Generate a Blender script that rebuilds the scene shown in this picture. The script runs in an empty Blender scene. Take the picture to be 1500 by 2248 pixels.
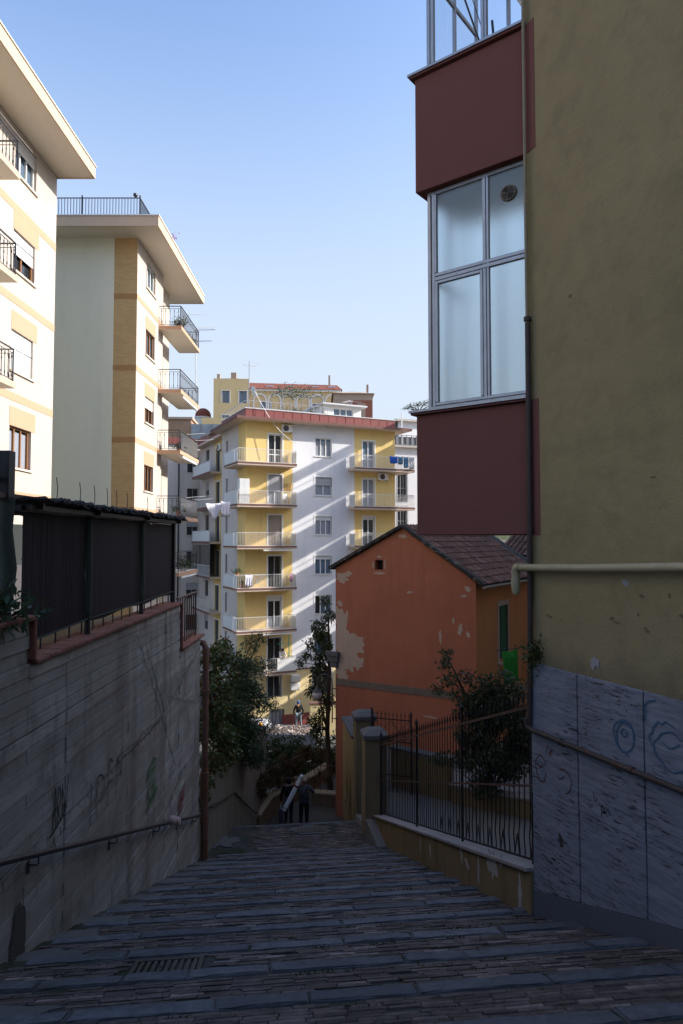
import bpy, bmesh, math, random
import numpy as np
from mathutils import Matrix, Vector

random.seed(7)
RNG = np.random.default_rng(11)
R = math.radians
scene = bpy.context.scene
COL = scene.collection

# ------------------------------------------------------------------ camera, sky, sun, exposure
cam_data = bpy.data.cameras.new('camera')
cam = bpy.data.objects.new('camera', cam_data)
COL.objects.link(cam)
cam_data.sensor_fit = 'VERTICAL'
cam_data.sensor_height = 36.0
cam_data.lens = 24.0
cam_data.shift_y = -0.0034
cam_data.clip_start = 0.05
cam_data.clip_end = 6000
cam.location = (0, 0, 0)
cam.rotation_euler = (R(92.6), 0, 0)
scene.camera = cam

SUN_EL, SUN_AZ = R(27), R(2)          # azimuth counted from +X towards +Y
world = bpy.data.worlds.new('World')
scene.world = world
world.use_nodes = True
wn = world.node_tree.nodes
sky = wn.new('ShaderNodeTexSky')
sky.sky_type = 'NISHITA'
sky.sun_disc = False
sky.sun_elevation = SUN_EL
sky.sun_rotation = R(90) - SUN_AZ
sky.altitude = 100
sky.air_density = 1.0
sky.dust_density = 3.0
sky.ozone_density = 3.8
wn['Background'].inputs['Strength'].default_value = 0.125
# pale haze thickening towards the horizon, the same all round
wl = world.node_tree.links
wc = wn.new('ShaderNodeTexCoord'); wsep = wn.new('ShaderNodeSeparateXYZ'); wmr = wn.new('ShaderNodeMapRange'); wmix = wn.new('ShaderNodeMix')
wmr.interpolation_type = 'SMOOTHSTEP'; wmr.inputs['From Min'].default_value = 0.70; wmr.inputs['From Max'].default_value = 0.16; wmr.inputs['To Max'].default_value = 0.95
wmix.data_type = 'RGBA'; wmix.inputs[7].default_value = (1.95, 2.2, 2.56, 1)
wl.new(wc.outputs['Generated'], wsep.inputs[0]); wl.new(wsep.outputs[2], wmr.inputs['Value']); wl.new(wmr.outputs[0], wmix.inputs[0])
wl.new(sky.outputs[0], wmix.inputs[6]); wl.new(wmix.outputs[2], wn['Background'].inputs[0])

sun_data = bpy.data.lights.new('sun', 'SUN')
sun = bpy.data.objects.new('sun', sun_data)
COL.objects.link(sun)
sun_data.energy = 2.2
sun_data.angle = R(0.53)
sun_data.color = (1.0, 0.945, 0.88)
sdir = Vector((math.cos(SUN_EL) * math.cos(SUN_AZ), math.cos(SUN_EL) * math.sin(SUN_AZ), math.sin(SUN_EL)))
sun.rotation_euler = sdir.to_track_quat('Z', 'Y').to_euler()

scene.view_settings.view_transform = 'Standard'
scene.view_settings.look = 'None'
scene.view_settings.exposure = 1.6
scene.view_settings.gamma = 1.0
scene.cycles.use_denoising = True
scene.cycles.max_bounces = 8
scene.cycles.transparent_max_bounces = 12
scene.cycles.caustics_reflective = False
scene.cycles.caustics_refractive = False

# ------------------------------------------------------------------ helpers
def link(o, parent=None):
    COL.objects.link(o)
    if parent is not None:
        o.parent = parent
    return o

def tag(o, label=None, cat=None, group=None, kind=None):
    if label: o['label'] = label
    if cat: o['category'] = cat
    if group: o['group'] = group
    if kind: o['kind'] = kind
    return o

def thing(name, label, cat, loc=(0, 0, 0), rotz=0.0, group=None):
    o = bpy.data.objects.new(name, None)
    o.empty_display_size = 0.3
    link(o)
    o.location = loc
    o.rotation_euler = (0, 0, rotz)
    return tag(o, label, cat, group)

I4 = Matrix.Identity(4)
def TR(loc=(0, 0, 0), rz=0.0):
    return Matrix.Translation(Vector(loc)) @ Matrix.Rotation(rz, 4, 'Z')

class MB:
    """collects shapes, builds ONE mesh object"""
    def __init__(self, T=None):
        self.v = []; self.f = []; self.T = T
    def add(self, vs, fs):
        n = len(self.v)
        if self.T is not None:
            vs = [tuple(self.T @ Vector(p)) for p in vs]
        self.v.extend([tuple(p) for p in vs])
        self.f.extend([tuple(i + n for i in f) for f in fs])
        return self
    def quad(self, a, b, c, d):
        return self.add([a, b, c, d], [(0, 1, 2, 3)])
    def box(self, x0, x1, y0, y1, z0, z1):
        if x1 < x0: x0, x1 = x1, x0
        if y1 < y0: y0, y1 = y1, y0
        if z1 < z0: z0, z1 = z1, z0
        vs = [(x0, y0, z0), (x1, y0, z0), (x1, y1, z0), (x0, y1, z0), (x0, y0, z1), (x1, y0, z1), (x1, y1, z1), (x0, y1, z1)]
        return self.add(vs, [(0, 3, 2, 1), (4, 5, 6, 7), (0, 1, 5, 4), (1, 2, 6, 5), (2, 3, 7, 6), (3, 0, 4, 7)])
    def beam(self, p, q, w, h=None, up=(0, 0, 1)):
        p = Vector(p); q = Vector(q); h = h or w
        d = (q - p).normalized(); u = Vector(up)
        if abs(d.dot(u)) > 0.98: u = Vector((0, 1, 0))
        s = d.cross(u).normalized(); u = s.cross(d)
        s = s * (w / 2); u = u * (h / 2)
        vs = [p - s - u, p + s - u, p + s + u, p - s + u, q - s - u, q + s - u, q + s + u, q - s + u]
        return self.add(vs, [(0, 1, 2, 3), (7, 6, 5, 4), (0, 4, 5, 1), (1, 5, 6, 2), (2, 6, 7, 3), (3, 7, 4, 0)])
    def tube(self, pts, r, n=8, caps=True):
        pts = [Vector(p) for p in pts]
        rs = r if isinstance(r, (list, tuple)) else [r] * len(pts)
        vs = []; fs = []; prev = None
        for i, p in enumerate(pts):
            d = (pts[min(i + 1, len(pts) - 1)] - pts[max(i - 1, 0)])
            d = d.normalized() if d.length > 1e-9 else Vector((0, 0, 1))
            if prev is None:
                u = Vector((0, 0, 1)) if abs(d.z) < 0.95 else Vector((0, 1, 0))
                s = d.cross(u).normalized()
            else:
                s = (prev - d * prev.dot(d)).normalized()
            prev = s; t = d.cross(s)
            for k in range(n):
                a = 2 * math.pi * k / n
                vs.append(p + (s * math.cos(a) + t * math.sin(a)) * rs[i])
        for i in range(len(pts) - 1):
            for k in range(n):
                a = i * n + k; b = i * n + (k + 1) % n
                fs.append((a, b, b + n, a + n))
        if caps:
            fs.append(tuple(range(n - 1, -1, -1))); fs.append(tuple(range((len(pts) - 1) * n, len(pts) * n)))
        return self.add(vs, fs)
    def lathe(self, prof, c=(0, 0, 0), n=16):
        vs = []; fs = []
        for r, z in prof:
            for k in range(n):
                a = 2 * math.pi * k / n
                vs.append((c[0] + r * math.cos(a), c[1] + r * math.sin(a), c[2] + z))
        for i in range(len(prof) - 1):
            for k in range(n):
                a = i * n + k; b = i * n + (k + 1) % n
                fs.append((a, b, b + n, a + n))
        fs.append(tuple(range(n - 1, -1, -1))); fs.append(tuple(range((len(prof) - 1) * n, len(prof) * n)))
        return self.add(vs, fs)
    def prism(self, poly, z0, z1):
        n = len(poly)
        z0f = z0 if callable(z0) else (lambda x, y: z0)
        z1f = z1 if callable(z1) else (lambda x, y: z1)
        vs = [(x, y, z0f(x, y)) for x, y in poly] + [(x, y, z1f(x, y)) for x, y in poly]
        fs = [tuple(range(n - 1, -1, -1)), tuple(range(n, 2 * n))]
        for i in range(n):
            j = (i + 1) % n
            fs.append((i, j, j + n, i + n))
        return self.add(vs, fs)
    def facade(self, x0, x1, z0, z1, holes=(), depth=0.22, y=0.0):
        """wall face at local y looking to -y, with rectangular openings and their reveals"""
        hs = [(max(x0, a), min(x1, b), max(z0, c), min(z1, d)) for a, b, c, d in holes if b > x0 and a < x1 and d > z0 and c < z1]
        xs = sorted(set([x0, x1] + [h[0] for h in hs] + [h[1] for h in hs]))
        zs = sorted(set([z0, z1] + [h[2] for h in hs] + [h[3] for h in hs]))
        for i in range(len(xs) - 1):
            for j in range(len(zs) - 1):
                mx = (xs[i] + xs[i + 1]) / 2; mz = (zs[j] + zs[j + 1]) / 2
                if any(a < mx < b and c < mz < d for a, b, c, d in hs): continue
                self.quad((xs[i], y, zs[j]), (xs[i + 1], y, zs[j]), (xs[i + 1], y, zs[j + 1]), (xs[i], y, zs[j + 1]))
        for a, b, c, d in hs:
            e = y + depth
            self.quad((a, y, c), (a, e, c), (a, e, d), (a, y, d))
            self.quad((b, y, c), (b, y, d), (b, e, d), (b, e, c))
            self.quad((a, y, d), (a, e, d), (b, e, d), (b, y, d))
            self.quad((a, y, c), (b, y, c), (b, e, c), (a, e, c))
        return self
    def mesh(self, name):
        m = bpy.data.meshes.new(name)
        m.from_pydata(self.v, [], self.f)
        m.update()
        return m
    def build(self, name, mat, parent=None, smooth=False, bevel=0.0, kind=None, recalc=True):
        m = self.mesh(name)
        if recalc or bevel:
            bm = bmesh.new(); bm.from_mesh(m)
            if bevel:
                bmesh.ops.remove_doubles(bm, verts=bm.verts, dist=1e-5)
                bmesh.ops.bevel(bm, geom=[e for e in bm.edges if len(e.link_faces) == 2 and e.calc_face_angle(0) > 0.6], offset=bevel, segments=1, affect='EDGES', clamp_overlap=True)
            if recalc: bmesh.ops.recalc_face_normals(bm, faces=bm.faces)
            bm.to_mesh(m); bm.free()
        if smooth:
            m.polygons.foreach_set('use_smooth', [True] * len(m.polygons))
            m.set_sharp_from_angle(angle=R(40))
        m.materials.append(mat)
        o = bpy.data.objects.new(name, m)
        if kind: o['kind'] = kind
        return link(o, parent)

def mesh_obj(name, mesh, parent=None, loc=(0, 0, 0), rot=(0, 0, 0), scale=(1, 1, 1)):
    o = bpy.data.objects.new(name, mesh)
    link(o, parent)
    o.location = loc; o.rotation_euler = rot; o.scale = scale
    return o

def copy_tree(o, parent=None):
    c = o.copy(); COL.objects.link(c)
    if parent is not None: c.parent = parent
    for ch in list(o.children): copy_tree(ch, c)
    return c

# ------------------------------------------------------------------ materials
MATS = {}
class NT:
    def __init__(self, name):
        self.m = bpy.data.materials.new(name); self.m.use_nodes = True
        self.t = self.m.node_tree; self.n = self.t.nodes; self.l = self.t.links
        self.b = self.n['Principled BSDF']; MATS[name] = self.m
    def node(self, typ, **kw):
        x = self.n.new(typ)
        for k, v in kw.items():
            if k in x.inputs.keys() if isinstance(k, str) else False: x.inputs[k].default_value = v
            else: setattr(x, k, v)
        return x
    def lk(self, a, b): self.l.new(a, b)
    def coord(self, scale=(1, 1, 1), rot=(0, 0, 0), kind='Object'):
        tc = self.n.new('ShaderNodeTexCoord'); mp = self.n.new('ShaderNodeMapping')
        mp.inputs['Scale'].default_value = scale; mp.inputs['Rotation'].default_value = rot
        self.lk(tc.outputs[kind], mp.inputs[0]); return mp.outputs[0]
    def noise(self, scale, detail=4, rough=0.55, vec=None, dist=0.0):
        x = self.n.new('ShaderNodeTexNoise'); x.inputs['Scale'].default_value = scale
        x.inputs['Detail'].default_value = detail; x.inputs['Roughness'].default_value = rough; x.inputs['Distortion'].default_value = dist
        if vec is not None: self.lk(vec, x.inputs['Vector'])
        return x.outputs['Fac']
    def ramp(self, fac, stops):
        x = self.n.new('ShaderNodeValToRGB'); e = x.color_ramp.elements
        while len(e) > 1: e.remove(e[0])
        e[0].position = stops[0][0]; e[0].color = col4(stops[0][1])
        for p, c in stops[1:]:
            k = e.new(p); k.color = col4(c)
        self.lk(fac, x.inputs[0]); return x.outputs[0]
    def mix(self, fac, a, b, mode='MIX'):
        x = self.n.new('ShaderNodeMix'); x.data_type = 'RGBA'; x.blend_type = mode
        for s, i in ((fac, 0), (a, 6), (b, 7)):
            if isinstance(s, (int, float)): x.inputs[i].default_value = s if i == 0 else (s, s, s, 1)
            elif isinstance(s, tuple): x.inputs[i].default_value = col4(s)
            else: self.lk(s, x.inputs[i])
        return x.outputs[2]
    def math(self, op, a, b=0.0):
        x = self.n.new('ShaderNodeMath'); x.operation = op
        for s, i in ((a, 0), (b, 1)):
            if isinstance(s, (int, float)): x.inputs[i].default_value = s
            else: self.lk(s, x.inputs[i])
        return x.outputs[0]
    def bump(self, h, strength=0.3, dist=0.01):
        x = self.n.new('ShaderNodeBump'); x.inputs['Strength'].default_value = strength; x.inputs['Distance'].default_value = dist
        if self.b.inputs['Normal'].links: self.lk(self.b.inputs['Normal'].links[0].from_socket, x.inputs['Normal'])
        self.lk(h, x.inputs['Height']); self.lk(x.outputs[0], self.b.inputs['Normal'])
    def color(self, c):
        if isinstance(c, tuple): self.b.inputs['Base Color'].default_value = col4(c)
        else: self.lk(c, self.b.inputs['Base Color'])
        return self
    def rough(self, r, spec=0.3):
        self.b.inputs['Roughness'].default_value = r; self.b.inputs['Specular IOR Level'].default_value = spec
        return self

def col4(c):
    if isinstance(c, (int, float)): return (c, c, c, 1)
    return tuple(c) if len(c) == 4 else (c[0], c[1], c[2], 1)
def mulc(c, k): return (c[0] * k, c[1] * k, c[2] * k)

def plaster(name, c, var=0.18, stain=0.35, stain_col=None, scale=1.0, bump=0.25, grain=60, rough=0.9, patch=None, patch_amt=0.62):
    t = NT(name); v = t.coord()
    n1 = t.noise(0.45 * scale, 5, 0.6, v); n2 = t.noise(4.5 * scale, 4, 0.6, v)
    base = t.mix(n1, mulc(c, 1 - var), mulc(c, 1 + var))
    base = t.mix(t.math('MULTIPLY', n2, 0.35), base, mulc(c, 0.8))
    if stain:
        sv = t.coord((2.0 * scale, 2.0 * scale, 0.3 * scale))
        s = t.ramp(t.noise(1.0, 5, 0.65, sv), [(0.52, 0.0), (0.78, 1.0)])
        base = t.mix(t.math('MULTIPLY', s, stain), base, stain_col or mulc(c, 0.45))
    if patch:
        p = t.ramp(t.noise(0.9 * scale, 9, 0.68, v), [(patch_amt, 0.0), (patch_amt + 0.015, 1.0)])
        base = t.mix(p, base, patch)
    t.color(base).rough(rough, 0.2)
    t.bump(t.noise(grain, 3, 0.6, v), bump, 0.004)
    t.bump(t.noise(3.0, 3, 0.5, v), bump, 0.02)
    return t.m

def metal(name, c, rough=0.45, metallic=0.0, rust=None, rust_amt=0.5, scale=14):
    t = NT(name); v = t.coord()
    base = t.mix(t.noise(scale, 4, 0.6, v), mulc(c, 0.75), mulc(c, 1.2))
    if rust:
        f = t.ramp(t.noise(scale * 0.6, 6, 0.7, v), [(rust_amt, 0.0), (rust_amt + 0.12, 1.0)])
        base = t.mix(f, base, rust)
    t.color(base).rough(rough, 0.4); t.b.inputs['Metallic'].default_value = metallic
    t.bump(t.noise(scale * 3, 3, 0.5, v), 0.15, 0.003)
    return t.m

def simple(name, c, rough=0.7, spec=0.3, var=0.15, scale=9, bump=0.1):
    t = NT(name); v = t.coord()
    t.color(t.mix(t.noise(scale, 4, 0.6, v), mulc(c, 1 - var), mulc(c, 1 + var))).rough(rough, spec)
    if bump: t.bump(t.noise(scale * 4, 3, 0.5, v), bump, 0.004)
    return t.m

def glass_dark(name, c=(0.02, 0.025, 0.03), rough=0.06):
    t = NT(name); v = t.coord()
    t.color(t.mix(t.noise(0.8, 2, 0.5, v), mulc(c, 0.5), mulc(c, 1.6))).rough(rough, 0.6)
    return t.m

def brickmat(name, c1, c2, mortar, bw=0.25, bh=0.062, axis='xz', var=0.2, bump=0.4):
    t = NT(name)
    tc = t.n.new('ShaderNodeTexCoord'); sp = t.n.new('ShaderNodeSeparateXYZ'); cb = t.n.new('ShaderNodeCombineXYZ')
    t.lk(tc.outputs['Object'], sp.inputs[0])
    t.lk(t.math('ADD', sp.outputs[0], sp.outputs[1]) if axis == 'xyz' else sp.outputs[0 if axis[0] == 'x' else 1], cb.inputs[0]); t.lk(sp.outputs[2], cb.inputs[1])
    br = t.n.new('ShaderNodeTexBrick'); t.lk(cb.outputs[0], br.inputs['Vector'])
    br.inputs['Scale'].default_value = 1.0; br.inputs['Brick Width'].default_value = bw; br.inputs['Row Height'].default_value = bh
    br.inputs['Mortar Size'].default_value = 0.006; br.inputs['Color1'].default_value = col4(c1); br.inputs['Color2'].default_value = col4(c2); br.inputs['Mortar'].default_value = col4(mortar)
    base = t.mix(t.math('MULTIPLY', t.noise(0.7, 5, 0.6, t.coord()), var * 2), br.outputs['Color'], mulc(c1, 0.8))
    t.color(base).rough(0.85, 0.2)
    t.bump(t.math('SUBTRACT', 1.0, br.outputs['Fac']), bump, 0.006)
    return t.m

def leafmat(name, dark, light, dry=None, dry_amt=0.12, gloss=0.45):
    t = NT(name)
    g = t.n.new('ShaderNodeNewGeometry')
    r = g.outputs['Random Per Island']
    base = t.ramp(r, [(0.0, dark), (0.6, tuple((a + b) / 2 for a, b in zip(dark, light))), (1.0, light)])
    base = t.mix(t.ramp(t.noise(0.8, 3, 0.5, t.coord()), [(0.4, 0.0), (0.65, 0.6)]), base, mulc(light, 0.75))
    if dry:
        f = t.ramp(t.math('FRACT', t.math('MULTIPLY', r, 7.31)), [(1 - dry_amt, 0.0), (1 - dry_amt + 0.01, 1.0)])
        base = t.mix(f, base, dry)
    t.color(base).rough(gloss, 0.4)
    tr = t.n.new('ShaderNodeBsdfTranslucent'); t.lk(base, tr.inputs[0])
    mx = t.n.new('ShaderNodeMixShader'); mx.inputs[0].default_value = 0.25
    out = t.n['Material Output']
    t.lk(t.b.outputs[0], mx.inputs[1]); t.lk(tr.outputs[0], mx.inputs[2]); t.lk(mx.outputs[0], out.inputs[0])
    return t.m

def brick_piece_mat(name, stops, moss=0.0, rough=0.85, grain=35, pits=0.3):
    """pieces of paving: a colour of its own for each piece"""
    t = NT(name); v = t.coord()
    g = t.n.new('ShaderNodeNewGeometry'); oi = t.n.new('ShaderNodeObjectInfo')
    r = t.math('FRACT', t.math('ADD', g.outputs['Random Per Island'], oi.outputs['Random']))
    wv = g.outputs['Position']
    base = t.ramp(r, stops)
    base = t.mix(t.ramp(t.noise(7, 6, 0.7, wv), [(.35, 0.0), (.7, .85)]), base, mulc(stops[0][1], 0.55))
    base = t.mix(t.ramp(t.noise(2.3, 5, 0.7, wv), [(.5, 0.0), (.75, .5)]), base, mulc(stops[-2][1], 1.2))
    sp = t.ramp(t.noise(grain * 2.2, 3, 0.7, wv), [(0.55, 0.0), (0.75, 1.0)])
    base = t.mix(t.math('MULTIPLY', sp, pits), base, mulc(stops[-1][1], 1.3))
    if moss:
        f = t.ramp(t.noise(1.3, 6, 0.7, wv), [(0.58, 0.0), (0.72, 1.0)])
        base = t.mix(t.math('MULTIPLY', f, moss), base, (0.035, 0.045, 0.016))
    t.color(base).rough(rough, 0.25)
    t.bump(t.noise(grain, 4, 0.65, wv), 0.5, 0.006)
    t.bump(t.noise(6, 3, 0.5, wv), 0.35, 0.02)
    return t.m

M = {}
def wall_render():
    t = NT('yellow_grey_render'); v = t.coord(); c = (0.31, 0.25, 0.135)
    b = t.mix(t.noise(0.7, 6, 0.62, v), mulc(c, .74), mulc(c, 1.2))
    b = t.mix(t.ramp(t.noise(2.6, 6, .7, v), [(.48, 0.0), (.72, .45)]), b, (0.17, 0.135, 0.085))
    sp = t.n.new('ShaderNodeSeparateXYZ'); tc = t.n.new('ShaderNodeTexCoord'); t.lk(tc.outputs['Object'], sp.inputs[0])
    z = t.math('ADD', sp.outputs[2], t.math('MULTIPLY', t.noise(3.0, 6, .65, v), .75))
    d = t.ramp(t.math('ADD', t.math('MULTIPLY', z, .5), 1.0), [(.28, 1.0), (.62, 0.0)])      # rising damp above the stone base
    b = t.mix(t.math('MULTIPLY', d, .75), b, (0.075, 0.068, 0.055))
    t.color(b).rough(.92, .2)
    t.bump(t.noise(48, 4, .6, v), .7, .008); t.bump(t.noise(5, 4, .55, v), .55, .03); t.bump(t.noise(1.2, 3, .5, v), .4, .06)
    return t.m
M['yellow_grey_plaster'] = wall_render()
M['brown_plaster'] = plaster('brown_plaster', (0.21, 0.083, 0.070), 0.14, 0.15, scale=0.8, bump=0.3, grain=70)
M['brown_edge'] = plaster('brown_edge', (0.17, 0.07, 0.065), 0.08, 0.1)
M['alu'] = metal('alu', (0.42, 0.43, 0.46), 0.4, 0.6, scale=6)
M['cream_pipe'] = metal('cream_pipe', (0.42, 0.36, 0.22), 0.5, rust=(0.12, 0.07, 0.04), rust_amt=0.66, scale=7)
M['olive_pipe'] = metal('olive_pipe', (0.27, 0.22, 0.135), 0.5, rust=(0.12, 0.07, 0.04), rust_amt=0.6, scale=7)
M['dark_pipe'] = metal('dark_pipe', (0.055, 0.04, 0.035), 0.6, rust=(0.1, 0.05, 0.03), rust_amt=0.55, scale=7)
M['rust_pipe'] = metal('rust_pipe', (0.17, 0.085, 0.065), 0.6, rust=(0.13, 0.06, 0.03), rust_amt=0.5, scale=5)
M['black_iron'] = metal('black_iron', (0.018, 0.018, 0.02), 0.5, rust=(0.06, 0.03, 0.02), rust_amt=0.62)
M['balcony_iron'] = metal('balcony_iron', (0.03, 0.032, 0.04), 0.45)
M['brown_iron'] = metal('brown_iron', (0.09, 0.045, 0.035), 0.55, rust=(0.16, 0.08, 0.05), rust_amt=0.6)
M['white_iron'] = metal('white_iron', (0.78, 0.76, 0.72), 0.5, rust=(0.5, 0.35, 0.25), rust_amt=0.72)
M['white_paint'] = simple('white_paint', (0.78, 0.77, 0.74), 0.6, var=0.05)
M['grey_paint'] = simple('grey_paint', (0.22, 0.22, 0.22), 0.6)
M['wood'] = simple('wood', (0.27, 0.13, 0.06), 0.6, scale=20)
M['concrete_slab'] = plaster('concrete_slab', (0.5, 0.45, 0.4), 0.1, 0.4)
M['glass_dark'] = glass_dark('glass_dark')
M['glass_blue'] = glass_dark('glass_blue', (0.10, 0.15, 0.21))
M['room_dark'] = simple('room_dark', (0.03, 0.028, 0.027), 0.9)
M['curtain'] = simple('curtain', (0.27, 0.29, 0.33), 0.9, scale=5)
M['blind_white'] = simple('blind_white', (0.72, 0.72, 0.7), 0.6, var=0.05)
M['blind_grey'] = simple('blind_grey', (0.4, 0.4, 0.42), 0.6, var=0.05)
M['blind_brown'] = simple('blind_brown', (0.33, 0.27, 0.22), 0.6, var=0.08)

def frosted(name):
    t = NT(name); v = t.coord()
    out = t.n['Material Output']
    gl = t.n.new('ShaderNodeBsdfRefraction'); gl.inputs['IOR'].default_value = 1.35; gl.inputs['Roughness'].default_value = 0.6
    gl.inputs['Color'].default_value = (0.80, 0.94, 1.0, 1)
    gs = t.n.new('ShaderNodeBsdfGlossy'); gs.inputs['Roughness'].default_value = 0.22; gs.inputs['Color'].default_value = (0.8, 0.8, 0.8, 1)
    tl = t.n.new('ShaderNodeBsdfTranslucent'); tl.inputs['Color'].default_value = (0.66, 0.90, 1.0, 1)
    m1 = t.n.new('ShaderNodeMixShader'); m1.inputs[0].default_value = 0.25
    m2 = t.n.new('ShaderNodeMixShader'); m2.inputs[0].default_value = 0.10
    bp = t.n.new('ShaderNodeBump'); bp.inputs['Strength'].default_value = 0.25; bp.inputs['Distance'].default_value = 0.004
    t.lk(t.noise(70, 2, 0.5, v), bp.inputs['Height'])
    for k in (gl, gs): t.lk(bp.outputs[0], k.inputs['Normal'])
    t.lk(gl.outputs[0], m1.inputs[1]); t.lk(tl.outputs[0], m1.inputs[2])
    t.lk(m1.outputs[0], m2.inputs[1]); t.lk(gs.outputs[0], m2.inputs[2]); t.lk(m2.outputs[0], out.inputs[0])
    return t.m
M['frosted'] = frosted('frosted_glass')

def clear_glass(name):
    t = NT(name); out = t.n['Material Output']
    tp = t.n.new('ShaderNodeBsdfTransparent'); tp.inputs[0].default_value = (0.93, 0.95, 0.96, 1)
    gs = t.n.new('ShaderNodeBsdfGlossy'); gs.inputs['Roughness'].default_value = 0.03
    fr = t.n.new('ShaderNodeFresnel'); fr.inputs[0].default_value = 1.3
    mx = t.n.new('ShaderNodeMixShader')
    t.lk(fr.outputs[0], mx.inputs[0]); t.lk(tp.outputs[0], mx.inputs[1]); t.lk(gs.outputs[0], mx.inputs[2]); t.lk(mx.outputs[0], out.inputs[0])
    return t.m
M['clear_glass'] = clear_glass('clear_glass')

# ------------------------------------------------------------------ window, railing and leaf builders
def window(parent, T, x0, x1, z0, z1, n=2, frame='white_paint', pane='glass_dark', blind=None, blind_frac=0.0, sill=None,
           surround=None, rec=0.13, bw=0.06, transom=None, curtain=None, open_leaf=False, name='window', recess_glass=0.05):
    f = MB(T); y = rec
    f.box(x0, x0 + bw, y - 0.03, y + 0.05, z0, z1); f.box(x1 - bw, x1, y - 0.03, y + 0.05, z0, z1)
    f.box(x0 + bw, x1 - bw, y - 0.028, y + 0.05, z0, z0 + bw); f.box(x0 + bw, x1 - bw, y - 0.028, y + 0.05, z1 - bw, z1)
    w = (x1 - x0 - 2 * bw) / n
    for i in range(1, n):
        c = x0 + bw + w * i
        f.box(c - bw * 0.6, c + bw * 0.6, y - 0.026, y + 0.048, z0 + bw, z1 - bw)
    if transom:
        f.box(x0 + bw, x1 - bw, y - 0.024, y + 0.046, transom - 0.03, transom + 0.03)
    wo = f.build(name, M[frame], parent)
    for i in range(n):
        a = x0 + bw + w * i + 0.02; b = a + w - 0.04
        MB(T).box(a, b, y + recess_glass, y + recess_glass + 0.02, z0 + bw * 0.8, z1 - bw * 0.8).build('pane', M['room_dark'] if (open_leaf and i == 0) else M[pane], wo)
    if curtain:
        cm = MB(T); k = 14
        a, b = x0 + bw, x1 - bw
        zz = z1 - bw - 0.02 if curtain is True else z0 + (z1 - z0) * curtain
        for i in range(k):
            p = a + (b - a) * i / k; q = a + (b - a) * (i + 1) / k
            o1, o2 = (0.004, 0.02) if i % 2 else (0.02, 0.004)
            cm.quad((p, y + 0.025 + o1, z0 + bw), (q, y + 0.025 + o2, z0 + bw), (q, y + 0.025 + o2, zz), (p, y + 0.025 + o1, zz))
        cm.build('curtain', M['curtain'], wo)
    if blind:
        bm_ = MB(T); zt = z1; zb = z1 - (z1 - z0) * blind_frac; k = max(3, int((zt - zb) / 0.07)); h = (zt - zb) / k
        for i in range(k):
            bm_.box(x0 + 0.01, x1 - 0.01, y - 0.06, y - 0.04, zb + i * h, zb + (i + 0.86) * h)
        bm_.box(x0 + 0.012, x1 - 0.012, y - 0.045, y - 0.035, zb, zt)
        bm_.build('roller_blind', M[blind], wo)
    if sill:
        MB(T).box(x0 - 0.08, x1 + 0.08, -0.07, rec, z0 - 0.06, z0).build('sill', M[sill], wo)
    if surround:
        s = MB(T); k = 0.11
        s.box(x0 - k, x0, -0.02, 0.06, z0, z1 + k); s.box(x1, x1 + k, -0.02, 0.06, z0, z1 + k); s.box(x0, x1, -0.018, 0.06, z1, z1 + k)
        s.build('surround', M[surround], wo)
    return wo

def railing_bars(mb, pts, z, h, step, r, top=0.02):
    for i in range(len(pts) - 1):
        p = Vector((pts[i][0], pts[i][1], 0)); q = Vector((pts[i + 1][0], pts[i + 1][1], 0))
        L = (q - p).length; n = max(2, int(L / step))
        for k in range(n + 1):
            c = p.lerp(q, k / n)
            mb.box(c.x - r, c.x + r, c.y - r, c.y + r, z + 0.06, z + h)
        mb.beam((p.x, p.y, z + h + top / 2 + 0.001), (q.x, q.y, z + h + top / 2 + 0.001), top * 1.6, top)
        mb.beam((p.x, p.y, z + 0.05), (q.x, q.y, z + 0.05), top, top)

def leaf_mesh(name, pos, nrm_bias, size, mat, aspect=0.42, droop=0.3, dirs=None):
    """one mesh of many folded leaves. pos (n,3)"""
    n = len(pos)
    d = RNG.normal(size=(n, 3)) if dirs is None else dirs + RNG.normal(size=(n, 3)) * 0.35
    d[:, 2] -= droop
    d /= np.linalg.norm(d, axis=1)[:, None]
    u = RNG.normal(size=(n, 3)) + np.array(nrm_bias)
    s = np.cross(d, u); s /= np.linalg.norm(s, axis=1)[:, None] + 1e-9
    nn = np.cross(s, d)
    L = size * (0.6 + 0.8 * RNG.random(n)); W = L * aspect
    base = pos; tip = pos + d * L[:, None]
    mid = pos + d * (L * 0.45)[:, None]
    a = mid + s * (W / 2)[:, None] + nn * (W * 0.18)[:, None]
    b = mid - s * (W / 2)[:, None] + nn * (W * 0.18)[:, None]
    V = np.stack([base, a, tip, b], 1).reshape(-1, 3)
    m = bpy.data.meshes.new(name)
    m.vertices.add(4 * n); m.vertices.foreach_set('co', V.astype(np.float32).ravel())
    m.loops.add(4 * n); m.loops.foreach_set('vertex_index', np.arange(4 * n, dtype=np.int32))
    m.polygons.add(n); m.polygons.foreach_set('loop_start', np.arange(0, 4 * n, 4, dtype=np.int32))
    m.update(calc_edges=True)
    m.materials.append(mat)
    return m

def clump_points(clumps, per, flat=0.8, hollow=0.35):
    out = []
    for (c, r) in clumps:
        n = int(per * (r ** 2))
        d = RNG.normal(size=(n, 3)); d /= np.linalg.norm(d, axis=1)[:, None]
        rad = r * (hollow + (1 - hollow) * RNG.random(n) ** 0.6)
        p = d * rad[:, None]; p[:, 2] *= flat
        out.append(p + np.array(c))
    return np.concatenate(out)

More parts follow.
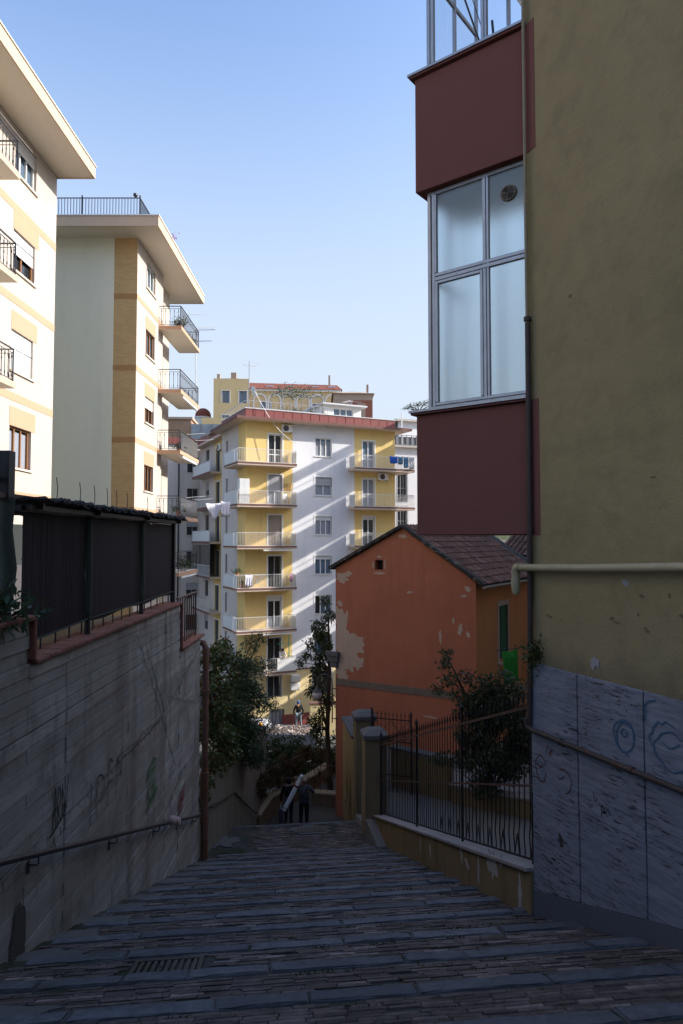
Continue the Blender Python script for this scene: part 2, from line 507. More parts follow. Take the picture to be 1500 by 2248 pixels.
# ================================================================== SETTING
M['earth'] = plaster('earth', (0.16, 0.13, 0.09), 0.3, 0, bump=0.5)
M['asphalt'] = simple('asphalt', (0.12, 0.115, 0.11), 0.9, scale=30, bump=0.4)
M['pebble_paving'] = simple('pebble_paving', (0.16, 0.155, 0.15), 0.9, scale=60, var=0.5, bump=0.6)
M['hill_green'] = plaster('hill_green', (0.07, 0.085, 0.04), 0.35, 0, bump=0.5, grain=6)

MB().quad((-3000, -3000, -14.6), (3000, -3000, -14.6), (3000, 3000, -14.6), (-3000, 3000, -14.6)).build('ground', M['earth'])['kind'] = 'structure'
MB().quad((-40, 36, -13.9), (40, 40, -13.9), (40, 66, -13.9), (-40, 62, -13.9)).build('road', M['asphalt'])['kind'] = 'structure'
hb = MB(); NX, NY = 24, 12
hv = []
for j in range(NY):
    for i in range(NX):
        x = -120 + 240 * i / (NX - 1); y = 82 + 130 * j / (NY - 1)
        z = -14 + 31.5 * math.sin(min(1, j / 4.0) * math.pi / 2) - 0.0022 * (x + 20) ** 2 * (0.5 if x < -20 else 1) + random.uniform(-.6, .6)
        hv.append((x, y, z))
hb.add(hv, [(j * NX + i, j * NX + i + 1, (j + 1) * NX + i + 1, (j + 1) * NX + i) for j in range(NY - 1) for i in range(NX - 1)])
hb.build('hill', M['hill_green'], smooth=True)['kind'] = 'structure'

# ------------------------------------------------------------------ the stepped ramp
ST = R(6.7)
stairs_frame = Matrix.Rotation(ST, 4, 'Z')
def sw(a, c, z=0.0): return stairs_frame @ Vector((a, c, z))
def zl(c): return -(1.55 + 0.356 * c)
PITCH, RISE = 0.91, 0.05
def a_left(c): return (-3.33 + 0.1167 * c) / 0.9932
def a_right(c): return 3.16 + (0.07 + 0.288 * (7.89 - c) if c < 7.89 else 0.0)

def mortar():
    t = NT('mortar_bed'); g = t.n.new('ShaderNodeNewGeometry'); p = g.outputs['Position']
    b = t.mix(t.noise(5, 5, 0.65, p), (0.035, 0.035, 0.035), (0.11, 0.105, 0.10))
    f = t.ramp(t.noise(1.1, 6, 0.7, p), [(0.47, 0.0), (0.62, 1.0)])
    b = t.mix(f, b, (0.028, 0.04, 0.012))
    t.color(b).rough(0.95, 0.1); t.bump(t.noise(40, 4, 0.6, p), 0.7, 0.01); return t.m
M['mortar_bed'] = mortar()
M['paving_brick'] = brick_piece_mat('paving_brick', [(0.0, (0.07, 0.055, 0.05)), (0.4, (0.105, 0.083, 0.076)), (0.8, (0.145, 0.116, 0.108)), (0.925, (0.17, 0.137, 0.128)), (0.94, (0.27, 0.215, 0.20)), (1.0, (0.36, 0.285, 0.265))], moss=0.55)
M['lava_stone'] = brick_piece_mat('lava_stone', [(0.0, (0.085, 0.091, 0.108)), (0.5, (0.117, 0.125, 0.144)), (1.0, (0.165, 0.173, 0.192))], moss=0.45, grain=48, pits=0.5)
M['cement'] = plaster('cement', (0.13, 0.128, 0.125), 0.4, 0.3, scale=3, bump=0.6, grain=30)

stairs = MB()
steps = []
for k in range(-7, 14):
    c1 = 5.4 + PITCH * k; c0 = c1 - PITCH
    zt0 = zl(c0) - RISE; zt1 = zl(c1)
    steps.append((k, c0, c1, zt0, zt1))
    zf = lambda x, y, a=zt0, s=(zt1 - zt0) / PITCH, c=c0: a + (y - c) * s - 0.014
    zb = lambda x, y, a=zt0, s=(zt1 - zt0) / PITCH, c=c0: a + (y - c) * s - 0.7
    stairs.prism([(a_left(c0) - .1, c0), (a_right(c0) + .1, c0), (a_right(c1) + .1, c1), (a_left(c1) - .1, c1)], zb, zf)
LC0, LC1 = steps[-1][2], 21.1
LZ0, LZ1 = zl(LC0) - RISE, -8.58
lf_ = lambda x, y: LZ0 + (y - LC0) * (LZ1 - LZ0) / (LC1 - LC0)
def zland(c): return lf_(0, c)
stairs.prism([(a_left(LC0) - .1, LC0), (3.3, LC0), (3.3, LC1), (a_left(LC1) - .1, LC1)], lambda x, y: lf_(x, y) - .8, lambda x, y: lf_(x, y) - 0.014)
nlow = 13
for i in range(nlow):
    c0 = LC1 + 0.3 * i; z = LZ1 - 0.163 * (i + 1)
    stairs.prism([(-2.0, c0), (3.2, c0), (3.2, c0 + 0.3), (-2.0, c0 + 0.3)], z - 0.6, z)
stairs.box(-14, 14, -9, 5.4 - 8 * PITCH, -1.6, zl(5.4 - 8 * PITCH) - RISE)
so = stairs.build('stairs', M['mortar_bed']); so.rotation_euler = (0, 0, ST); so['kind'] = 'structure'
LOWZ = LZ1 - 0.163 * nlow - 0.01
lf = MB(); lf.box(-8, 6, LC1 + 0.3 * nlow, 31.5, LOWZ - 0.5, LOWZ)
M['old_paving'] = plaster('old_paving', (0.10, 0.088, 0.07), .3, 0, scale=2, bump=.6, grain=20)
lo = lf.build('lower_landing', M['old_paving']); lo.rotation_euler = (0, 0, ST); lo['kind'] = 'structure'

# kerb stones along each tread edge
def piece_mesh(name, L, W, H, mat, bev, jit):
    mb = MB(); mb.box(-L / 2, L / 2, -W / 2, W / 2, -H, 0)
    mb.v = [(x + random.uniform(-jit, jit), y + random.uniform(-jit, jit), z + (random.uniform(-jit, jit) if z == 0 else 0)) for x, y, z in mb.v]
    m = mb.mesh(name); bm = bmesh.new(); bm.from_mesh(m)
    if L > .5:                                   # worn, uneven kerb stone
        bmesh.ops.bevel(bm, geom=[e for e in bm.edges if all(v.co.z > -H * 0.5 for v in e.verts)], offset=bev, segments=2, affect='EDGES', clamp_overlap=True)
        bmesh.ops.subdivide_edges(bm, edges=[e for e in bm.edges if e.calc_length() > .3], cuts=5, use_grid_fill=True)
        for v in bm.verts:
            if v.co.z > -H * .5:
                v.co.z += random.uniform(-.005, .004); v.co.y += random.uniform(-.009, .009)
    elif bev: bmesh.ops.bevel(bm, geom=list(bm.edges), offset=bev, segments=1, affect='EDGES', clamp_overlap=True)
    bmesh.ops.recalc_face_normals(bm, faces=bm.faces)
    bm.to_mesh(m); bm.free(); m.materials.append(mat); return m
STONES = [(L, piece_mesh('kerb_stone', L - 0.016, 0.225, 0.19, M['lava_stone'], 0.012, 0.010)) for L in (0.55, 0.7, 0.82, 0.95, 1.05, 1.2, 1.35)]
BRICKS = [piece_mesh('paving_brick', random.uniform(0.25, 0.26), random.uniform(0.056, 0.061), 0.05, M['paving_brick'], 0.004, 0.003) for _ in range(10)]
slope_ang = math.atan2(-(0.356 * PITCH - RISE), PITCH)
for (k, c0, c1, zt0, zt1) in steps:
    if k < -1: continue
    a = a_left(c1) + random.uniform(0, .35); end = a_right(c1)
    while a < end - 0.15:
        L, me = random.choice(STONES)
        if a + L > end + 0.1:
            L, me = min(STONES, key=lambda s: abs(s[0] - (end - a)))
        c = c1 - 0.105
        z = zt1 + (c1 - c) * (zt0 - zt1) / PITCH + 0.010 + random.uniform(-0.006, 0.006)
        mesh_obj('kerb_stone', me, so, (a + L / 2, c, z), (slope_ang + random.uniform(-.012, .012), random.uniform(-.008, .008), random.uniform(-.006, .006)))
        a += L

# brick treads: the nearest ones brick by brick, the rest joined
far_b = MB()
GR = (-1.16, -0.52, 6.40, 6.86)        # drain grate
n_obj = 0
def add_far_brick(a, c, z, L, W, tilt):
    h = 0.045; ct, stt = math.cos(tilt), math.sin(tilt)
    vs = []
    j = random.uniform(-.004, .004)
    for (x, y, zz) in ((-L / 2, -W / 2, 0), (L / 2, -W / 2, 0), (L / 2, W / 2, 0), (-L / 2, W / 2, 0), (-L / 2, -W / 2, -h), (L / 2, -W / 2, -h), (L / 2, W / 2, -h), (-L / 2, W / 2, -h)):
        vs.append((a + x, c + y * ct, z + y * stt + zz + j))
    far_b.add(vs, [(0, 1, 2, 3), (0, 4, 5, 1), (1, 5, 6, 2), (2, 6, 7, 3), (3, 7, 4, 0)])
def lay(c0, c1, zfun, aL, aR, tilt, as_obj, skip=0.03, worn=None):
    global n_obj
    W = 0.0665; rows = max(1, int(round((c1 - c0) / W))); W = (c1 - c0) / rows
    for r in range(rows):
        c = c0 + (r + .5) * W
        a = aL(c) + random.uniform(0, .25); end = aR(c)
        while a < end - 0.08:
            L = random.uniform(0.235, 0.29)
            if a + L > end: L = end - a
            am = a + L / 2
            if not (GR[0] - .04 < am + L * .4 and am - L * .4 < GR[1] + .04 and GR[2] - .05 < c < GR[3] + .05) and random.random() > skip and not (worn and worn(am, c)):
                z = zfun(c) + random.uniform(-0.0035, 0.0035)
                if as_obj and n_obj < 298:
                    o = mesh_obj('paving_brick', random.choice(BRICKS), so, (am, c, z), (tilt + random.uniform(-.015, .015), random.uniform(-.008, .008), random.uniform(-.02, .02)), (L / 0.262, W / 0.0665, 1)); n_obj += 1
                else:
                    add_far_brick(am, c, z, L - 0.009, W - 0.009, tilt)
            a += L
for (k, c0, c1, zt0, zt1) in steps:
    if k < -1: continue
    s = (zt1 - zt0) / PITCH
    lay(c0 + 0.012, c1 - 0.26, lambda c, a=zt0, s=s, q=c0: a + (c - q) * s, a_left, a_right, slope_ang, k in (0, 1, 2), 0.03 if k < 8 else 0.08)
ltilt = math.atan2(LZ1 - LZ0, LC1 - LC0)
lay(LC0 + .02, LC1 - 0.3, lambda c: zland(c), a_left, lambda c: 3.1, ltilt, False, 0.06, worn=lambda a, c: (0.8 < a < 2.2 and 19.3 < c < 20.7) or a < -0.25 + 0.2 * math.sin(c * 5))
far_b.build('brick_treads', M['paving_brick'], so, kind='stuff', recalc=False)
a = a_left(LC1)
while a < 3.0:
    L, me = random.choice(STONES)
    mesh_obj('kerb_stone', me, so, (a + L / 2, LC1 - .145, zland(LC1 - .145) + .004), (ltilt, 0, random.uniform(-.01, .01))); a += L

# cement repairs, a drain grate and a cover
def blob(mb, cx, cy, rx, ry, z, h, n=22, rag=0.25, zf=None):
    ph = [random.uniform(0, 6.28) for _ in range(4)]
    pts = []
    for i in range(n):
        t = 2 * math.pi * i / n
        r = 1 + rag * (0.6 * math.sin(2 * t + ph[0]) + 0.5 * math.sin(5 * t + ph[1]) + 0.35 * math.sin(9 * t + ph[2])) + random.uniform(-.08, .08) * rag * 2
        pts.append((cx + rx * r * math.cos(t), cy + ry * r * math.sin(t)))
    zf = zf or (lambda x, y: z)
    mb.prism(pts, lambda x, y: zf(x, y) - 0.02, lambda x, y: zf(x, y) + h)
for (k, da, frac, rx, ry) in [(3, .35, .35, .42, .22), (4, .25, .45, .3, .25), (5, .3, .4, .4, .2), (6, .2, .5, .35, .22), (7, .25, .45, .35, .2), (8, .3, .4, .45, .22), (9, .3, .5, .5, .22), (10, .35, .5, .55, .2), (11, .4, .5, .6, .2), (12, .4, .5, .5, .2), (1, .6, .35, .55, .15), (0, .3, .5, .3, .2), (5, 2.2, .4, .3, .08)]:
    _, c0, c1, zt0, zt1 = steps[k + 7]
    c = c0 + .6 * frac; s = (zt1 - zt0) / PITCH
    mb = MB(); blob(mb, a_left(c) + da, c, rx, min(ry, .27), 0, 0.009 + random.uniform(0, .004), zf=lambda x, y, a=zt0, s=s, q=c0: a + (y - q) * s)
    mb.build('cement_patch', M['cement'], so)
mb = MB(); blob(mb, 1.45, 20.0, .62, .56, 0, 0.008, 30, .25, zf=lambda x, y: zland(y)); mb.build('cement_patch', M['cement'], so)
mb = MB(); blob(mb, -1.0, 19.0, .35, .8, 0, 0.008, 30, .4, zf=lambda x, y: zland(y)); mb.build('cement_patch', M['cement'], so)
M['cast_iron'] = metal('cast_iron', (0.05, 0.047, 0.045), 0.55, 0.3, rust=(0.10, 0.055, 0.035), rust_amt=0.58)
k, c0, c1, zt0, zt1 = steps[2 + 7]
s = (zt1 - zt0) / PITCH
gz = lambda c: zt0 + (c - c0) * s + 0.012
grate = thing('drain_grate', 'rectangular cast iron drain grate set in the brick tread near the handrail', 'drain grate', tuple(sw((GR[0] + GR[1]) / 2, (GR[2] + GR[3]) / 2, gz((GR[2] + GR[3]) / 2))), ST)
grate.rotation_euler = (slope_ang, 0, ST)
w2, d2 = (GR[1] - GR[0]) / 2, (GR[3] - GR[2]) / 2
g = MB(); g.box(-w2, -w2 + .04, -d2, d2, -.05, .006); g.box(w2 - .04, w2, -d2, d2, -.05, .006); g.box(-w2 + .04, w2 - .04, -d2, -d2 + .04, -.05, .005); g.box(-w2 + .04, w2 - .04, d2 - .04, d2, -.05, .005)
g.build('frame', M['cast_iron'], grate)
MB().box(-w2 + .04, w2 - .04, -d2 + .04, d2 - .04, -.06, -.035).build('pit', M['room_dark'], grate)
for i in range(9):
    c = -w2 + .075 + i * (2 * w2 - .15) / 8
    MB().box(c - .018, c + .018, -d2 + .04, d2 - .04, -.035, 0.0).build('bar', M['cast_iron'], grate)
cover = thing('manhole_cover', 'dark square cover in a cement surround on the landing', 'manhole cover', tuple(sw(1.45, 20.0, zland(20.0) + .012)), ST)
cover.rotation_euler = (ltilt, 0, ST)
g = MB(); g.box(-.46, .46, -.4, .4, -.03, 0.004); g.build('rim', M['cast_iron'], cover)
g = MB(); g.box(-.42, .42, -.36, .36, -.02, 0.009)
for i in range(8):
    for j in range(7):
        g.box(-.38 + i * .1, -.33 + i * .1, -.32 + j * .095, -.27 + j * .095, .009, .013)
g.build('lid', M['cast_iron'], cover)

# weeds and moss in the joints
M['moss_leaf'] = leafmat('moss_leaf', (0.03, 0.045, 0.012), (0.07, 0.095, 0.03), gloss=0.8)
pts = []
for (k, c0, c1, zt0, zt1) in steps:
    if k < -1: continue
    for _ in range(16 if k < 6 else 8):
        a = random.uniform(a_left(c1) + .3, a_right(c1) - .1)
        c = c0 + random.choice([0.02, 0.02, 0.58, random.uniform(.05, .6)])
        z = zt0 + (c - c0) * (zt1 - zt0) / PITCH
        for _ in range(random.randint(6, 26)):
            pts.append(tuple(sw(a + random.gauss(0, .09), c + random.gauss(0, .014), z - .004)))
wm = leaf_mesh('joint_weeds', np.array(pts), (0, 0, 1), 0.028, M['moss_leaf'], 0.5, -1.2)
tag(mesh_obj('joint_weeds', wm), 'small green moss and weeds growing in the joints of the steps', 'weeds', kind='stuff')

# ------------------------------------------------------------------ concrete retaining wall on the left
def concrete(name, sloped):
    t = NT(name)
    tc = t.n.new('ShaderNodeTexCoord'); sp = t.n.new('ShaderNodeSeparateXYZ'); t.lk(tc.outputs['Object'], sp.inputs[0])
    y, z = sp.outputs[1], sp.outputs[2]
    h = z
    cb = t.n.new('ShaderNodeCombineXYZ'); t.lk(y, cb.inputs[0]); t.lk(h, cb.inputs[1])
    br = t.n.new('ShaderNodeTexBrick'); t.lk(cb.outputs[0], br.inputs['Vector'])
    for kk, vv in (('Scale', 1.0), ('Brick Width', 2.6), ('Row Height', 0.15), ('Mortar Size', 0.008), ('Mortar Smooth', 0.6)): br.inputs[kk].default_value = vv
    br.inputs['Color1'].default_value = (0.66, 0.645, 0.63, 1); br.inputs['Color2'].default_value = (0.52, 0.51, 0.50, 1); br.inputs['Mortar'].default_value = (0.45, 0.44, 0.43, 1)
    v = t.coord()
    base = t.mix(t.noise(0.6, 6, 0.65, v), (0.32, 0.31, 0.30), br.outputs['Color'])
    grain = t.noise(1.0, 5, 0.7, t.coord((30, 1.6, 30), (0, 0, 0)))
    base = t.mix(t.ramp(grain, [(0.45, 0.0), (0.68, 0.4)]), base, (0.17, 0.16, 0.15))
    st = t.ramp(t.noise(1.0, 5, 0.65, t.coord((1.5, 1.7, 0.14))), [(0.54, 0.0), (0.70, 1.0)])
    base = t.mix(t.math('MULTIPLY', st, 0.85), base, (0.06, 0.05, 0.045))
    warm = t.ramp(t.noise(0.35, 4, 0.6, v), [(0.42, 0.0), (0.66, 0.7)])
    base = t.mix(warm, base, (0.19, 0.145, 0.115))
    blot = t.ramp(t.noise(1.6, 8, 0.72, v), [(0.5, 0.0), (0.62, .6)])
    base = t.mix(blot, base, (0.14, 0.128, 0.12))
    t.color(base).rough(0.92, 0.2)
    gi = t.n.new('ShaderNodeNewGeometry')
    base = t.mix(t.ramp(gi.outputs['Random Per Island'], [(0.0, 0.0), (1.0, .5)]), base, (0.2, 0.19, 0.18)); t.color(base)
    t.bump(grain, 0.35, 0.006); t.bump(t.noise(50, 4, 0.6, v), 0.4, 0.006)
    return t.m
M['concrete'] = concrete('board_marked_concrete', False)
M['concrete_sloped'] = concrete('board_marked_concrete_sloped', True)
M['terracotta'] = brick_piece_mat('terracotta_tile', [(0.0, (0.20, 0.085, 0.065)), (0.6, (0.25, 0.105, 0.08)), (1.0, (0.29, 0.14, 0.11))], grain=40, pits=0.1)
XW = -3.3
cw = thing('retaining_wall', 'tall board-marked concrete retaining wall with terracotta coping beside the steps', 'wall', (XW, 0, 0))
def wtop(y): return -0.86 if y < 7.28 else (-1.33 if y < 14.05 else -2.28)
ys = [-4, -1, 2.0, 4.9, 7.28, 8.3, 10.7, 12.95, 14.05, 16.12]
def wsplit(y): return -2.62 - 0.05 * y          # pour line between the two lifts
LIFTS = [-2.05, -3.3, -4.55, -5.8, -7.05, -8.3, -9.55]
for i in range(len(ys) - 1):
    y0, y1 = ys[i] + 0.006, ys[i + 1] - 0.006
    top = wtop((y0 + y1) / 2); zt_ = top; base_z = zl(y1) - 1.0
    for zb_ in [z for z in LIFTS if z < top - .1]:
        mb = MB(); n_ = max(1, round((zt_ - zb_) / .155)); h_ = (zt_ - zb_ - .012) / n_
        off = random.uniform(-.006, .004)
        for k in range(n_):                       # the boards of the formwork left their print
            z0_ = zb_ + .006 + k * h_
            mb.box(-.35, off + random.uniform(-.014, .006), y0 + random.uniform(0, .004), y1, z0_ + .008, z0_ + h_)
        mb.box(-.34, -.03, y0, y1, zb_ + .006, zt_ - .006)
        mb.build('wall_panel', M['concrete'], cw)
        zt_ = zb_
        if zb_ < base_z: break
def damp(y, z, ry, rz):
    mb = MB(); blob(mb, y, z, ry, rz, 0, 0, 34, .12); mb.v = [(.006 - zz * .08, x, yy) for x, yy, zz in mb.v]; mb.build('damp_stain', M['damp'], cw)
M['damp'] = plaster('damp', (0.085, 0.078, 0.073), .4, 0, bump=.5)
damp(7.15, -4.15, .17, .42)
# coping tiles
def coping_run(y0, y1, z, w=0.42, t=0.055):
    n = max(1, round((y1 - y0) / 0.34)); L = (y1 - y0) / n
    for i in range(n):
        mb = MB(); mb.box(-w + .06, .06, y0 + i * L + .003, y0 + (i + 1) * L - .003, z, z + t + random.uniform(-.003, .003))
        mb.build('coping_tile', M['terracotta'], cw, bevel=0.012)
coping_run(-4, 7.34, -0.858); coping_run(7.345, 14.11, -1.328); coping_run(14.115, 16.3, -2.278)
MB().box(-.36, .055, 7.285, 7.34, -1.27, -0.862).build('coping_end', M['terracotta'], cw, bevel=0.01)
MB().box(-.36, .055, 14.055, 14.11, -2.22, -1.332).build('coping_end', M['terracotta'], cw, bevel=0.01)
# the wall goes on below the bushes
M['old_wall'] = plaster('old_wall', (0.20, 0.18, 0.15), 0.3, 0.8, (0.05, 0.045, 0.035), scale=1.2, bump=0.7, grain=20)
lw = MB(); lw.prism([(-3.46, 16.12), (-3.85, 16.12), (-3.6, 27.6), (-3.0, 27.6), (-3.05, 24.0)], -14, lambda x, y: -5.9 - 0.13 * (y - 16))
tag(lw.build('lower_garden_wall', M['old_wall'], bevel=0.03), 'old grey-brown plaster wall under the bushes below the downpipe', 'wall')

# handrail on brackets
M['rail_iron'] = metal('rail_iron', (0.035, 0.03, 0.033), 0.4, rust=(0.08, 0.05, 0.04), rust_amt=0.6)
hr = thing('handrail', 'dark round iron handrail on brackets along the concrete wall', 'handrail', (XW + 0.11, 0, 0))
def hz(y): return -3.10 - (y - 6.75) * 0.3475
MB().tube([(0, y, hz(y)) for y in (1.5, 6, 10, 15.7)], 0.031, 10).build('rail', M['rail_iron'], hr, smooth=True)
for y in (3.3, 5.3, 7.35, 9.9, 12.2, 13.9, 15.3):
    b = MB(); z = hz(y)
    b.tube([(0, y, z - .03), (0, y, z - .1), (-.02, y, z - .115), (-.11, y, z - .115)], 0.009, 6)
    b.box(-.112, -.1, y - .025, y + .025, z - .2, z - .07)
    b.build('bracket', M['rail_iron'], hr)
hr2 = thing('handrail', 'thin dark handrail on the lower garden wall past the downpipe', 'handrail', (-3.3, 0, 0))
MB().tube([(0.05, 16.4, -6.35), (.06, 18.4, -6.95), (.08, 20.2, -7.4), (.1, 20.8, -7.55), (.3, 23.2, -9.0), (.38, 24.4, -9.6)], 0.025, 8).build('rail', M['rail_iron'], hr2, smooth=True)
for y, x, z in ((17.5, .05, -6.7), (20.2, .08, -7.4), (22.4, .23, -8.5)):
    MB().beam((x, y, z - .02), (x - .25, y, z - .1), .02).build('bracket', M['rail_iron'], hr2)
# scrap of cloth knotted on the rail
M['pink_cloth'] = simple('pink_cloth', (0.42, 0.30, 0.30), 0.8, var=0.3, scale=25, bump=0.5)
cl = MB(); y = 13.1
cl.lathe([(0.03, -.09), (.062, -.05), (.045, -.01), (.075, .04), (.06, .08), (.03, .1)], (0, 0, 0), 10)
co = cl.build('cloth', M['pink_cloth'], smooth=True); co.location = (XW + .12, 13.1, hz(13.1) + .02); co.rotation_euler = (R(62), .2, 0); co.scale = (1.2, 1.2, 1.4)
tag(co, 'crumpled pale pink cloth tied round the handrail', 'cloth')
co2 = MB().lathe([(0.01, -.06), (.06, -.03), (.07, .02), (.03, .06)], (0, 0, 0), 9)
co2.build('loose_end', M['pink_cloth'], co, smooth=True).location = (.05, .02, -.12)

# rust-red downpipe at the end of the wall
dp = thing('downpipe', 'rust-red metal downpipe at the far end of the concrete wall', 'downpipe', (XW + .11, 16.2, 0))
MB().tube([(-.25, .05, -2.42), (-.06, .02, -2.44), (0, 0, -2.56), (0, 0, -5.5)], 0.075, 12).build('upper_pipe', M['rust_pipe'], dp, smooth=True)
MB().tube([(0, 0, -5.45), (0, 0, -7.75)], 0.09, 12).build('lower_pipe', M['rust_pipe'], dp, smooth=True)
for z in (-3.6, -5.5, -6.6):
    MB().tube([(0, 0, z), (0, 0, z + .08)], 0.102, 12).build('collar', M['rust_pipe'], dp, smooth=True)

# graffiti strokes: flat ribbons of paint a millimetre thick
def strokes(name, mat, lines, *a, **k):
    for ln in lines: stroke(name, mat, [ln], *a, **k)
def stroke(name, mat, lines, origin, ux, uz, n, w, parent, lift=0.004, scale=1.0):
    """lines: polylines in (u,v) metres on a wall"""
    ux, uz, n = Vector(ux), Vector(uz), Vector(n); mb = MB()
    for ln in lines:
        P = [Vector((p[0] * scale, p[1] * scale)) for p in ln]
        # smooth
        Q = []
        for i in range(len(P) - 1):
            p0, p1, p2, p3 = P[max(i - 1, 0)], P[i], P[i + 1], P[min(i + 2, len(P) - 1)]
            for s in range(5):
                t = s / 5
                Q.append(0.5 * ((2 * p1) + (p2 - p0) * t + (2 * p0 - 5 * p1 + 4 * p2 - p3) * t * t + (3 * p1 - p0 - 3 * p2 + p3) * t ** 3))
        Q.append(P[-1])
        for i in range(len(Q) - 1):
            a, b = Q[i], Q[i + 1]; d = b - a
            if d.length < 1e-6: continue
            d = d.normalized(); s = Vector((-d.y, d.x)) * w / 2
            a2, b2 = a - d * w * .25, b + d * w * .25
            c = [Vector(origin) + ux * p.x + uz * p.y + n * (lift + random.uniform(0, .0015)) for p in (a2 - s, b2 - s, b2 + s, a2 + s)]
            mb.quad(*c)
    return mb.build(name, mat, parent, recalc=False)
for nm, c in (('paint_dark', (0.012, 0.018, 0.018)), ('paint_green', (0.05, 0.17, 0.05)), ('paint_red', (0.22, 0.025, 0.022)), ('paint_blue', (0.06, 0.12, 0.20)), ('paint_brown', (0.12, 0.05, 0.045)), ('paint_purple', (0.07, 0.07, 0.085))):
    M[nm] = simple(nm, c, 0.7)
gp = dict(ux=(0, 1, 0), uz=(0, 0, 1), n=(1, 0, 0), parent=cw)
strokes('graffiti', M['paint_dark'], [[(0, 0), (.1, .5), (.14, .9), (.2, .55), (.18, 0)], [(.02, .35), (.22, .45)], [(.28, .05), (.3, .75), (.42, .8), (.45, .5), (.32, .35), (.5, .0)], [(.55, .1), (.55, .85)], [(.6, .7), (.75, .2), (.9, .95)], [(-.15, -.1), (.3, -.02), (.85, .25)], [(.1, -.2), (.2, -.45)], [(.45, -.1), (.5, -.3)]], (0.012, 7.9, -3.3), w=0.022, scale=0.5, **gp)
strokes('graffiti', M['paint_green'], [[(0, .75), (.18, 1.1), (.3, .75)], [(.06, .88), (.28, .9)], [(.38, .7), (.42, 1.15), (.62, 1.1)], [(.42, .92), (.58, .94)], [(.72, .72), (.74, 1.2), (.95, 1.12), (.93, .9), (.74, .9)], [(.05, .05), (.12, .6)], [(.35, .6), (.12, .32), (.4, .05)], [(.62, .6), (.45, .52), (.62, .3), (.5, .1)], [(.72, .08), (.76, .62)], [(1.0, .6), (.76, .35), (1.05, .1)], [(-.15, -.12), (.5, .02), (1.2, .2), (.9, .0), (.3, -.16)]], (0.012, 11.75, -4.5), w=0.03, scale=0.55, **gp)
strokes('graffiti', M['paint_red'], [[(0, 0), (.12, .5), (.3, .85), (.35, .5), (.25, .1)], [(.3, .1), (.45, .6), (.6, .9)], [(.42, .5), (.7, .45)], [(.62, .1), (.75, .7), (.95, .9), (.85, .55)], [(.05, .3), (.9, .5)]], (0.012, 14.05, -5.6), w=0.035, scale=0.55, **gp)
strokes('graffiti', M['paint_purple'], [[(0, 0), (.05, .7)], [(.3, .05), (.33, .65), (.6, .6), (.62, .3), (.4, .25)], [(.85, 0), (.9, .75), (1.1, .7)], [(.85, .4), (1.05, .4)], [(1.3, .05), (1.35, .7), (1.55, .3), (1.6, .8)]], (0.012, 9.1, -3.75), w=0.022, scale=.8, **gp)

# dead creeper on the wall
M['dead_stem'] = simple('dead_stem', (0.045, 0.035, 0.03), 0.9)
vine = thing('dead_creeper', 'dry leafless creeper stems spreading over the concrete wall', 'creeper', (XW + 0.02, 14.0, -5.0))
def vstem(p0, p1, n=18, wob=0.04, r=0.0045):
    pts = []
    for i in range(n + 1):
        t = i / n
        pts.append((0.004 + random.uniform(0, .012), p0[0] + (p1[0] - p0[0]) * t - 14.0 + random.uniform(-wob, wob), p0[1] + (p1[1] - p0[1]) * t + 5.0 + random.uniform(-wob, wob) * .7))
    mb = MB(); mb.tube(pts, [r * (1 - .6 * i / n) for i in range(n + 1)], 5)
    for p in pts[2:]:
        for _ in range(3):
            q = (p[0] + random.uniform(0, .02), p[1] + random.uniform(-.12, .12), p[2] + random.uniform(-.12, .05))
            mb.tube([p, q], [.0025, .001], 3, caps=False)
    mb.build('stem', M['dead_stem'], vine)
for a, b in [((15.8, -2.5), (12.4, -3.25)), ((12.4, -3.25), (6.8, -3.3)), ((12.6, -3.2), (11.0, -1.5)), ((12.8, -3.2), (11.5, -1.75)), ((12.6, -3.2), (10.2, -3.2)), ((12.6, -3.2), (13.6, -4.4)), ((13.2, -3.0), (15.3, -3.6)), ((14.6, -4.7), (12.6, -5.1))]:
    vstem(a, b)

# fence of reed screens on the wall
M['reed'] = simple('reed', (0.016, 0.010, 0.015), 0.75, var=0.4, scale=30)
M['green_wrap'] = simple('green_wrap', (0.05, 0.065, 0.055), 0.9, var=0.3, scale=14, bump=0.5)
M['thatch'] = simple('thatch', (0.04, 0.04, 0.043), 0.9, var=0.4, scale=40)
sf = thing('screen_fence', 'black reed screen fence with grey-green wrapped posts on the wall coping', 'fence', (XW - .16, 0, -1.27))
for y0, y1, gap in ((7.42, 9.2, .011), (9.34, 11.68, .003), (11.82, 13.95, .002)):
    mb = MB(); y = y0
    while y < y1:
        w = .026 + random.uniform(-.003, .003)
        mb.box(-.008 + random.uniform(-.004, .004), .008, y, y + w, .16 + .02 * math.sin(y * 3), 1.56 + random.uniform(-.01, .01)); y += w + gap * random.uniform(.3, 1.6)
    for z in (.35, .7, 1.05, 1.4): mb.box(-.014, -.01, y0, y1, z, z + .012)
    mb.build('reed_panel', M['reed'], sf, kind='stuff')
for y in (9.27, 11.75):
    p = MB(); p.tube([(.03, y, 0.0), (.03, y, .3)], .04, 8); p.build('post_foot', M['black_iron'], sf)
    p = MB(); p.tube([(.03, y, .28), (.035, y + .01, .8), (.03, y, 1.3), (.03, y, 1.62)], [.05, .047, .05, .045], 9); p.build('post', M['green_wrap'], sf, smooth=True)
MB().box(-.02, .06, 13.93, 14.03, 0, 1.62).build('post', M['black_iron'], sf)
MB().box(-.03, .03, 7.3, 14.03, 1.58, 1.64).build('top_rail', M['black_iron'], sf)
MB().tube([(.045, 7.4, .15), (.045, 9.2, .2), (.045, 11.7, .2), (.045, 13.9, .22)], .012, 6).build('bottom_wire', M['green_wrap'], sf)
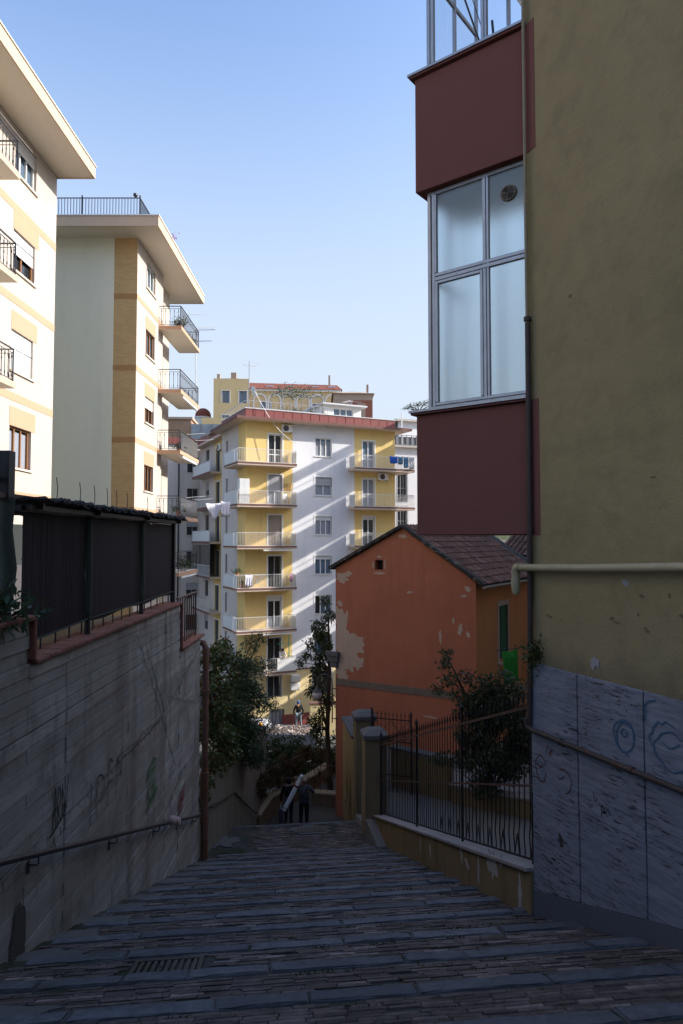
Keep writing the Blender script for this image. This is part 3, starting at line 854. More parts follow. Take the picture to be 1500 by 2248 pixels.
for y in [7.6 + .42 * i for i in range(16)]:
    MB().box(-.06, -.045, y, y + .018, -.0, .3).build('baluster', M['black_iron'], sf)
# lean-to roof over the screens
lr = thing('lean_to_roof', 'thin dark lean-to roof with a ragged reed edge above the screen fence', 'roof', (XW - .1, 7.0, .38))
mb = MB()
for i in range(70):
    y = .3 + i * .099
    zz = .02 + .012 * math.sin(i * 1.7) + (.03 if i < 12 else 0)
    mb.box(-1.9, .16 + random.uniform(-.03, .05), y, y + .095, zz, zz + .018 + random.uniform(0, .012))
mb.build('roof_sheet', M['thatch'], lr)
mb = MB()
for i in range(60):
    y = .3 + i * .115
    mb.tube([(.13 + random.uniform(-.02, .03), y, .055), (.14 + random.uniform(-.02, .03), y + .14, .05 + random.uniform(0, .03))], .022 + random.uniform(0, .014), 5)
mb.build('reed_edge', M['thatch'], lr)
for y in (.5, 2.3, 4.7, 6.95): MB().box(-1.9, .12, y, y + .05, -.05, .015).build('rafter', M['black_iron'], lr)
MB().box(.02, .06, .3, 7.1, -.06, -.004).build('fascia', M['black_iron'], lr)
mb = MB()
for y in (.9, 1.6, 2.1, 2.6, 3.0, 3.5, 4.6): mb.tube([(.1, y, .06), (.1, y + .02, .22), (.1, y - .02, .34)], .005, 4)
mb.build('wire_ends', M['black_iron'], lr)
# nearer, taller picket fence
pf = thing('picket_fence', 'tall black picket fence standing on the highest step of the wall at the left edge', 'fence', (XW - .2, 0, -.8))
for i in range(26):
    y = 3.6 + i * .13
    MB().box(-.01, .01, y, y + .095, .05, 1.62).build('picket', M['reed'], pf)
for z in (.25, 1.4): MB().box(-.045, -.012, 3.5, 7.0, z, z + .05).build('rail', M['black_iron'], pf)
MB().tube([(.02, 7.1, 0), (.02, 7.1, .2)], .06, 9).build('post_foot', M['black_iron'], pf)
MB().tube([(.02, 7.1, .15), (.035, 7.12, .5), (.0, 7.09, .9), (.03, 7.1, 1.24)], [.075, .085, .08, .07], 10).build('post_wrap', M['green_wrap'], pf, smooth=True)
MB().box(-.05, .07, 7.02, 7.15, 1.2, 1.72).build('post', M['black_iron'], pf)
MB().box(-.02, .05, 3.5, 7.7, 1.23, 1.28).build('cross_bar', M['brown_iron'], pf)
# short railing on the lowest coping step
sr = thing('wall_railing', 'short brown iron railing on the lowest step of the concrete wall', 'railing', (XW - .1, 14.2, -2.22))
for i in range(9):
    y = .05 + i * .215
    MB().box(-.012, .012, y, y + .024, .02, .98).build('bar', M['brown_iron'], sr)
MB().box(-.03, .03, 0, 1.82, .98, 1.01).build('top_rail', M['brown_iron'], sr)
MB().box(-.012, .012, 0, 1.82, .08, .1).build('bottom_rail', M['brown_iron'], sr)
MB().tube([(0, 1.79, 0), (0, 1.79, 1.0)], .02, 6).build('post', M['black_iron'], sr)
# garden behind the fence
MB().box(-10.6, XW - .36, -4, 14.0, -8, -1.55).box(-10.55, XW - .365, 14.0, 16.1, -8, -2.42).build('garden_terrace', M['earth'])['kind'] = 'structure'

# ================================================================== RIGHT-HAND APARTMENT BUILDING
AX, AY = 2.262, 8.143
RB_R = math.atan2(-0.922, 0.387)
rb = thing('apartment_building', 'olive-yellow rendered apartment building at the right with brown glazed veranda and stone base', 'building', (AX, AY, 0), RB_R)
RBM = TR((AX, AY, 0), RB_R); RBI = RBM.inverted()
def rbl(x, y): p = RBI @ Vector((x, y, 0)); return (p.x, p.y)
bx_, by_ = math.cos(R(-37.73)), math.sin(R(-37.73))          # direction of the veranda front
VW = 1.585
VB = (AX - VW * bx_, AY - VW * by_)
TV = RBI @ TR((VB[0], VB[1], 0), R(-37.73)) @ Matrix.Diagonal((VW / 1.49, 1, 1, 1))                  # veranda frame: x along front, -y outwards
p0 = (AX + .387 * .9, AY - .922 * .9)
poly = [rbl(*p0), rbl(AX + .387 * 24, AY - .922 * 24), rbl(26, -14), rbl(26, 13), rbl(p0[0] + .611 * 7, p0[1] + .791 * 7)]
MB().prism(poly, -9, 15.5).prism([(0, 0), (.9, 0), (.9, .14), (.09, .14)], -9, 15.5).build('wall', M['yellow_grey_plaster'], rb)
# veranda
vz = ((0.06, 1.66), (4.72, 6.31), (9.3, 10.9))
for z0, z1 in vz:
    MB(TV).box(0, 1.478, 0, 1.7, z0, z1).build('spandrel', M['brown_plaster'], rb, bevel=0.008)
    MB().box(0.004, .17, -.006, .03, z0 - .01, z1 + .01).build('painted_return', M['brown_plaster'], rb)
    MB(TV).box(-.055, 1.476, -.055, 1.75, z1 + .004, z1 + .03).build('ledge', M['brown_edge'], rb)
    MB(TV).box(-.075, 1.474, -.075, 1.77, z1 + .034, z1 + .065).build('ledge_cap', M['alu'], rb)
def vbar(mb, x0, x1, z0, z1, y0=.1, y1=.16): mb.box(x0, x1, y0, y1, z0, z1)
def veranda(z0, z1, ztr, mat, lower):
    f = MB(TV)
    vbar(f, .12, .165, z0, z1); vbar(f, .185, .225, z0 + .005, z1 - .005, .094, .15)
    vbar(f, .165, 1.47, z0, z0 + .05, .1, .158); vbar(f, .165, 1.47, z1 - .05, z1, .1, .158)
    vbar(f, .225, 1.455, z0 + .055, z0 + .095, .094, .15)
    vbar(f, .885, .925, z0 + .05, z1 - .05, .098, .156); vbar(f, .935, .965, z0 + .05, z1 - .05, .095, .152)
    vbar(f, 1.45, 1.476, z0 + .05, z1 - .05, .097, .15)
    if ztr:
        vbar(f, .225, 1.45, ztr - .055, ztr - .005, .09, .15); vbar(f, .225, 1.45, ztr + .005, ztr + .05, .093, .15)
        vbar(f, .225, .265, z0 + .1, ztr - .06, .09, .15); vbar(f, .845, .883, z0 + .1, ztr - .06, .09, .15); vbar(f, .265, .845, ztr - .1, ztr - .06, .091, .149)
        vbar(f, .225, .25, ztr + .055, z1 - .055, .09, .15)
    wo = f.build('window', M['alu'], rb, bevel=0.004)
    holes = [(.225, .885, z0 + .1, ztr), (.965, 1.45, z0 + .06, ztr), (.225, .885, ztr, z1 - .05), (.965, 1.45, ztr, z1 - .05)] if ztr else [(.225, .885, z0 + .06, z1 - .05), (.965, 1.45, z0 + .06, z1 - .05)]
    for a, b, c, d in holes:
        MB(TV).quad((a - .01, .125, c), (b + .01, .125, c), (b + .01, .125, d), (a - .01, .125, d)).build('pane', M[mat], wo, recalc=False)
    # end and back of the glazed box
    e = MB(TV)
    for y in (.16, .85, 1.56): e.box(.12, .16, y, y + .05, z0, z1)
    for z in (z0, (ztr or (z0 + z1) / 2) - .03, z1 - .06): e.box(.122, .158, .21, 1.56, z, z + .05)
    for x in (.62, 1.1): e.box(x, x + .05, 1.56, 1.6, z0, z1)
    for z in (z0, z1 - .06): e.box(.16, 1.47, 1.562, 1.6, z, z + .05)
    e.build('side_frame', M['alu'], wo)
    MB(TV).quad((.14, .2, z0 + .04), (.14, 1.57, z0 + .04), (.14, 1.57, z1 - .05), (.14, .2, z1 - .05)).build('pane', M['clear_glass'], wo, recalc=False)
    MB(TV).quad((.16, 1.58, z0 + .04), (1.47, 1.58, z0 + .04), (1.47, 1.58, z1 - .05), (.16, 1.58, z1 - .05)).build('pane', M['clear_glass'], wo, recalc=False)
    return wo
w1 = veranda(1.73, 4.715, 3.53, 'frosted', True)
w2 = veranda(6.385, 9.29, None, 'clear_glass', False)
# inside wall of the verandas
MB(TV).box(.17, 1.47, .17, 1.55, 4.69, 4.712).box(1.5, 2.1, .3, 1.75, 4.7, 4.8).build('ceiling', M['white_paint'], rb)
MB(TV).box(.17, 1.47, .17, 1.55, 1.735, 1.745).box(1.5, 2.1, .3, 1.75, 1.6, 1.7).build('floor', M['white_paint'], rb)
# round extractor fan in the top pane
M['fan_plastic'] = simple('fan_plastic', (0.16, 0.13, 0.10), 0.6)
fanT = TV @ Matrix.Translation((1.22, .118, 4.36)) @ Matrix.Rotation(R(90), 4, 'X')
fb = MB(fanT); fb.lathe([(.098, -.02), (.105, 0), (.1, .02), (.09, .026)], (0, 0, 0), 24)
fan = fb.build('extractor_fan', M['fan_plastic'], rb, smooth=True)
fb = MB(fanT)
for r in (.02, .038, .056, .074):
    for i in range(20):
        if i % 5 == 4: continue
        a0, a1 = 2 * math.pi * i / 20, 2 * math.pi * (i + 1) / 20
        fb.beam((r * math.cos(a0), r * math.sin(a0), .03), (r * math.cos(a1), r * math.sin(a1), .03), .007, .012)
fb.build('grille', M['dark_pipe'], fan)
# things seen in the upper veranda: leaning poles
M['dark_pole'] = metal('dark_pole', (0.05, 0.05, 0.055), 0.5)
for p, q, r in [((.3, .45, 8.2), (.78, .6, 6.42), .014), ((.4, .5, 8.2), (.84, .65, 6.42), .007), ((.93, .35, 6.9), (.955, .38, 6.42), .017), ((1.32, .5, 8.0), (1.32, .5, 6.42), .02)]:
    tag(MB().tube([RBM @ TV @ Vector(p), RBM @ TV @ Vector(q)], r, 7).build('pole', M['dark_pole']), {.014: 'long dark pole leaning behind the top veranda glass', .007: 'thin rod leaning beside the long dark pole behind the top veranda glass', .017: 'short dark stick standing behind the middle frame of the top veranda', .02: 'upright dark post behind the top veranda glass next to the wall'}[r], 'pole')
MB(TV).add([(1.1, .25, 7.35), (1.475, .25, 6.78), (1.475, .25, 8.5), (1.1, .25, 8.5), (1.1, 1.5, 7.35), (1.475, 1.5, 6.78), (1.475, 1.5, 8.5), (1.1, 1.5, 8.5)], [(0, 1, 2, 3), (7, 6, 5, 4), (0, 4, 5, 1), (1, 5, 6, 2), (2, 6, 7, 3), (3, 7, 4, 0)]).build('awning_box', M['white_paint'], rb)
# pipes
MB().tube([(.03, -.05, 15), (.03, -.05, 6.4), (.035, -.05, 3), (.045, -.05, 1.75)], .021, 10).build('downpipe', M['olive_pipe'], rb, smooth=True)
MB().tube([(.045, -.05, 2.6), (.04, -.05, .4), (.03, -.055, -1.0), (.0, -.06, -2.2)], .034, 10).build('downpipe', M['dark_pipe'], rb, smooth=True)
for z in (2.62, .1, -1.3): MB().tube([(.04, -.05, z), (.04, -.05, z + .05)], .044, 10).build('collar', M['dark_pipe'], rb, smooth=True)
MB().tube([(-.1, -.12, -.33), (.2, -.11, -.325), (1.0, -.10, -.30), (3.2, -.10, -.2)], .043, 12).build('waste_pipe', M['cream_pipe'], rb, smooth=True)
MB().tube([(-.06, -.12, -.325), (-.13, -.12, -.335), (-.15, -.12, -.38), (-.15, -.12, -.46), (-.15, -.12, -.6)], [.05, .052, .052, .046, .046], 12).build('elbow', M['cream_pipe'], rb, smooth=True)
MB().tube([(-.15, -.12, -.46), (-.15, -.12, -.52), (-.15, -.12, -.62), (-.15, -.12, -.66)], [.053, .055, .05, .03], 12).build('cup', M['cream_pipe'], rb, smooth=True)
MB().tube([(-.02, -.10, -2.1), (0, -.1, -2.19), (.12, -.1, -2.205), (1.2, -.1, -2.21), (3.4, -.1, -2.22)], .03, 10).build('low_pipe', M['dark_pipe'], rb, smooth=True)
for s_ in (.55, 1.55, 2.6): MB().tube([(s_, -.1, -2.208), (s_ + .05, -.1, -2.208)], .037, 10).build('collar', M['dark_pipe'], rb, smooth=True)
# stone base: one slab per panel
def travertine():
    t = NT('travertine'); g = t.n.new('ShaderNodeTexCoord'); oi = t.n.new('ShaderNodeObjectInfo')
    mp = t.n.new('ShaderNodeMapping'); mp.inputs['Scale'].default_value = (2.2, 2.2, 16); mp.inputs['Rotation'].default_value = (0, R(-4), 0)
    t.lk(g.outputs['Object'], mp.inputs[0])
    ly = t.noise(1.0, 6, 0.7, mp.outputs[0], 0.4)
    base = t.ramp(ly, [(0.28, (0.13, 0.14, 0.17)), (0.5, (0.21, 0.222, 0.265)), (0.75, (0.31, 0.32, 0.36))])
    mp2 = t.n.new('ShaderNodeMapping'); mp2.inputs['Scale'].default_value = (7, 7, 42); t.lk(g.outputs['Object'], mp2.inputs[0])
    pn = t.noise(1.0, 5, 0.7, mp2.outputs[0], 0.6)
    pit = t.math('MULTIPLY', t.ramp(pn, [(0.545, 0.0), (0.585, 1.0)]), t.ramp(t.noise(1.3, 3, 0.6, t.coord()), [(0.40, 0.0), (0.56, 1.0)]))
    base = t.mix(pit, base, (0.03, 0.03, 0.033))
    d = t.ramp(t.noise(0.8, 5, 0.65, t.coord((1, 1, .6))), [(0.5, 0.0), (0.75, 0.55)])
    base = t.mix(d, base, (0.10, 0.10, 0.11))
    t.color(base).rough(0.75, 0.3)
    t.bump(pit, -0.9, 0.012); t.bump(ly, 0.35, 0.008)
    return t.m
M['travertine'] = travertine()
M['grey_plinth'] = plaster('grey_plinth', (0.12, 0.125, 0.15), 0.2, 0.3, scale=2, bump=0.4)
cols = [(.0, .765, -2.96), (.775, 1.665, -2.885), (1.675, 2.58, -2.68), (2.59, 3.5, -2.6), (3.51, 4.4, -2.5), (4.41, 5.3, -2.4)]
for s0, s1, zj in cols:
    zb = lambda s: -4.42 + 0.30 * s
    MB().box(s0 + .003, s1 - .003, -.032 + random.uniform(-.003, .003), .02, zj + .004, -1.45).build('stone_panel', M['travertine'], rb, bevel=0.004)
    p = MB(); q = -.03 + random.uniform(-.003, .003)
    p.add([(s0 + .003, q, zb(s0) + .34), (s1 - .003, q, zb(s1) + .34), (s1 - .003, q, zj - .004), (s0 + .003, q, zj - .004), (s0 + .003, .02, zb(s0) + .34), (s1 - .003, .02, zb(s1) + .34), (s1 - .003, .02, zj - .004), (s0 + .003, .02, zj - .004)], [(0, 1, 2, 3), (7, 6, 5, 4), (0, 4, 5, 1), (1, 5, 6, 2), (2, 6, 7, 3), (3, 7, 4, 0)])
    p.build('stone_panel', M['travertine'], rb, bevel=0.004)
    p = MB(); q = -.038
    p.add([(s0, q, zb(s0) - .6), (s1 + .008, q, zb(s1) - .6), (s1 + .008, q, zb(s1) + .336), (s0, q, zb(s0) + .336), (s0, .02, zb(s0) - .6), (s1 + .008, .02, zb(s1) - .6), (s1 + .008, .02, zb(s1) + .336), (s0, .02, zb(s0) + .336)], [(0, 1, 2, 3), (7, 6, 5, 4), (0, 4, 5, 1), (1, 5, 6, 2), (2, 6, 7, 3), (3, 7, 4, 0)])
    p.build('plinth', M['grey_plinth'], rb)
# flaked spots of the render above the stone
M['bare_render'] = plaster('bare_render', (0.36, 0.35, 0.36), 0.2, 0)
M['dirt_render'] = plaster('dirt_render', (0.17, 0.135, 0.08), 0.3, 0)
for s_, z, r in [(1.02, -1.28, .05), (.98, -1.33, .03), (1.45, -.43, .035)]:
    mb = MB(); blob(mb, s_, z, r, r * 1.1, 0, 0, 16, .4); mb.v = [(x, -.006 - zz * .1, y) for x, y, zz in mb.v]; mb.build('flaked_spot', M['bare_render'], rb)
for _ in range(14):
    s_, z = random.uniform(.25, 2.3), random.uniform(-.95, -.4) if random.random() < .8 else random.uniform(-1.3, 3)
    mb = MB(); blob(mb, s_, z, random.uniform(.012, .04), random.uniform(.008, .025), 0, 0, 11, .5); mb.v = [(x, -.005 - zz * .1, y) for x, y, zz in mb.v]; mb.build('flaked_spot', M['dirt_render'], rb)
# painted scrawls on the stone
TB = dict(ux=(1, 0, 0), uz=(0, 0, 1), n=(0, -1, 0), parent=rb)
def ring(cx, cz, rx, rz, t0=0, t1=6.6, n=18, wob=.1): return [(cx + rx * (1 + random.uniform(-wob, wob)) * math.cos(t0 + (t1 - t0) * i / n), cz + rz * (1 + random.uniform(-wob, wob)) * math.sin(t0 + (t1 - t0) * i / n)) for i in range(n + 1)]
strokes('graffiti', M['paint_blue'], [ring(1.43, -1.93, .13, .16), ring(1.43, -1.9, .035, .035), ring(1.45, -1.95, .12, .15, 1, 5)], (0, -.036, 0), w=.016, **TB)
strokes('graffiti', M['paint_blue'], [ring(2.0, -1.93, .2, .17), [(1.9, -1.87), (1.98, -1.9), (2.08, -1.84)], [(1.70, -1.72), (1.70, -1.56), (1.82, -1.5)], ring(1.95, -1.88, .21, .2, 1.2, 3.4, 10)], (0, -.036, 0), w=.017, **TB)
strokes('graffiti', M['paint_brown'], [ring(.17, -2.62, .09, .15, .3, 6.0), [(.12, -2.6), (.16, -2.62), (.2, -2.58)], [(.27, -2.4), (.3, -2.33)], [(.31, -2.42), (.36, -2.36), (.33, -2.44)], ring(.52, -2.65, .15, .13, 1.8, -1.2, 12), [(.45, -2.62), (.5, -2.64), (.55, -2.6)]], (0, -.036, 0), w=.012, **TB)
strokes('graffiti', M['paint_dark'], [[(1.0, -2.62), (1.02, -2.7), (1.06, -2.66)], [(1.08, -2.69), (1.1, -2.73), (1.13, -2.7)], ring(1.13, -2.75, .02, .03), [(1.15, -2.72), (1.16, -2.78), (1.2, -2.72), (1.22, -2.78)], [(1.1, -2.82), (1.13, -2.77), (1.2, -2.8)]], (0, -.036, 0), w=.008, **TB)
mb = MB(); blob(mb, .48, -3.32, .035, .06, 0, 0, 14, .5); mb.v = [(x, -.034 - zz * .1, y) for x, y, zz in mb.v]; mb.build('chipped_hole', M['dark_pipe'], rb)

# ------------------------------------------------------------------ buildings on the sunny side (they shade the steps)
M['far_cream'] = plaster('far_cream', (0.72, 0.66, 0.55), 0.05, 0.1)
nb = MB(); nb.box(16, 30, 13.2, 44, -14.5, 13.6)
nb = nb.build('wall', M['far_cream'])
nbt = thing('apartment_block', 'cream apartment block east of the yard, behind the olive-yellow building', 'building', (9.2, 13.2, -14.5))
nb.parent = nbt; nb.matrix_parent_inverse = nbt.matrix_world.inverted(); nb.location = (-9.2, -13.2, 14.5)

# ------------------------------------------------------------------ low wall, pillars and iron fence
M['ochre_wall'] = plaster('ochre_wall', (0.22, 0.16, 0.085), 0.25, 0.8, (0.07, 0.06, 0.045), scale=1.3, bump=0.5, grain=40)
M['marble_cap'] = plaster('marble_cap', (0.30, 0.275, 0.265), 0.2, 0.5, scale=3, bump=0.3)
M['stone_cap'] = plaster('stone_cap', (0.13, 0.13, 0.132), 0.35, 0.6, (0.06, 0.06, 0.05), scale=5, bump=0.6)
C0, C1 = 7.82, 18.8
def zcop(c): return -3.82 - (c - C0) * 0.338
lwall = thing('low_wall', 'ochre plastered low wall with pale stone coping beside the steps', 'wall', (0, 0, 0), ST)
lwm = MB(); lwm.prism([(3.13, C0), (3.38, C0), (3.38, C1), (3.13, C1)], lambda x, y: zl(y) - 1.6, lambda x, y: zcop(y) - .05)
lwm.build('wall', M['ochre_wall'], lwall)
n = 8
for i in range(n):
    a, b = C0 + (C1 - C0) * i / n + .003, C0 + (C1 - C0) * (i + 1) / n - .003
    m_ = MB(); m_.prism([(3.08, a), (3.42, a), (3.42, b), (3.08, b)], lambda x, y: zcop(y) - .048, lambda x, y: zcop(y) + .004); m_.build('coping_stone', M['marble_cap'], lwall, bevel=.008)
for c, z, rx, rz in [(9.15, .42, .17, .2), (8.15, .12, .07, .22), (9.75, .28, .05, .16), (10.3, .3, .1, .06), (10.6, .4, .06, .12), (12.6, .3, .05, .14), (13.4, .35, .04, .12), (8.8, .5, .05, .1)]:
    mb = MB(); blob(mb, c, zl(c) + z, rx, rz, 0, 0, 20, .45); mb.v = [(3.128 - zz * .08, x, y) for x, y, zz in mb.v]; mb.build('peeled_patch', M['bare_render'], lwall)
fence = thing('iron_fence', 'tall black wrought iron fence on the ochre low wall', 'fence', (0, 0, 0), ST)
nb_ = 62
for i in range(nb_):
    c = C0 + .12 + (C1 - C0 - .2) * i / (nb_ - 1); z = zcop(c)
    m_ = MB(); r = .0085
    mid = z + .92
    if i % 3 == 2 or i < 9:
        m_.tube([(3.26, c, z + .05), (3.26, c, z + .14), (3.26, c + .035, z + .3), (3.26, c, z + .5), (3.26, c, z + 1.05), (3.26, c + .025, z + 1.25), (3.26, c, z + 1.5), (3.26, c, z + 1.96)], r, 5)
    else:
        m_.tube([(3.26, c, z + .05), (3.26, c, z + 1.96)], r, 5)
    m_.tube([(3.26, c, z + 1.95), (3.26, c, z + 2.0), (3.26, c, z + 2.1)], [.009, .018, .002], 5)
    m_.build('bar', M['black_iron'], fence)
for i in range(0, nb_ - 1, 1):
    if i % 3 or i > 24: continue
    c = C0 + .12 + (C1 - C0 - .2) * i / (nb_ - 1); d = (C1 - C0 - .2) / (nb_ - 1); z = zcop(c)
    MB().beam((3.26, c + .01, z + .06), (3.26, c + d * .5, z + .3), .011, .011).beam((3.26, c + d * .5, z + .3), (3.26, c + d - .01, z + .06 - .03), .011, .011).build('scroll', M['black_iron'], fence)
for h, w in ((.06, .03), (.93, .026), (1.88, .034)):
    MB().beam((3.26, C0 + .05, zcop(C0 + .05) + h), (3.26, C1, zcop(C1) + h), .014, w).build('rail', M['black_iron'] if h < .5 else M['brown_iron'], fence)
for c in (8.05, 11.0, 14.3, 18.6):
    m_ = MB(); m_.beam((3.27, c, zcop(c)), (3.27, c, zcop(c) + 2.12), .036); m_.lathe([(.03, 0), (.045, .04), (.02, .08), (.002, .14)], (3.27, c, zcop(c) + 2.12), 8); m_.build('post', M['black_iron'], fence)
M['pillar_plaster'] = plaster('pillar_plaster', (0.24, 0.19, 0.115), 0.2, 0.8, (0.075, 0.065, 0.05), scale=1.5, bump=0.5)
def pillar(a0, a1, c0, c1, zb, zt, label):
    t = thing('gate_pillar', label, 'pillar', tuple(sw((a0 + a1) / 2, (c0 + c1) / 2, zb)), ST, 'gate pillars')
    w, d, h = (a1 - a0) / 2, (c1 - c0) / 2, zt - zb
    MB().box(-w, w, -d, d, -.5, h).build('shaft', M['pillar_plaster'], t, bevel=.012)
    m_ = MB(); m_.add([(-w - .05, -d - .05, h), (w + .05, -d - .05, h), (w + .05, d + .05, h), (-w - .05, d + .05, h), (-w - .05, -d - .05, h + .12), (w + .05, -d - .05, h + .12), (w + .05, d + .05, h + .12), (-w - .05, d + .05, h + .12), (-w * .6, -d * .5, h + .24), (w * .6, -d * .5, h + .24), (w * .6, d * .5, h + .24), (-w * .6, d * .5, h + .24)],
        [(3, 2, 1, 0), (0, 1, 5, 4), (1, 2, 6, 5), (2, 3, 7, 6), (3, 0, 4, 7), (4, 5, 9, 8), (5, 6, 10, 9), (6, 7, 11, 10), (7, 4, 8, 11), (8, 9, 10, 11)])
    m_.build('cap', M['stone_cap'], t, bevel=.01)
    return t
pillar(2.86, 3.46, 18.8, 19.4, -8.3, -5.5, 'nearer gate pillar where the iron fence ends, grey stone cap')
pillar(2.9, 3.5, 21.0, 21.6, -8.8, -5.55, 'farther gate pillar beside the scrawled ochre wall, grey stone cap')
MB().prism([tuple(sw(2.95, 19.42)[:2]), tuple(sw(3.35, 19.42)[:2]), tuple(sw(3.3, 21.0)[:2]), tuple(sw(2.9, 21.0)[:2])], -9, lambda x, y: -8.0 - (y - 19.4) * .2).build('threshold', M['marble_cap'])['kind'] = 'structure'
# scrawled wall past the second pillar
M['ochre_light'] = plaster('ochre_light', (0.36, 0.255, 0.115), 0.18, 0.6, (0.10, 0.085, 0.06), scale=1.4, bump=0.4)
gw = thing('scrawled_wall', 'ochre garden wall with dark and red graffiti behind the far gate pillar', 'wall', (.36, 21.75, -12))
gd = Vector((-.30, 2.3, 0)).normalized(); gang = math.atan2(gd.y, gd.x)
gw.rotation_euler = (0, 0, gang)
MB().box(0, 2.4, -.3, 0, -1, 5.75).build('wall', M['ochre_light'], gw).location = (0, 0, 0)
MB().box(-.02, 2.44, -.36, .06, 5.755, 5.84).build('coping', M['stone_cap'], gw, bevel=.01)
GP = dict(ux=(1, 0, 0), uz=(0, 0, 1), n=(0, 1, 0), parent=gw)
strokes('graffiti', M['paint_dark'], [[(.3, 2.9), (.5, 4.4), (.6, 3.1)], [(.8, 4.6), (.7, 3.6), (1.0, 3.0)], [(1.1, 4.3), (1.3, 3.4)], [(.4, 3.5), (1.5, 4.0)], [(1.6, 4.7), (1.5, 3.4), (1.9, 3.1)]], (0, .003, 0), w=.05, **GP)
strokes('graffiti', M['paint_red'], [[(.4, 2.2), (.6, 3.0), (.75, 2.3)], [(.3, 2.6), (1.0, 2.5)], [(.8, 3.0), (1.1, 2.1)]], (0, .003, 0), w=.06, **GP)
# yard
yz = -7.62
MB().prism([(2.0, 9.0), (9.0, 12.5), (9.2, 26), (4, 26), (.6, 25.4), (.6, 19.5)], -13, yz).build('yard', M['pebble_paving'])['kind'] = 'structure'
yw = thing('planter_wall', 'low ochre planter wall with pale edge at the back of the yard', 'wall', (0, 0, yz))
def wallseg(mb, p, q, w, z0, z1):
    p = Vector(p); q = Vector(q); d = (q - p).normalized(); s = Vector((-d.y, d.x)) * w / 2
    mb.prism([tuple(p - s), tuple(q - s), tuple(q + s), tuple(p + s)], z0, z1)
m_ = MB(); wallseg(m_, (3.25, 20.2), (7.5, 17.7), .25, -.2, .5); m_.build('wall', M['ochre_wall'], yw)
m_ = MB(); wallseg(m_, (3.2, 20.23), (7.5, 17.7), .32, .503, .56); m_.build('coping', M['marble_cap'], yw)
yw2 = thing('garden_wall', 'head-high ochre wall inside the yard behind the fence', 'wall', (0, 0, yz))
m_ = MB(); wallseg(m_, (1.6, 21.5), (3.2, 20.35), .25, -.2, 1.15); m_.build('wall', M['ochre_wall'], yw2)
m_ = MB(); wallseg(m_, (1.55, 21.53), (3.22, 20.34), .34, 1.153, 1.23); m_.build('coping', M['stone_cap'], yw2)
# gate leaf standing open
gt = thing('iron_gate', 'small black iron gate with pointed bars between the two pillars', 'gate', tuple(sw(3.4, 20.95, -8.3)), ST + R(-28))
for i in range(10):
    x = .05 + i * .125; h = 2.95
    m_ = MB(); m_.tube([(x, 0, .1), (x, 0, h)], .010, 5); m_.tube([(x, 0, h), (x, 0, h + .04), (x, 0, h + .13)], [.01, .018, .002], 5); m_.build('bar', M['black_iron'], gt)
for z in (.12, 1.2, 2.2, 2.85): MB().beam((0, 0, z), (1.24, 0, z), .014, .03).build('rail', M['black_iron'], gt)
MB().beam((0, 0, 0), (0, 0, 3.15), .045).build('post', M['black_iron'], gt); MB().beam((1.24, 0, 0.05), (1.24, 0, 3.1), .045).build('post', M['black_iron'], gt)
for a, b in (((.1, 2.25), (.6, 2.8)), ((.6, 2.25), (1.15, 2.8)), ((.6, 2.8), (1.1, 2.25)), ((.1, 2.8), (.6, 2.25))): MB().beam((a[0], .012, a[1]), (b[0], .012, b[1]), .012).build('brace', M['black_iron'], gt)

# ================================================================== ORANGE HOUSE
def orange_mat():
    t = NT('orange_plaster'); v = t.coord()
    c = (0.47, 0.170, 0.098)
    base = t.mix(t.noise(0.5, 5, 0.6, v), mulc(c, .72), mulc(c, 1.12))
    z = t.n.new('ShaderNodeSeparateXYZ'); tc = t.n.new('ShaderNodeTexCoord'); t.lk(tc.outputs['Object'], z.inputs[0])
    st = t.ramp(t.noise(1.0, 5, 0.65, t.coord((3, 3, .3))), [(0.5, 0.0), (0.75, .5)])
    base = t.mix(st, base, (0.32, 0.115, 0.07))
    fl = t.math('MULTIPLY', t.ramp(t.noise(2.2, 9, 0.72, v), [(0.655, 0.0), (0.665, 1.0)]), t.ramp(t.noise(0.3, 3, 0.5, v), [(0.44, 0.0), (0.56, 1.0)]))
    base = t.mix(fl, base, (0.42, 0.28, 0.19))
    t.color(base).rough(.9, .2); t.bump(t.noise(45, 3, .6, v), .3, .004); t.bump(t.noise(2.5, 4, .5, v), .35, .02); t.bump(fl, -.5, .008)
    return t.m
M['orange_plaster'] = orange_mat()
M['peach_plaster'] = plaster('peach_plaster', (0.46, 0.20, 0.085), 0.15, 0.3, scale=.8)
M['bare_tan'] = plaster('bare_tan', (0.52, 0.39, 0.30), 0.2, 0.2, (0.40, 0.22, 0.14), scale=3, bump=0.5)
M['band_grey'] = plaster('band_grey', (0.20, 0.155, 0.125), 0.25, 0.5, scale=3)
M['roof_tile'] = brick_piece_mat('roof_tile', [(0.0, (0.14, 0.075, 0.055)), (0.5, (0.21, 0.11, 0.08)), (0.85, (0.27, 0.145, 0.105)), (1.0, (0.33, 0.19, 0.14))], moss=0.25, grain=30, pits=0.12)
M['mossy_edge'] = plaster('mossy_edge', (0.05, 0.047, 0.042), 0.4, 0, scale=6, bump=0.9, grain=20, patch=(0.17, 0.15, 0.12), patch_amt=0.57)
M['green_shutter'] = simple('green_shutter', (0.03, 0.13, 0.065), 0.6)
M['gutter'] = metal('gutter', (0.25, 0.23, 0.21), 0.5)
HR = math.atan2(-1, 1.7)
oh = thing('orange_house', 'orange plastered gabled house with tiled roof and peeling paint', 'house', (-.23, 27.0, 0), HR)
W_, AXx, ZL, ZR, ZA = 5.74, 2.93, -1.12, -1.47, .43
hole = (1.76, 2.09, -1.15, -.78)
g = MB()
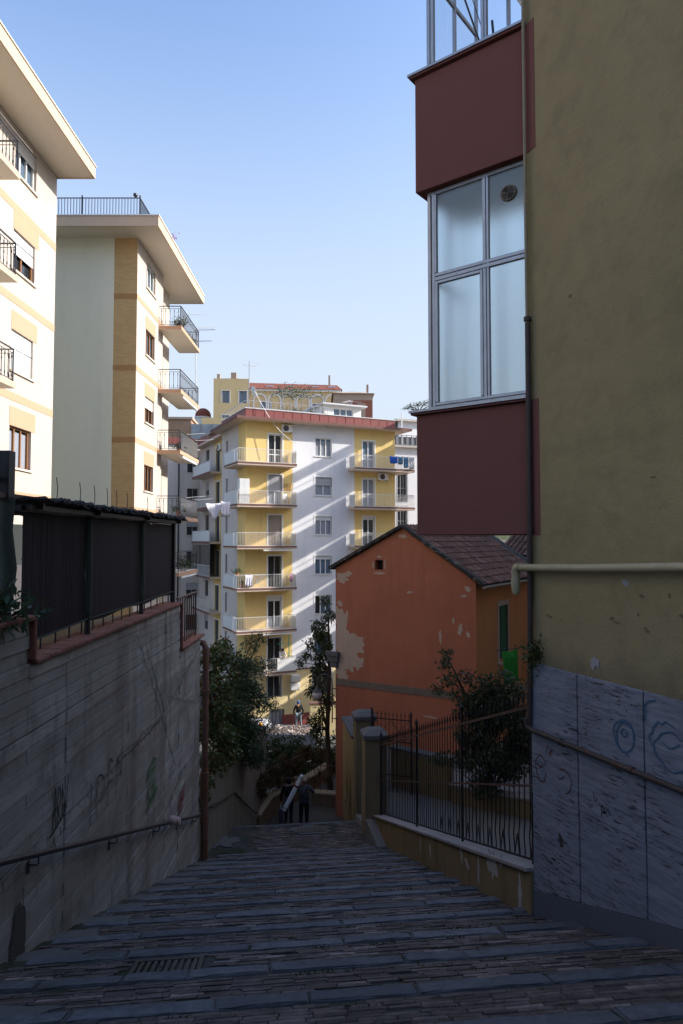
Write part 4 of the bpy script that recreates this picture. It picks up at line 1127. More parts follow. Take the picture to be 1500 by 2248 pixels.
# gable wall in strips round the vent opening
def roofz(x): return ZL + (ZA - ZL) * (x / AXx) if x < AXx else ZA + (ZR - ZA) * ((x - AXx) / (W_ - AXx))
xs = [0, hole[0], hole[1], AXx, W_]
for i in range(4):
    a, b = xs[i], xs[i + 1]
    if i == 1:
        g.quad((a, 0, -13), (b, 0, -13), (b, 0, hole[2]), (a, 0, hole[2])); g.add([(a, 0, hole[3]), (b, 0, hole[3]), (b, 0, roofz(b)), (a, 0, roofz(a))], [(0, 1, 2, 3)])
    else:
        g.quad((a, 0, -13), (b, 0, -13), (b, 0, roofz(b)), (a, 0, roofz(a)))
a, b, c, d = hole
for q in (((a, 0, c), (a, .3, c), (a, .3, d), (a, 0, d)), ((b, 0, c), (b, 0, d), (b, .3, d), (b, .3, c)), ((a, 0, d), (a, .3, d), (b, .3, d), (b, 0, d)), ((a, 0, c), (b, 0, c), (b, .3, c), (a, .3, c))): g.quad(*q)
g.build('gable_wall', M['orange_plaster'], oh, recalc=False)
MB().quad((a - .05, .3, c - .05), (b + .05, .3, c - .05), (b + .05, .3, d + .05), (a - .05, .3, d + .05)).build('vent_opening', M['room_dark'], oh, recalc=False)
TS = TR((W_, 0, 0), R(90))          # side wall frame: x along depth
wn_ = (2.62, 3.72, -4.62, -2.56)
MB(TS).facade(0.0, 9, -13, ZR, [wn_], .2).build('side_wall', M['peach_plaster'], oh, recalc=False)
MB().box(0, W_ - .01, 9.0, 9.1, -13, -1.6).box(-.0, .1, .01, 9, -13, ZL - .02).build('rear_wall', M['peach_plaster'], oh)
ww = window(oh, TS, *wn_, n=2, frame='grey_paint', pane='glass_dark', rec=.15)
s_ = MB(TS); k_ = .2
s_.box(wn_[0] - k_, wn_[0], -.02, .05, wn_[2] - .1, wn_[3] + k_); s_.box(wn_[1], wn_[1] + .12, -.02, .05, wn_[2] - .1, wn_[3] + k_); s_.box(wn_[0], wn_[1], -.018, .05, wn_[3], wn_[3] + k_)
M['warm_grey'] = plaster('warm_grey', (0.36, 0.31, 0.27), .1, .2)
s_.build('surround', M['warm_grey'], ww)
MB(TS).box(wn_[0] - .2, wn_[1] + .2, -.1, .1, wn_[2] - .16, wn_[2] - .1).build('sill', M['warm_grey'], ww)
sh = MB(TS)
for i in range(26):
    z = wn_[2] + .03 + i * (wn_[3] - wn_[2] - .06) / 26
    sh.box(wn_[0] + .42, wn_[1] - .03, .06, .1, z, z + .055)
sh.box(wn_[0] + .38, wn_[0] + .45, .055, .105, wn_[2], wn_[3]); sh.box(wn_[1] - .06, wn_[1], .055, .105, wn_[2], wn_[3])
sh.build('shutter', M['green_shutter'], ww)
# string course, peeled paint
for i in range(1):
    MB().box(.01, 4.9, -.025, .02, -5.68, -5.42).build('string_course', M['band_grey'], oh, bevel=.008)
PEEL = [0]
def peel(cx, cz, rx, rz, n=40, rag=.35):
    PEEL[0] += 1; e_ = PEEL[0] * .0007
    mb = MB(); blob(mb, cx, cz, rx, rz, 0, 0, n, rag); mb.v = [(max(x, .012 + e_), -.004 - e_ - zz * .1, y) for x, y, zz in mb.v]; mb.build('peeled_patch', M['bare_tan'], oh)
for p in [(.32, -3.75, .34, 1.0), (.62, -4.2, .5, .55), (.95, -4.05, .3, .3), (.5, -4.75, .42, .4), (1.05, -4.75, .2, .22), (.25, -5.2, .3, .22), (.3, -1.5, .3, .16), (.55, -1.35, .2, .1), (.2, -2.5, .12, .1), (5.45, -1.75, .12, .09), (5.3, -2.0, .1, .05), (5.15, -3.2, .08, .2), (5.45, -3.35, .07, .1), (4.4, -3.5, .06, .2), (3.2, -1.95, .14, .04), (2.93, .12, .2, .06), (4.9, -2.9, .05, .1), (1.93, -1.28, .2, .06), (1.68, -.97, .035, .16), (2.18, -.95, .035, .16), (1.93, -.66, .12, .04), (4.0, -6.4, .3, .03)]:
    peel(*p, n=34 if p[2] < .25 else 60)
# roof slabs, verge, tiles
def slope_box(mb, x0, z0, x1, z1, y0, y1, t, up=0.0):
    dx, dz = x1 - x0, z1 - z0; L = math.hypot(dx, dz); nx, nz = -dz / L, dx / L
    if nz < 0: nx, nz = -nx, -nz
    p = [(x0 + nx * up, z0 + nz * up), (x1 + nx * up, z1 + nz * up), (x1 + nx * (up + t), z1 + nz * (up + t)), (x0 + nx * (up + t), z0 + nz * (up + t))]
    mb.add([(x, y0, z) for x, z in p] + [(x, y1, z) for x, z in p], [(0, 1, 2, 3), (7, 6, 5, 4), (0, 4, 5, 1), (1, 5, 6, 2), (2, 6, 7, 3), (3, 7, 4, 0)])
ov = .3
sR = (ZR - ZA) / (W_ - AXx); sL = (ZL - ZA) / (0 - AXx)
xe, ze = W_ + ov, ZA + sR * (W_ + ov - AXx)
xl, zlf = -ov * .5, ZA + sL * (-ov * .5 - AXx)
m_ = MB(); slope_box(m_, AXx, ZA, xe, ze, .0, 9.3, .06, .01); roofR = m_.build('roof', M['mossy_edge'], oh)
m_ = MB(); slope_box(m_, xl, zlf, AXx, ZA, .0, 9.3, .12, .01); m_.build('roof', M['mossy_edge'], oh)
m_ = MB(); slope_box(m_, AXx - .02, ZA, xe, ze, -.17, .09, .13, .02); m_.build('verge', M['mossy_edge'], oh, bevel=.02)
m_ = MB(); slope_box(m_, xl - .05, zlf, AXx + .02, ZA, -.17, .09, .13, .02); m_.build('verge', M['mossy_edge'], oh, bevel=.02)
m_ = MB()
for i in range(60):
    t = random.random(); right = random.random() < .6
    x = AXx + t * (xe - AXx) if right else xl + t * (AXx - xl); z = ZA + (sR * (x - AXx) if x > AXx else sL * (x - AXx)) + .12 - random.uniform(0, .14)
    m_.lathe([(random.uniform(.02, .06), 0), (random.uniform(.02, .05), random.uniform(.02, .05)), (.005, random.uniform(.05, .08))], (x, -.17 + random.uniform(-.01, .02), z), 6)
m_.build('lichen_lumps', M['mossy_edge'], oh, kind='stuff')
Lr = math.hypot(xe - AXx, ze - ZA); rows, colsn = 10, 30
tl = MB(); nseg = 6; TLN, TW = Lr / rows + .09, .265
vs = []; fs = []
for (yy, rr, zz) in ((0, .118, .0), (TLN, .095, .0)):
    for rad in (rr, rr - .016):
        for k in range(nseg + 1):
            an = math.pi * k / nseg
            vs.append((yy, rad * math.cos(an), rad * math.sin(an) * .8 + zz))
n1 = nseg + 1
for k in range(nseg):
    fs += [(k, k + 1, 2 * n1 + k + 1, 2 * n1 + k), (n1 + k, 3 * n1 + k, 3 * n1 + k + 1, n1 + k + 1), (k, n1 + k, n1 + k + 1, k + 1)]
tl.add(vs, fs); tme = tl.mesh('roof_tile')
bm = bmesh.new(); bm.from_mesh(tme); bmesh.ops.recalc_face_normals(bm, faces=bm.faces); bm.to_mesh(tme); bm.free(); tme.materials.append(M['roof_tile'])
ang = math.atan2(-(ze - ZA), (xe - AXx))
for r in range(rows):
    for cidx in range(colsn):
        t = r / rows * Lr
        x = xe - math.cos(ang) * t; z = ze + math.sin(ang) * t
        y = .2 + cidx * .262
        if y > 8.0: continue
        o = mesh_obj('roof_tile', tme, oh, (x + .085 * math.sin(ang) + random.uniform(-.012, .012), y + random.uniform(-.012, .012), z + .085 * math.cos(ang) + .022 * 0 + random.uniform(-.006, .008)), (0, ang + R(180) if False else ang, random.uniform(-.03, .03)))
        o.rotation_euler = (0, ang, R(180) + random.uniform(-.03, .03))
        o.rotation_euler = (Matrix.Rotation(ang, 4, 'Y') @ Matrix.Rotation(R(180) + random.uniform(-.03, .03), 4, 'Z') @ Matrix.Rotation(R(2.5), 4, 'Y')).to_euler()
MB().tube([(xe + .03, -.12, ze - .0), (xe + .03, 9, ze - .06)], .055, 10).build('gutter', M['gutter'], oh, smooth=True)
# stone bracket at the corner
m_ = MB(); m_.box(-.38, .22, -.2, -.006, -4.55, -4.38).box(-.3, .18, -.16, -.006, -4.78, -4.555).box(-.2, .12, -.12, -.006, -5.0, -4.785).build('stone_bracket', M['stone_cap'], oh, bevel=.015)
# neighbouring roof behind
oh2 = thing('tiled_outhouse', 'small house behind with low red tiled roof between the orange house and the brown veranda', 'house', (10.2, 33.5, 0), HR)
MB().box(-2.2, 6, 0, 5, -10, -1.0).build('wall', M['peach_plaster'], oh2)
m_ = MB()
for r in range(11):
    for cidx in range(30):
        x = -2.5 + cidx * .27; y = -.5 + r * .33; z = -.85 + r * .115
        vs = []
        for yy, rr, zo in ((0, .125, .03), (.4, .10, .15)):
            for k in range(6):
                an = math.pi * k / 5; vs.append((x + rr * math.cos(an) + random.uniform(-.01, .01), y + yy, z + zo + rr * math.sin(an) * .8))
        m_.add(vs, [(k, k + 1, 7 + k, 6 + k) for k in range(5)])
m_.build('roof_tiles', M['roof_tile'], oh2, kind='stuff')
m_ = MB(); m_.add([(-2.6, -.5, -.87), (6.2, -.5, -.87), (6.2, 3.2, .4), (-2.6, 3.2, .4), (-2.6, -.5, -.95), (6.2, -.5, -.95), (6.2, 3.2, .3), (-2.6, 3.2, .3)], [(0, 1, 2, 3), (7, 6, 5, 4), (0, 4, 5, 1), (1, 5, 6, 2), (2, 6, 7, 3), (3, 7, 4, 0)]); m_.build('roof', M['mossy_edge'], oh2)
MB().tube([(-2.6, -.56, -.93), (6.2, -.56, -.93)], .06, 8).build('gutter', M['gutter'], oh2, smooth=True)
window(oh2, TR((0, 0, 0), 0), .2, 1.0, -2.9, -1.6, n=1, frame='wood', pane='glass_dark', rec=-.04)

# ================================================================== LEFT APARTMENT BUILDINGS
M['cream_brick'] = brickmat('cream_brick', (0.58, 0.51, 0.45), (0.52, 0.45, 0.385), (0.43, 0.37, 0.315), axis='xyz', bump=.2)
M['tan_brick'] = brickmat('tan_brick', (0.60, 0.40, 0.19), (0.52, 0.32, 0.15), (0.58, 0.43, 0.25), axis='xyz')
M['tan_band'] = plaster('tan_band', (0.54, 0.345, 0.225), .06, .1)
M['band_dark'] = plaster('band_dark', (0.42, 0.235, 0.11), .06, .1)
M['cream_plaster'] = plaster('cream_plaster', (0.80, 0.77, 0.63), .04, .12, scale=.5)
M['soffit'] = plaster('soffit', (0.78, 0.70, 0.58), .05, .1)
M['eave_edge'] = plaster('eave_edge', (0.60, 0.45, 0.33), .05, .1)
M['tinted_screen'] = simple('tinted_screen', (0.05, 0.055, 0.065), .25, .5)
M['zinc'] = simple('zinc', (0.6, 0.6, 0.6), .5)
M['plant_leaf'] = leafmat('plant_leaf', (0.03, 0.06, 0.02), (0.10, 0.14, 0.04), dry=(0.25, 0.16, 0.07))
M['flower_leaf'] = leafmat('flower_leaf', (0.28, 0.05, 0.12), (0.45, 0.12, 0.3))
M['pot'] = simple('pot', (0.42, 0.17, 0.09), .8)
M['pot_dark'] = simple('pot_dark', (0.05, 0.045, 0.04), .8)

def iron_balcony(parent, x0, x1, z, dep, far_return=True, bars='baluster', spacing=.2, edge='eave_edge', wrap=0):
    """slab at floor level z projecting to -y, iron railing with separate balusters"""
    s = MB(); s.box(x0, x1, -dep, .02, z - .17, z); b = s.build('balcony', M['soffit'], parent)
    MB().box(x0 - .012, x1 + .012, -dep - .012, -dep, z - .17, z + .015).box(x0 - .012, x0, -dep, 0, z - .168, z + .014).box(x1, x1 + .012, -dep, 0, z - .168, z + .014).build('slab_edge', M[edge], b)
    h = 1.0; pts = [(x0 + .05, -.02), (x0 + .05, -dep + .05), (x1 - .05, -dep + .05), (x1 - .05, -.02)]
    r = MB()
    for i in range(3):
        p, q = pts[i], pts[i + 1]
        r.beam((p[0], p[1], z + h), (q[0], q[1], z + h), .05, .03); r.beam((p[0], p[1], z + h - .12), (q[0], q[1], z + h - .12), .02, .015); r.beam((p[0], p[1], z + .08), (q[0], q[1], z + .08), .02, .02)
    for p in pts[1:3]: r.beam((p[0], p[1], z), (p[0], p[1], z + h), .035)
    r.build('railing', M['balcony_iron'], b)
    bal = MB(); bal.tube([(0, 0, .09), (0, 0, h - .12)], .011, 5); bal.tube([(0, 0, .14), (0, 0, .2), (0, 0, .26)], [.012, .022, .012], 5); bal.tube([(0, 0, .7), (0, 0, .76), (0, 0, .82)], [.012, .022, .012], 5)
    me = bal.mesh('baluster'); me.materials.append(M['balcony_iron'])
    for i in range(3):
        p, q = Vector(pts[i]), Vector(pts[i + 1]); n = max(2, int((q - p).length / spacing))
        for k in range(n):
            c = p.lerp(q, (k + .5) / n); mesh_obj('baluster', me, b, (c.x, c.y, z))
    return b

def drying_arms(parent, x, z, ys, L=.9):
    m = MB()
    for y in ys: m.beam((x, y, z), (x + .25, y - L, z + .12), .025, .02)
    m.build('drying_arm', M['white_paint'], parent)

# ---- nearer block
X1, Y1 = -10.7, 6.0
b1 = thing('apartment_block', 'cream brick apartment block at the left edge with tan bands and deep eaves', 'building', (X1, Y1, 0), R(90))
E1 = 25.1 - Y1
wins1 = [(21.85 - Y1, 23.4 - Y1, z, z + 1.35) for z in (12.05, 8.82, 5.5, 2.35, -.85)]
doors1 = [(17.2 - Y1, 18.9 - Y1, z, z + 2.3) for z in (11.05, 7.85, 4.65, 1.45)]
MB().facade(0, E1, -14.5, 13.62, wins1 + doors1, .22).build('wall', M['cream_brick'], b1, recalc=False)
MB().box(E1 - .02, E1, .02, 12, -14.5, 13.6).build('end_wall', M['cream_plaster'], b1)
MB().box(0, .02, .02, 12, -14.5, 13.6).build('end_wall', M['cream_plaster'], b1)
for z in (10.78, 7.72, 4.52, 1.32): MB().box(0, E1 - .01, -.012, .02, z, z + .26).build('floor_band', M['tan_band'], b1)
for i, (a, b, c, d) in enumerate(wins1[1:4]):
    MB().box(a - .02, b + .28, -.010, .02, d + .002, d + .62).build('spandrel', M['tan_band'], b1)
for i, (a, b, c, d) in enumerate(wins1[:4]):
    window(b1, None, a, b, c, d, n=3 if i in (0, 3) else 2, frame='white_paint' if i == 0 else 'wood', pane='glass_blue' if i == 0 else 'glass_dark', blind='blind_white' if i in (0, 1, 2) else None, blind_frac=(0.35, .55, .97)[i] if i < 3 else 0, sill='soffit', curtain=.9 if i == 3 else None)
for (a, b, c, d) in doors1: window(b1, None, a, b, c, d, n=2, frame='wood', blind='blind_white', blind_frac=.5)
e = MB(); e.box(-.5, E1 + .02, -1.37, 12, 13.62, 13.8); e.build('eave', M['soffit'], b1)
MB().box(-.5, E1 + .05, -1.42, -1.372, 13.58, 14.02).box(E1 + .022, E1 + .06, -1.37, 12, 13.58, 14.02).build('eave_fascia', M['eave_edge'], b1)
MB().box(-.5, E1 + .09, -1.46, 12, 14.024, 14.06).build('eave_flashing', M['white_paint'], b1)
b1_balc = []
for z in (11.0, 7.85, 4.65, 1.45): b1_balc.append(iron_balcony(b1, 16.0 - Y1, 20.1 - Y1, z, 1.0))
for z in (12.0, 8.85, 5.65):
    MB().beam((20.1 - Y1, -.97, z), (21.3 - Y1, -.95, z + .05), .02).build('drying_arm', M['balcony_iron'], b1)
MB().tube([(16.5 - Y1, -.95, 12.35), (18.5 - Y1, -.95, 12.2), (20.2 - Y1, -.9, 12.25), (22.2 - Y1, -.4, 12.9)], .006, 4).build('clothes_line', M['white_paint'], b1)

# ---- farther block
X2, Y2 = -9.0, 29.6
b2 = thing('apartment_block', 'cream apartment block with blank gable, tan brick corner and iron balconies behind the screen fence', 'building', (X2, Y2, 0), R(90))
E2 = 7.0
wins2 = [(1.4, 2.9, z, z + 1.2) for z in (11.65, 8.5, 5.38, 2.22, -.95)]
doors2 = [(4.65, 5.75, z, z + 2.25) for z in (10.5, 7.35, 4.35, 1.12, -1.62, -4.7)]
NIC = 4.35
MB().facade(0, NIC, -14.5, 13.3, wins2, .2).build('wall', M['cream_brick'], b2, recalc=False)
MB().facade(NIC, E2, -14.5, 13.3, doors2, .2, y=.35).quad((NIC, 0, -14.5), (NIC, .35, -14.5), (NIC, .35, 13.3), (NIC, 0, 13.3)).build('niche_wall', M['cream_brick'], b2, recalc=False)
# gable end towards the camera (plane x = 0, running to +y)
TG = TR((0, 0, 0), R(-90))      # frame: x -> -y ; use y coordinates directly instead
MB().quad((0, 0.0, -14.5), (0, 1.02, -14.5), (0, 1.02, 13.3), (0, 0, 13.3)).build('brick_corner', M['tan_brick'], b2, recalc=False)
MB().box(-.02, .2, 1.02, 14, -14.5, 13.3).build('gable_plaster', M['cream_plaster'], b2)
MB().box(E2 - .02, E2, .36, 14, -14.5, 13.3).build('rear_wall', M['cream_plaster'], b2)
for z in (10.6, 7.42, 4.25, 1.2):
    MB().box(-.012, NIC - .01, -.012, .02, z, z + .22).build('floor_band', M['tan_band'], b2)
    MB().box(-.014, .01, .0, 1.02, z + .001, z + .219).build('corner_band', M['band_dark'], b2)
for (a, b, c, d) in wins2[1:4]: MB().box(a - .05, b + .1, -.010, .02, d + .002, d + .62).build('spandrel', M['tan_band'], b2)
for i, (a, b, c, d) in enumerate(wins2[:4]):
    window(b2, None, a, b, c, d, n=3, frame='white_paint' if i == 0 else 'wood', pane='glass_blue' if i < 2 else 'glass_dark', blind='blind_white' if i == 2 else None, blind_frac=.4, sill='soffit')
for i, (a, b, c, d) in enumerate(doors2): window(b2, TR((0, .35, 0)), a, b, c, d, n=2, frame='wood', blind='blind_white', blind_frac=(.2, .3, .6, .25, .3, .3)[i])
MB().box(-1.2, 8.35, -1.2, 14, 13.3, 13.42).build('eave', M['soffit'], b2)
MB().box(-1.24, 8.39, -1.24, -1.2, 13.28, 13.72).box(-1.24, -1.2, -1.2, 14, 13.281, 13.721).box(8.35, 8.39, -1.2, 14, 13.279, 13.719).build('eave_fascia', M['eave_edge'], b2)
MB().box(-1.28, 8.43, -1.28, 14, 13.724, 13.77).build('eave_flashing', M['white_paint'], b2)
rr = MB(); railing_bars(rr, [(-.75, 14), (-.75, -.3), (5.5, -.3)], 13.77, .95, .13, .011, .03)
for y in (-.3, 2.2, 4.7): rr.box(-.775, -.725, y - .025, y + .025, 13.77, 14.85)
rr.build('roof_railing', M['balcony_iron'], b2)
rr = MB(); rr.lathe([(.05, 0), (.1, .06), (.09, .14), (.02, .17)], (-.75, -.1, 14.78), 10); rr.build('roof_lamp', M['balcony_iron'], b2)
bal2 = []
for i, z in enumerate((10.5, 7.35, 4.35, 1.12, -1.62)):
    bal2.append(iron_balcony(b2, 3.55, 7.85, z, 1.12, spacing=.21 if i < 4 else .3, edge='tan_band'))
    if i in (1, 2, 4):
        MB().beam((4.2, -1.05, z - .24), (7.6, -1.05, z - .24), .12, .1).build('awning_roll', M['white_paint'], bal2[-1])
    if i in (2, 3):
        m = MB(); m.box(3.9, 7.75, -1.09, -1.085, z + .1, z + .92); m.build('grey_screen', M['tinted_screen'], bal2[-1])
for i, z in enumerate((11.55, 5.35, 2.12)):
    m = MB(); m.beam((5.0, -1.05, z), (5.3, -2.0, z + .1), .03, .02); m.beam((7.2, -1.05, z), (7.5, -2.0, z + .1), .03, .02); m.build('drying_arm', M['white_paint'], b2)

def pot_plant(name, loc, r=.16, h=.26, crown=.3, n=260, mat='plant_leaf', potm='pot', label='', group='potted plants on the balconies'):
    t = thing(name, label, 'plant', loc, 0, group)
    MB().lathe([(r * .75, 0), (r, h), (r * 1.08, h), (r * 1.08, h + .03)], (0, 0, 0), 12).build('pot', M[potm], t, smooth=True)
    p = RNG.normal(size=(n, 3)) * crown * .45; p[:, 2] = np.abs(p[:, 2]) + h
    o = mesh_obj('foliage', leaf_mesh('foliage', p, (0, 0, 1), .09, M[mat], .45, .1), t)
    return t
def b2w(a, y, z): return (X2 - y, Y2 + a, z)
pot_plant('potted_plant', b2w(4.6, -.8, 10.5), .22, .38, .42, 500, potm='pot_dark', label='bushy plant in a large dark pot on the topmost iron balcony')
pot_plant('potted_plant', b2w(6.9, -.85, 10.5), .12, .2, .22, label='small terracotta potted plant at the far end of the topmost iron balcony')
pot_plant('potted_plant', b2w(4.6, -.9, 1.12), .17, .28, .4, 400, label='potted plant with tall leaves on the iron balcony just above the screen roof')
pot_plant('potted_plant', b2w(4.9, -.8, 4.35), .15, .25, .3, 300, label='potted plant on the third iron balcony from the top')
pot_plant('potted_plant', b2w(5.4, -.9, -1.62), .2, .2, .5, 600, potm='white_paint', label='white pot with leafy plant on the lowest iron balcony')
pot_plant('roof_plant', b2w(1.6, -1.0, 13.77), .12, .15, .3, 200, mat='flower_leaf', label='purple flowering plant on the roof edge of the gabled block')
# aerial near the second balcony
def aerial(loc, h, label, els=7, yagi=True, mat='alu', rot=0.0, s=1.0):
    t = thing('aerial', label, 'aerial', loc, rot, 'television aerials')
    MB().tube([(0, 0, 0), (0, 0, h)], .02 * s, 6).build('mast', M[mat], t)
    m = MB()
    for k, (dz, L) in enumerate(((h - .05, 1.1), (h - .7, .9))):
        m.beam((-.1 * s, 0, dz), (L * s, 0, dz + .03), .02 * s)
        for i in range(els):
            x = L * s * (i + .5) / els; m.beam((x, -.28 * s * (1 - .06 * i), dz + .02), (x, .28 * s * (1 - .06 * i), dz + .02), .012 * s)
        if not yagi: break
    m.build('elements', M[mat], t)
    return t
aerial((-8.3, 38.5, 8.4), 3.6, 'thin aerial rising beside the iron balconies of the gabled block', 8, True)

# ================================================================== CENTRAL APARTMENT BUILDING
CX, CY, CR = -7.031, 50.0, R(25.18)
cb = thing('apartment_building', 'yellow and pale grey apartment building with white balconies and red roof parapet', 'building', (CX, CY, 0), CR)
CM = TR((CX, CY, 0), CR)
def cw_(x, y, z): return tuple(CM @ Vector((x, y, z)))
M['cb_yellow'] = plaster('cb_yellow', (0.82, 0.60, 0.24), .05, .25, (0.42, 0.25, 0.08), scale=.7, bump=.2)
M['cb_white'] = plaster('cb_white', (0.80, 0.79, 0.80), .04, .25, (0.36, 0.35, 0.36), scale=.6, bump=.2)
M['cb_pale_yellow'] = plaster('cb_pale_yellow', (0.82, 0.66, 0.36), .05, .25, scale=.7)
M['cb_cream'] = plaster('cb_cream', (0.66, 0.59, 0.53), .08, .35, (0.33, 0.28, 0.24), scale=.7)
M['red_metal'] = metal('red_metal', (0.22, 0.06, 0.052), .55, rust=(0.24, 0.09, 0.07), rust_amt=.6, scale=1.2)
M['slab_edge'] = plaster('slab_edge', (0.22, 0.12, 0.10), .2, .4)
M['slab_under'] = plaster('slab_under', (0.62, 0.50, 0.40), .06, .3)
FL = [5.57 - 3.03 * k for k in range(6)]
ZT, ZB = 8.76, -13.9
LX = 12.58
Ldoors = [(1.75, 2.82, f, f + 2.3) for f in FL]
Wwins = [(5.54, 6.94, f + .85, f + 2.27) for f in FL]
Rdoors = [(9.65, 10.68, f, f + 2.28) for f in FL]
gwin = [(1.75, 2.8, -11.65, -10.1), (5.4, 6.9, -11.7, -10.0), (1.9, 3.1, -13.75, -12.55)]
MB().facade(0, 3.67, -9.72, ZT, Ldoors, .2).build('wall_yellow', M['cb_yellow'], cb, recalc=False)
MB().facade(3.67, 8.89, -9.72, ZT, Wwins, .2).build('wall_white', M['cb_white'], cb, recalc=False)
MB().facade(8.89, LX, -9.72, ZT, Rdoors, .2).build('wall_yellow', M['cb_yellow'], cb, recalc=False)
MB().facade(0, LX, ZB, -9.72, gwin, .2).build('ground_floor_wall', M['cb_pale_yellow'], cb, recalc=False)
MB().box(3.6, LX, -.05, .02, -9.76, -9.68).build('floor_band', M['slab_edge'], cb)
MB().box(2.9, 8, -.012, .02, -13.9, -13.0).build('dado', M['red_metal'], cb)
MB().box(LX - .02, LX, .02, 14, ZB, ZT).build('side_wall', M['cb_cream'], cb)
# left face
TLf = TR((0, 6.67, 0), R(-90))      # frame x runs from rear to front corner
lw_ = [(6.67 - 5.35, 6.67 - 4.85, f + .8, f + 2.35) for f in FL]
MB(TLf).facade(6.67 - 1.96, 6.67, ZB, ZT, [], .2).build('side_wall_yellow', M['cb_yellow'], cb, recalc=False)
MB(TLf).facade(0, 6.67 - 1.96, ZB, ZT, lw_, .2).build('side_wall_white', M['cb_cream'], cb, recalc=False)
for h in lw_: window(cb, TLf, *h, n=1, frame='grey_paint', pane='glass_dark')
MB().quad((0, 6.67, ZB), (.8, 6.67, ZB), (.8, 6.67, ZT), (0, 6.67, ZT)).build('return_wall', M['cb_cream'], cb, recalc=False)
# recessed wing and rear wing
TW_ = TR((.8, 17.53, 0), R(-90))
rw = []
rdo = [(17.53 - 11.55, 17.53 - 10.2, f + .3, f + 2.55) for f in FL]
rwi = [(17.53 - 15.3, 17.53 - 13.95, f + 1.3, f + 2.8) for f in FL]
YS = 17.53 - 11.95
MB(TW_).facade(YS, 17.53 - 6.67, ZB, ZT, rdo, .2).build('wing_wall_yellow', M['cb_yellow'], cb, recalc=False)
MB(TW_).facade(0, YS, ZB, ZT, rwi, .2).build('wing_wall', M['cb_cream'], cb, recalc=False)
for i, h in enumerate(rdo): window(cb, TW_, *h, n=2, frame='grey_paint', pane='glass_dark', surround='white_paint')
for i, h in enumerate(rwi): window(cb, TW_, *h, n=2, frame='grey_paint', pane='glass_dark', blind='blind_grey' if i % 2 else None, blind_frac=.5)
bwi = [(-.45, .68, f + (.9 if k else .9), f + 2.4) for k, f in enumerate(FL)]
TBk = TR((0, 17.53, 0), 0)
MB(TBk).facade(-8, .8, ZB, ZT + .4, bwi, .2).build('rear_wing_wall', M['cb_cream'], cb, recalc=False)
for i, h in enumerate(bwi): window(cb, TBk, *h, n=2, frame='grey_paint', pane='glass_dark', blind='blind_grey' if i in (2, 4) else None, blind_frac=.45, sill='cb_cream')
MB(TBk).box(-1.32, -1.2, -.1, .0, ZB, ZT).build('rain_pipe', M['dark_pipe'], cb)
# doors and windows of the front
st = [dict(pane='glass_dark', transom=FL[0] + .8), dict(blind='blind_grey', blind_frac=.55, curtain=.45), dict(blind='blind_brown', blind_frac=1.0), dict(open_leaf=True, frame='grey_paint'), dict(curtain=.35, open_leaf=True, blind='blind_white', blind_frac=.14), dict(open_leaf=True, frame='grey_paint', pane='room_dark')]
for i, h in enumerate(Ldoors): window(cb, None, *h, n=2, surround='white_paint', name='balcony_door', **{**dict(frame='white_paint'), **st[i]})
sw_ = [dict(n=3, curtain=.85), dict(n=2, blind='blind_grey', blind_frac=.45, curtain=.6), dict(n=3, blind='blind_white', blind_frac=.22, curtain=.8), dict(n=3, blind='blind_white', blind_frac=.2), dict(n=3, open_leaf=True), dict(n=2, frame='grey_paint')]
for i, h in enumerate(Wwins): window(cb, None, *h, sill='white_paint', surround='white_paint' if i > 0 else None, **{**dict(frame='white_paint', pane='glass_blue'), **sw_[i]})
sr_ = [dict(pane='glass_blue', curtain=.4), dict(pane='curtain'), dict(pane='glass_dark', blind='blind_white', blind_frac=.1), dict(), dict(), dict()]
for i, h in enumerate(Rdoors): window(cb, None, *h, n=2, frame='white_paint', name='balcony_door', surround='white_paint', transom=h[2] + .85, **sr_[i])
window(cb, None, *gwin[0], n=2, frame='grey_paint', surround='blind_grey'); window(cb, None, *gwin[1], n=2, frame='grey_paint', surround='blind_grey')
m = MB()
for i in range(13): m.box(gwin[2][0] + i * .1, gwin[2][0] + .03 + i * .1, .06, .09, gwin[2][2], gwin[2][3])
window(cb, None, *gwin[2], n=4, frame='grey_paint', pane='blind_grey')
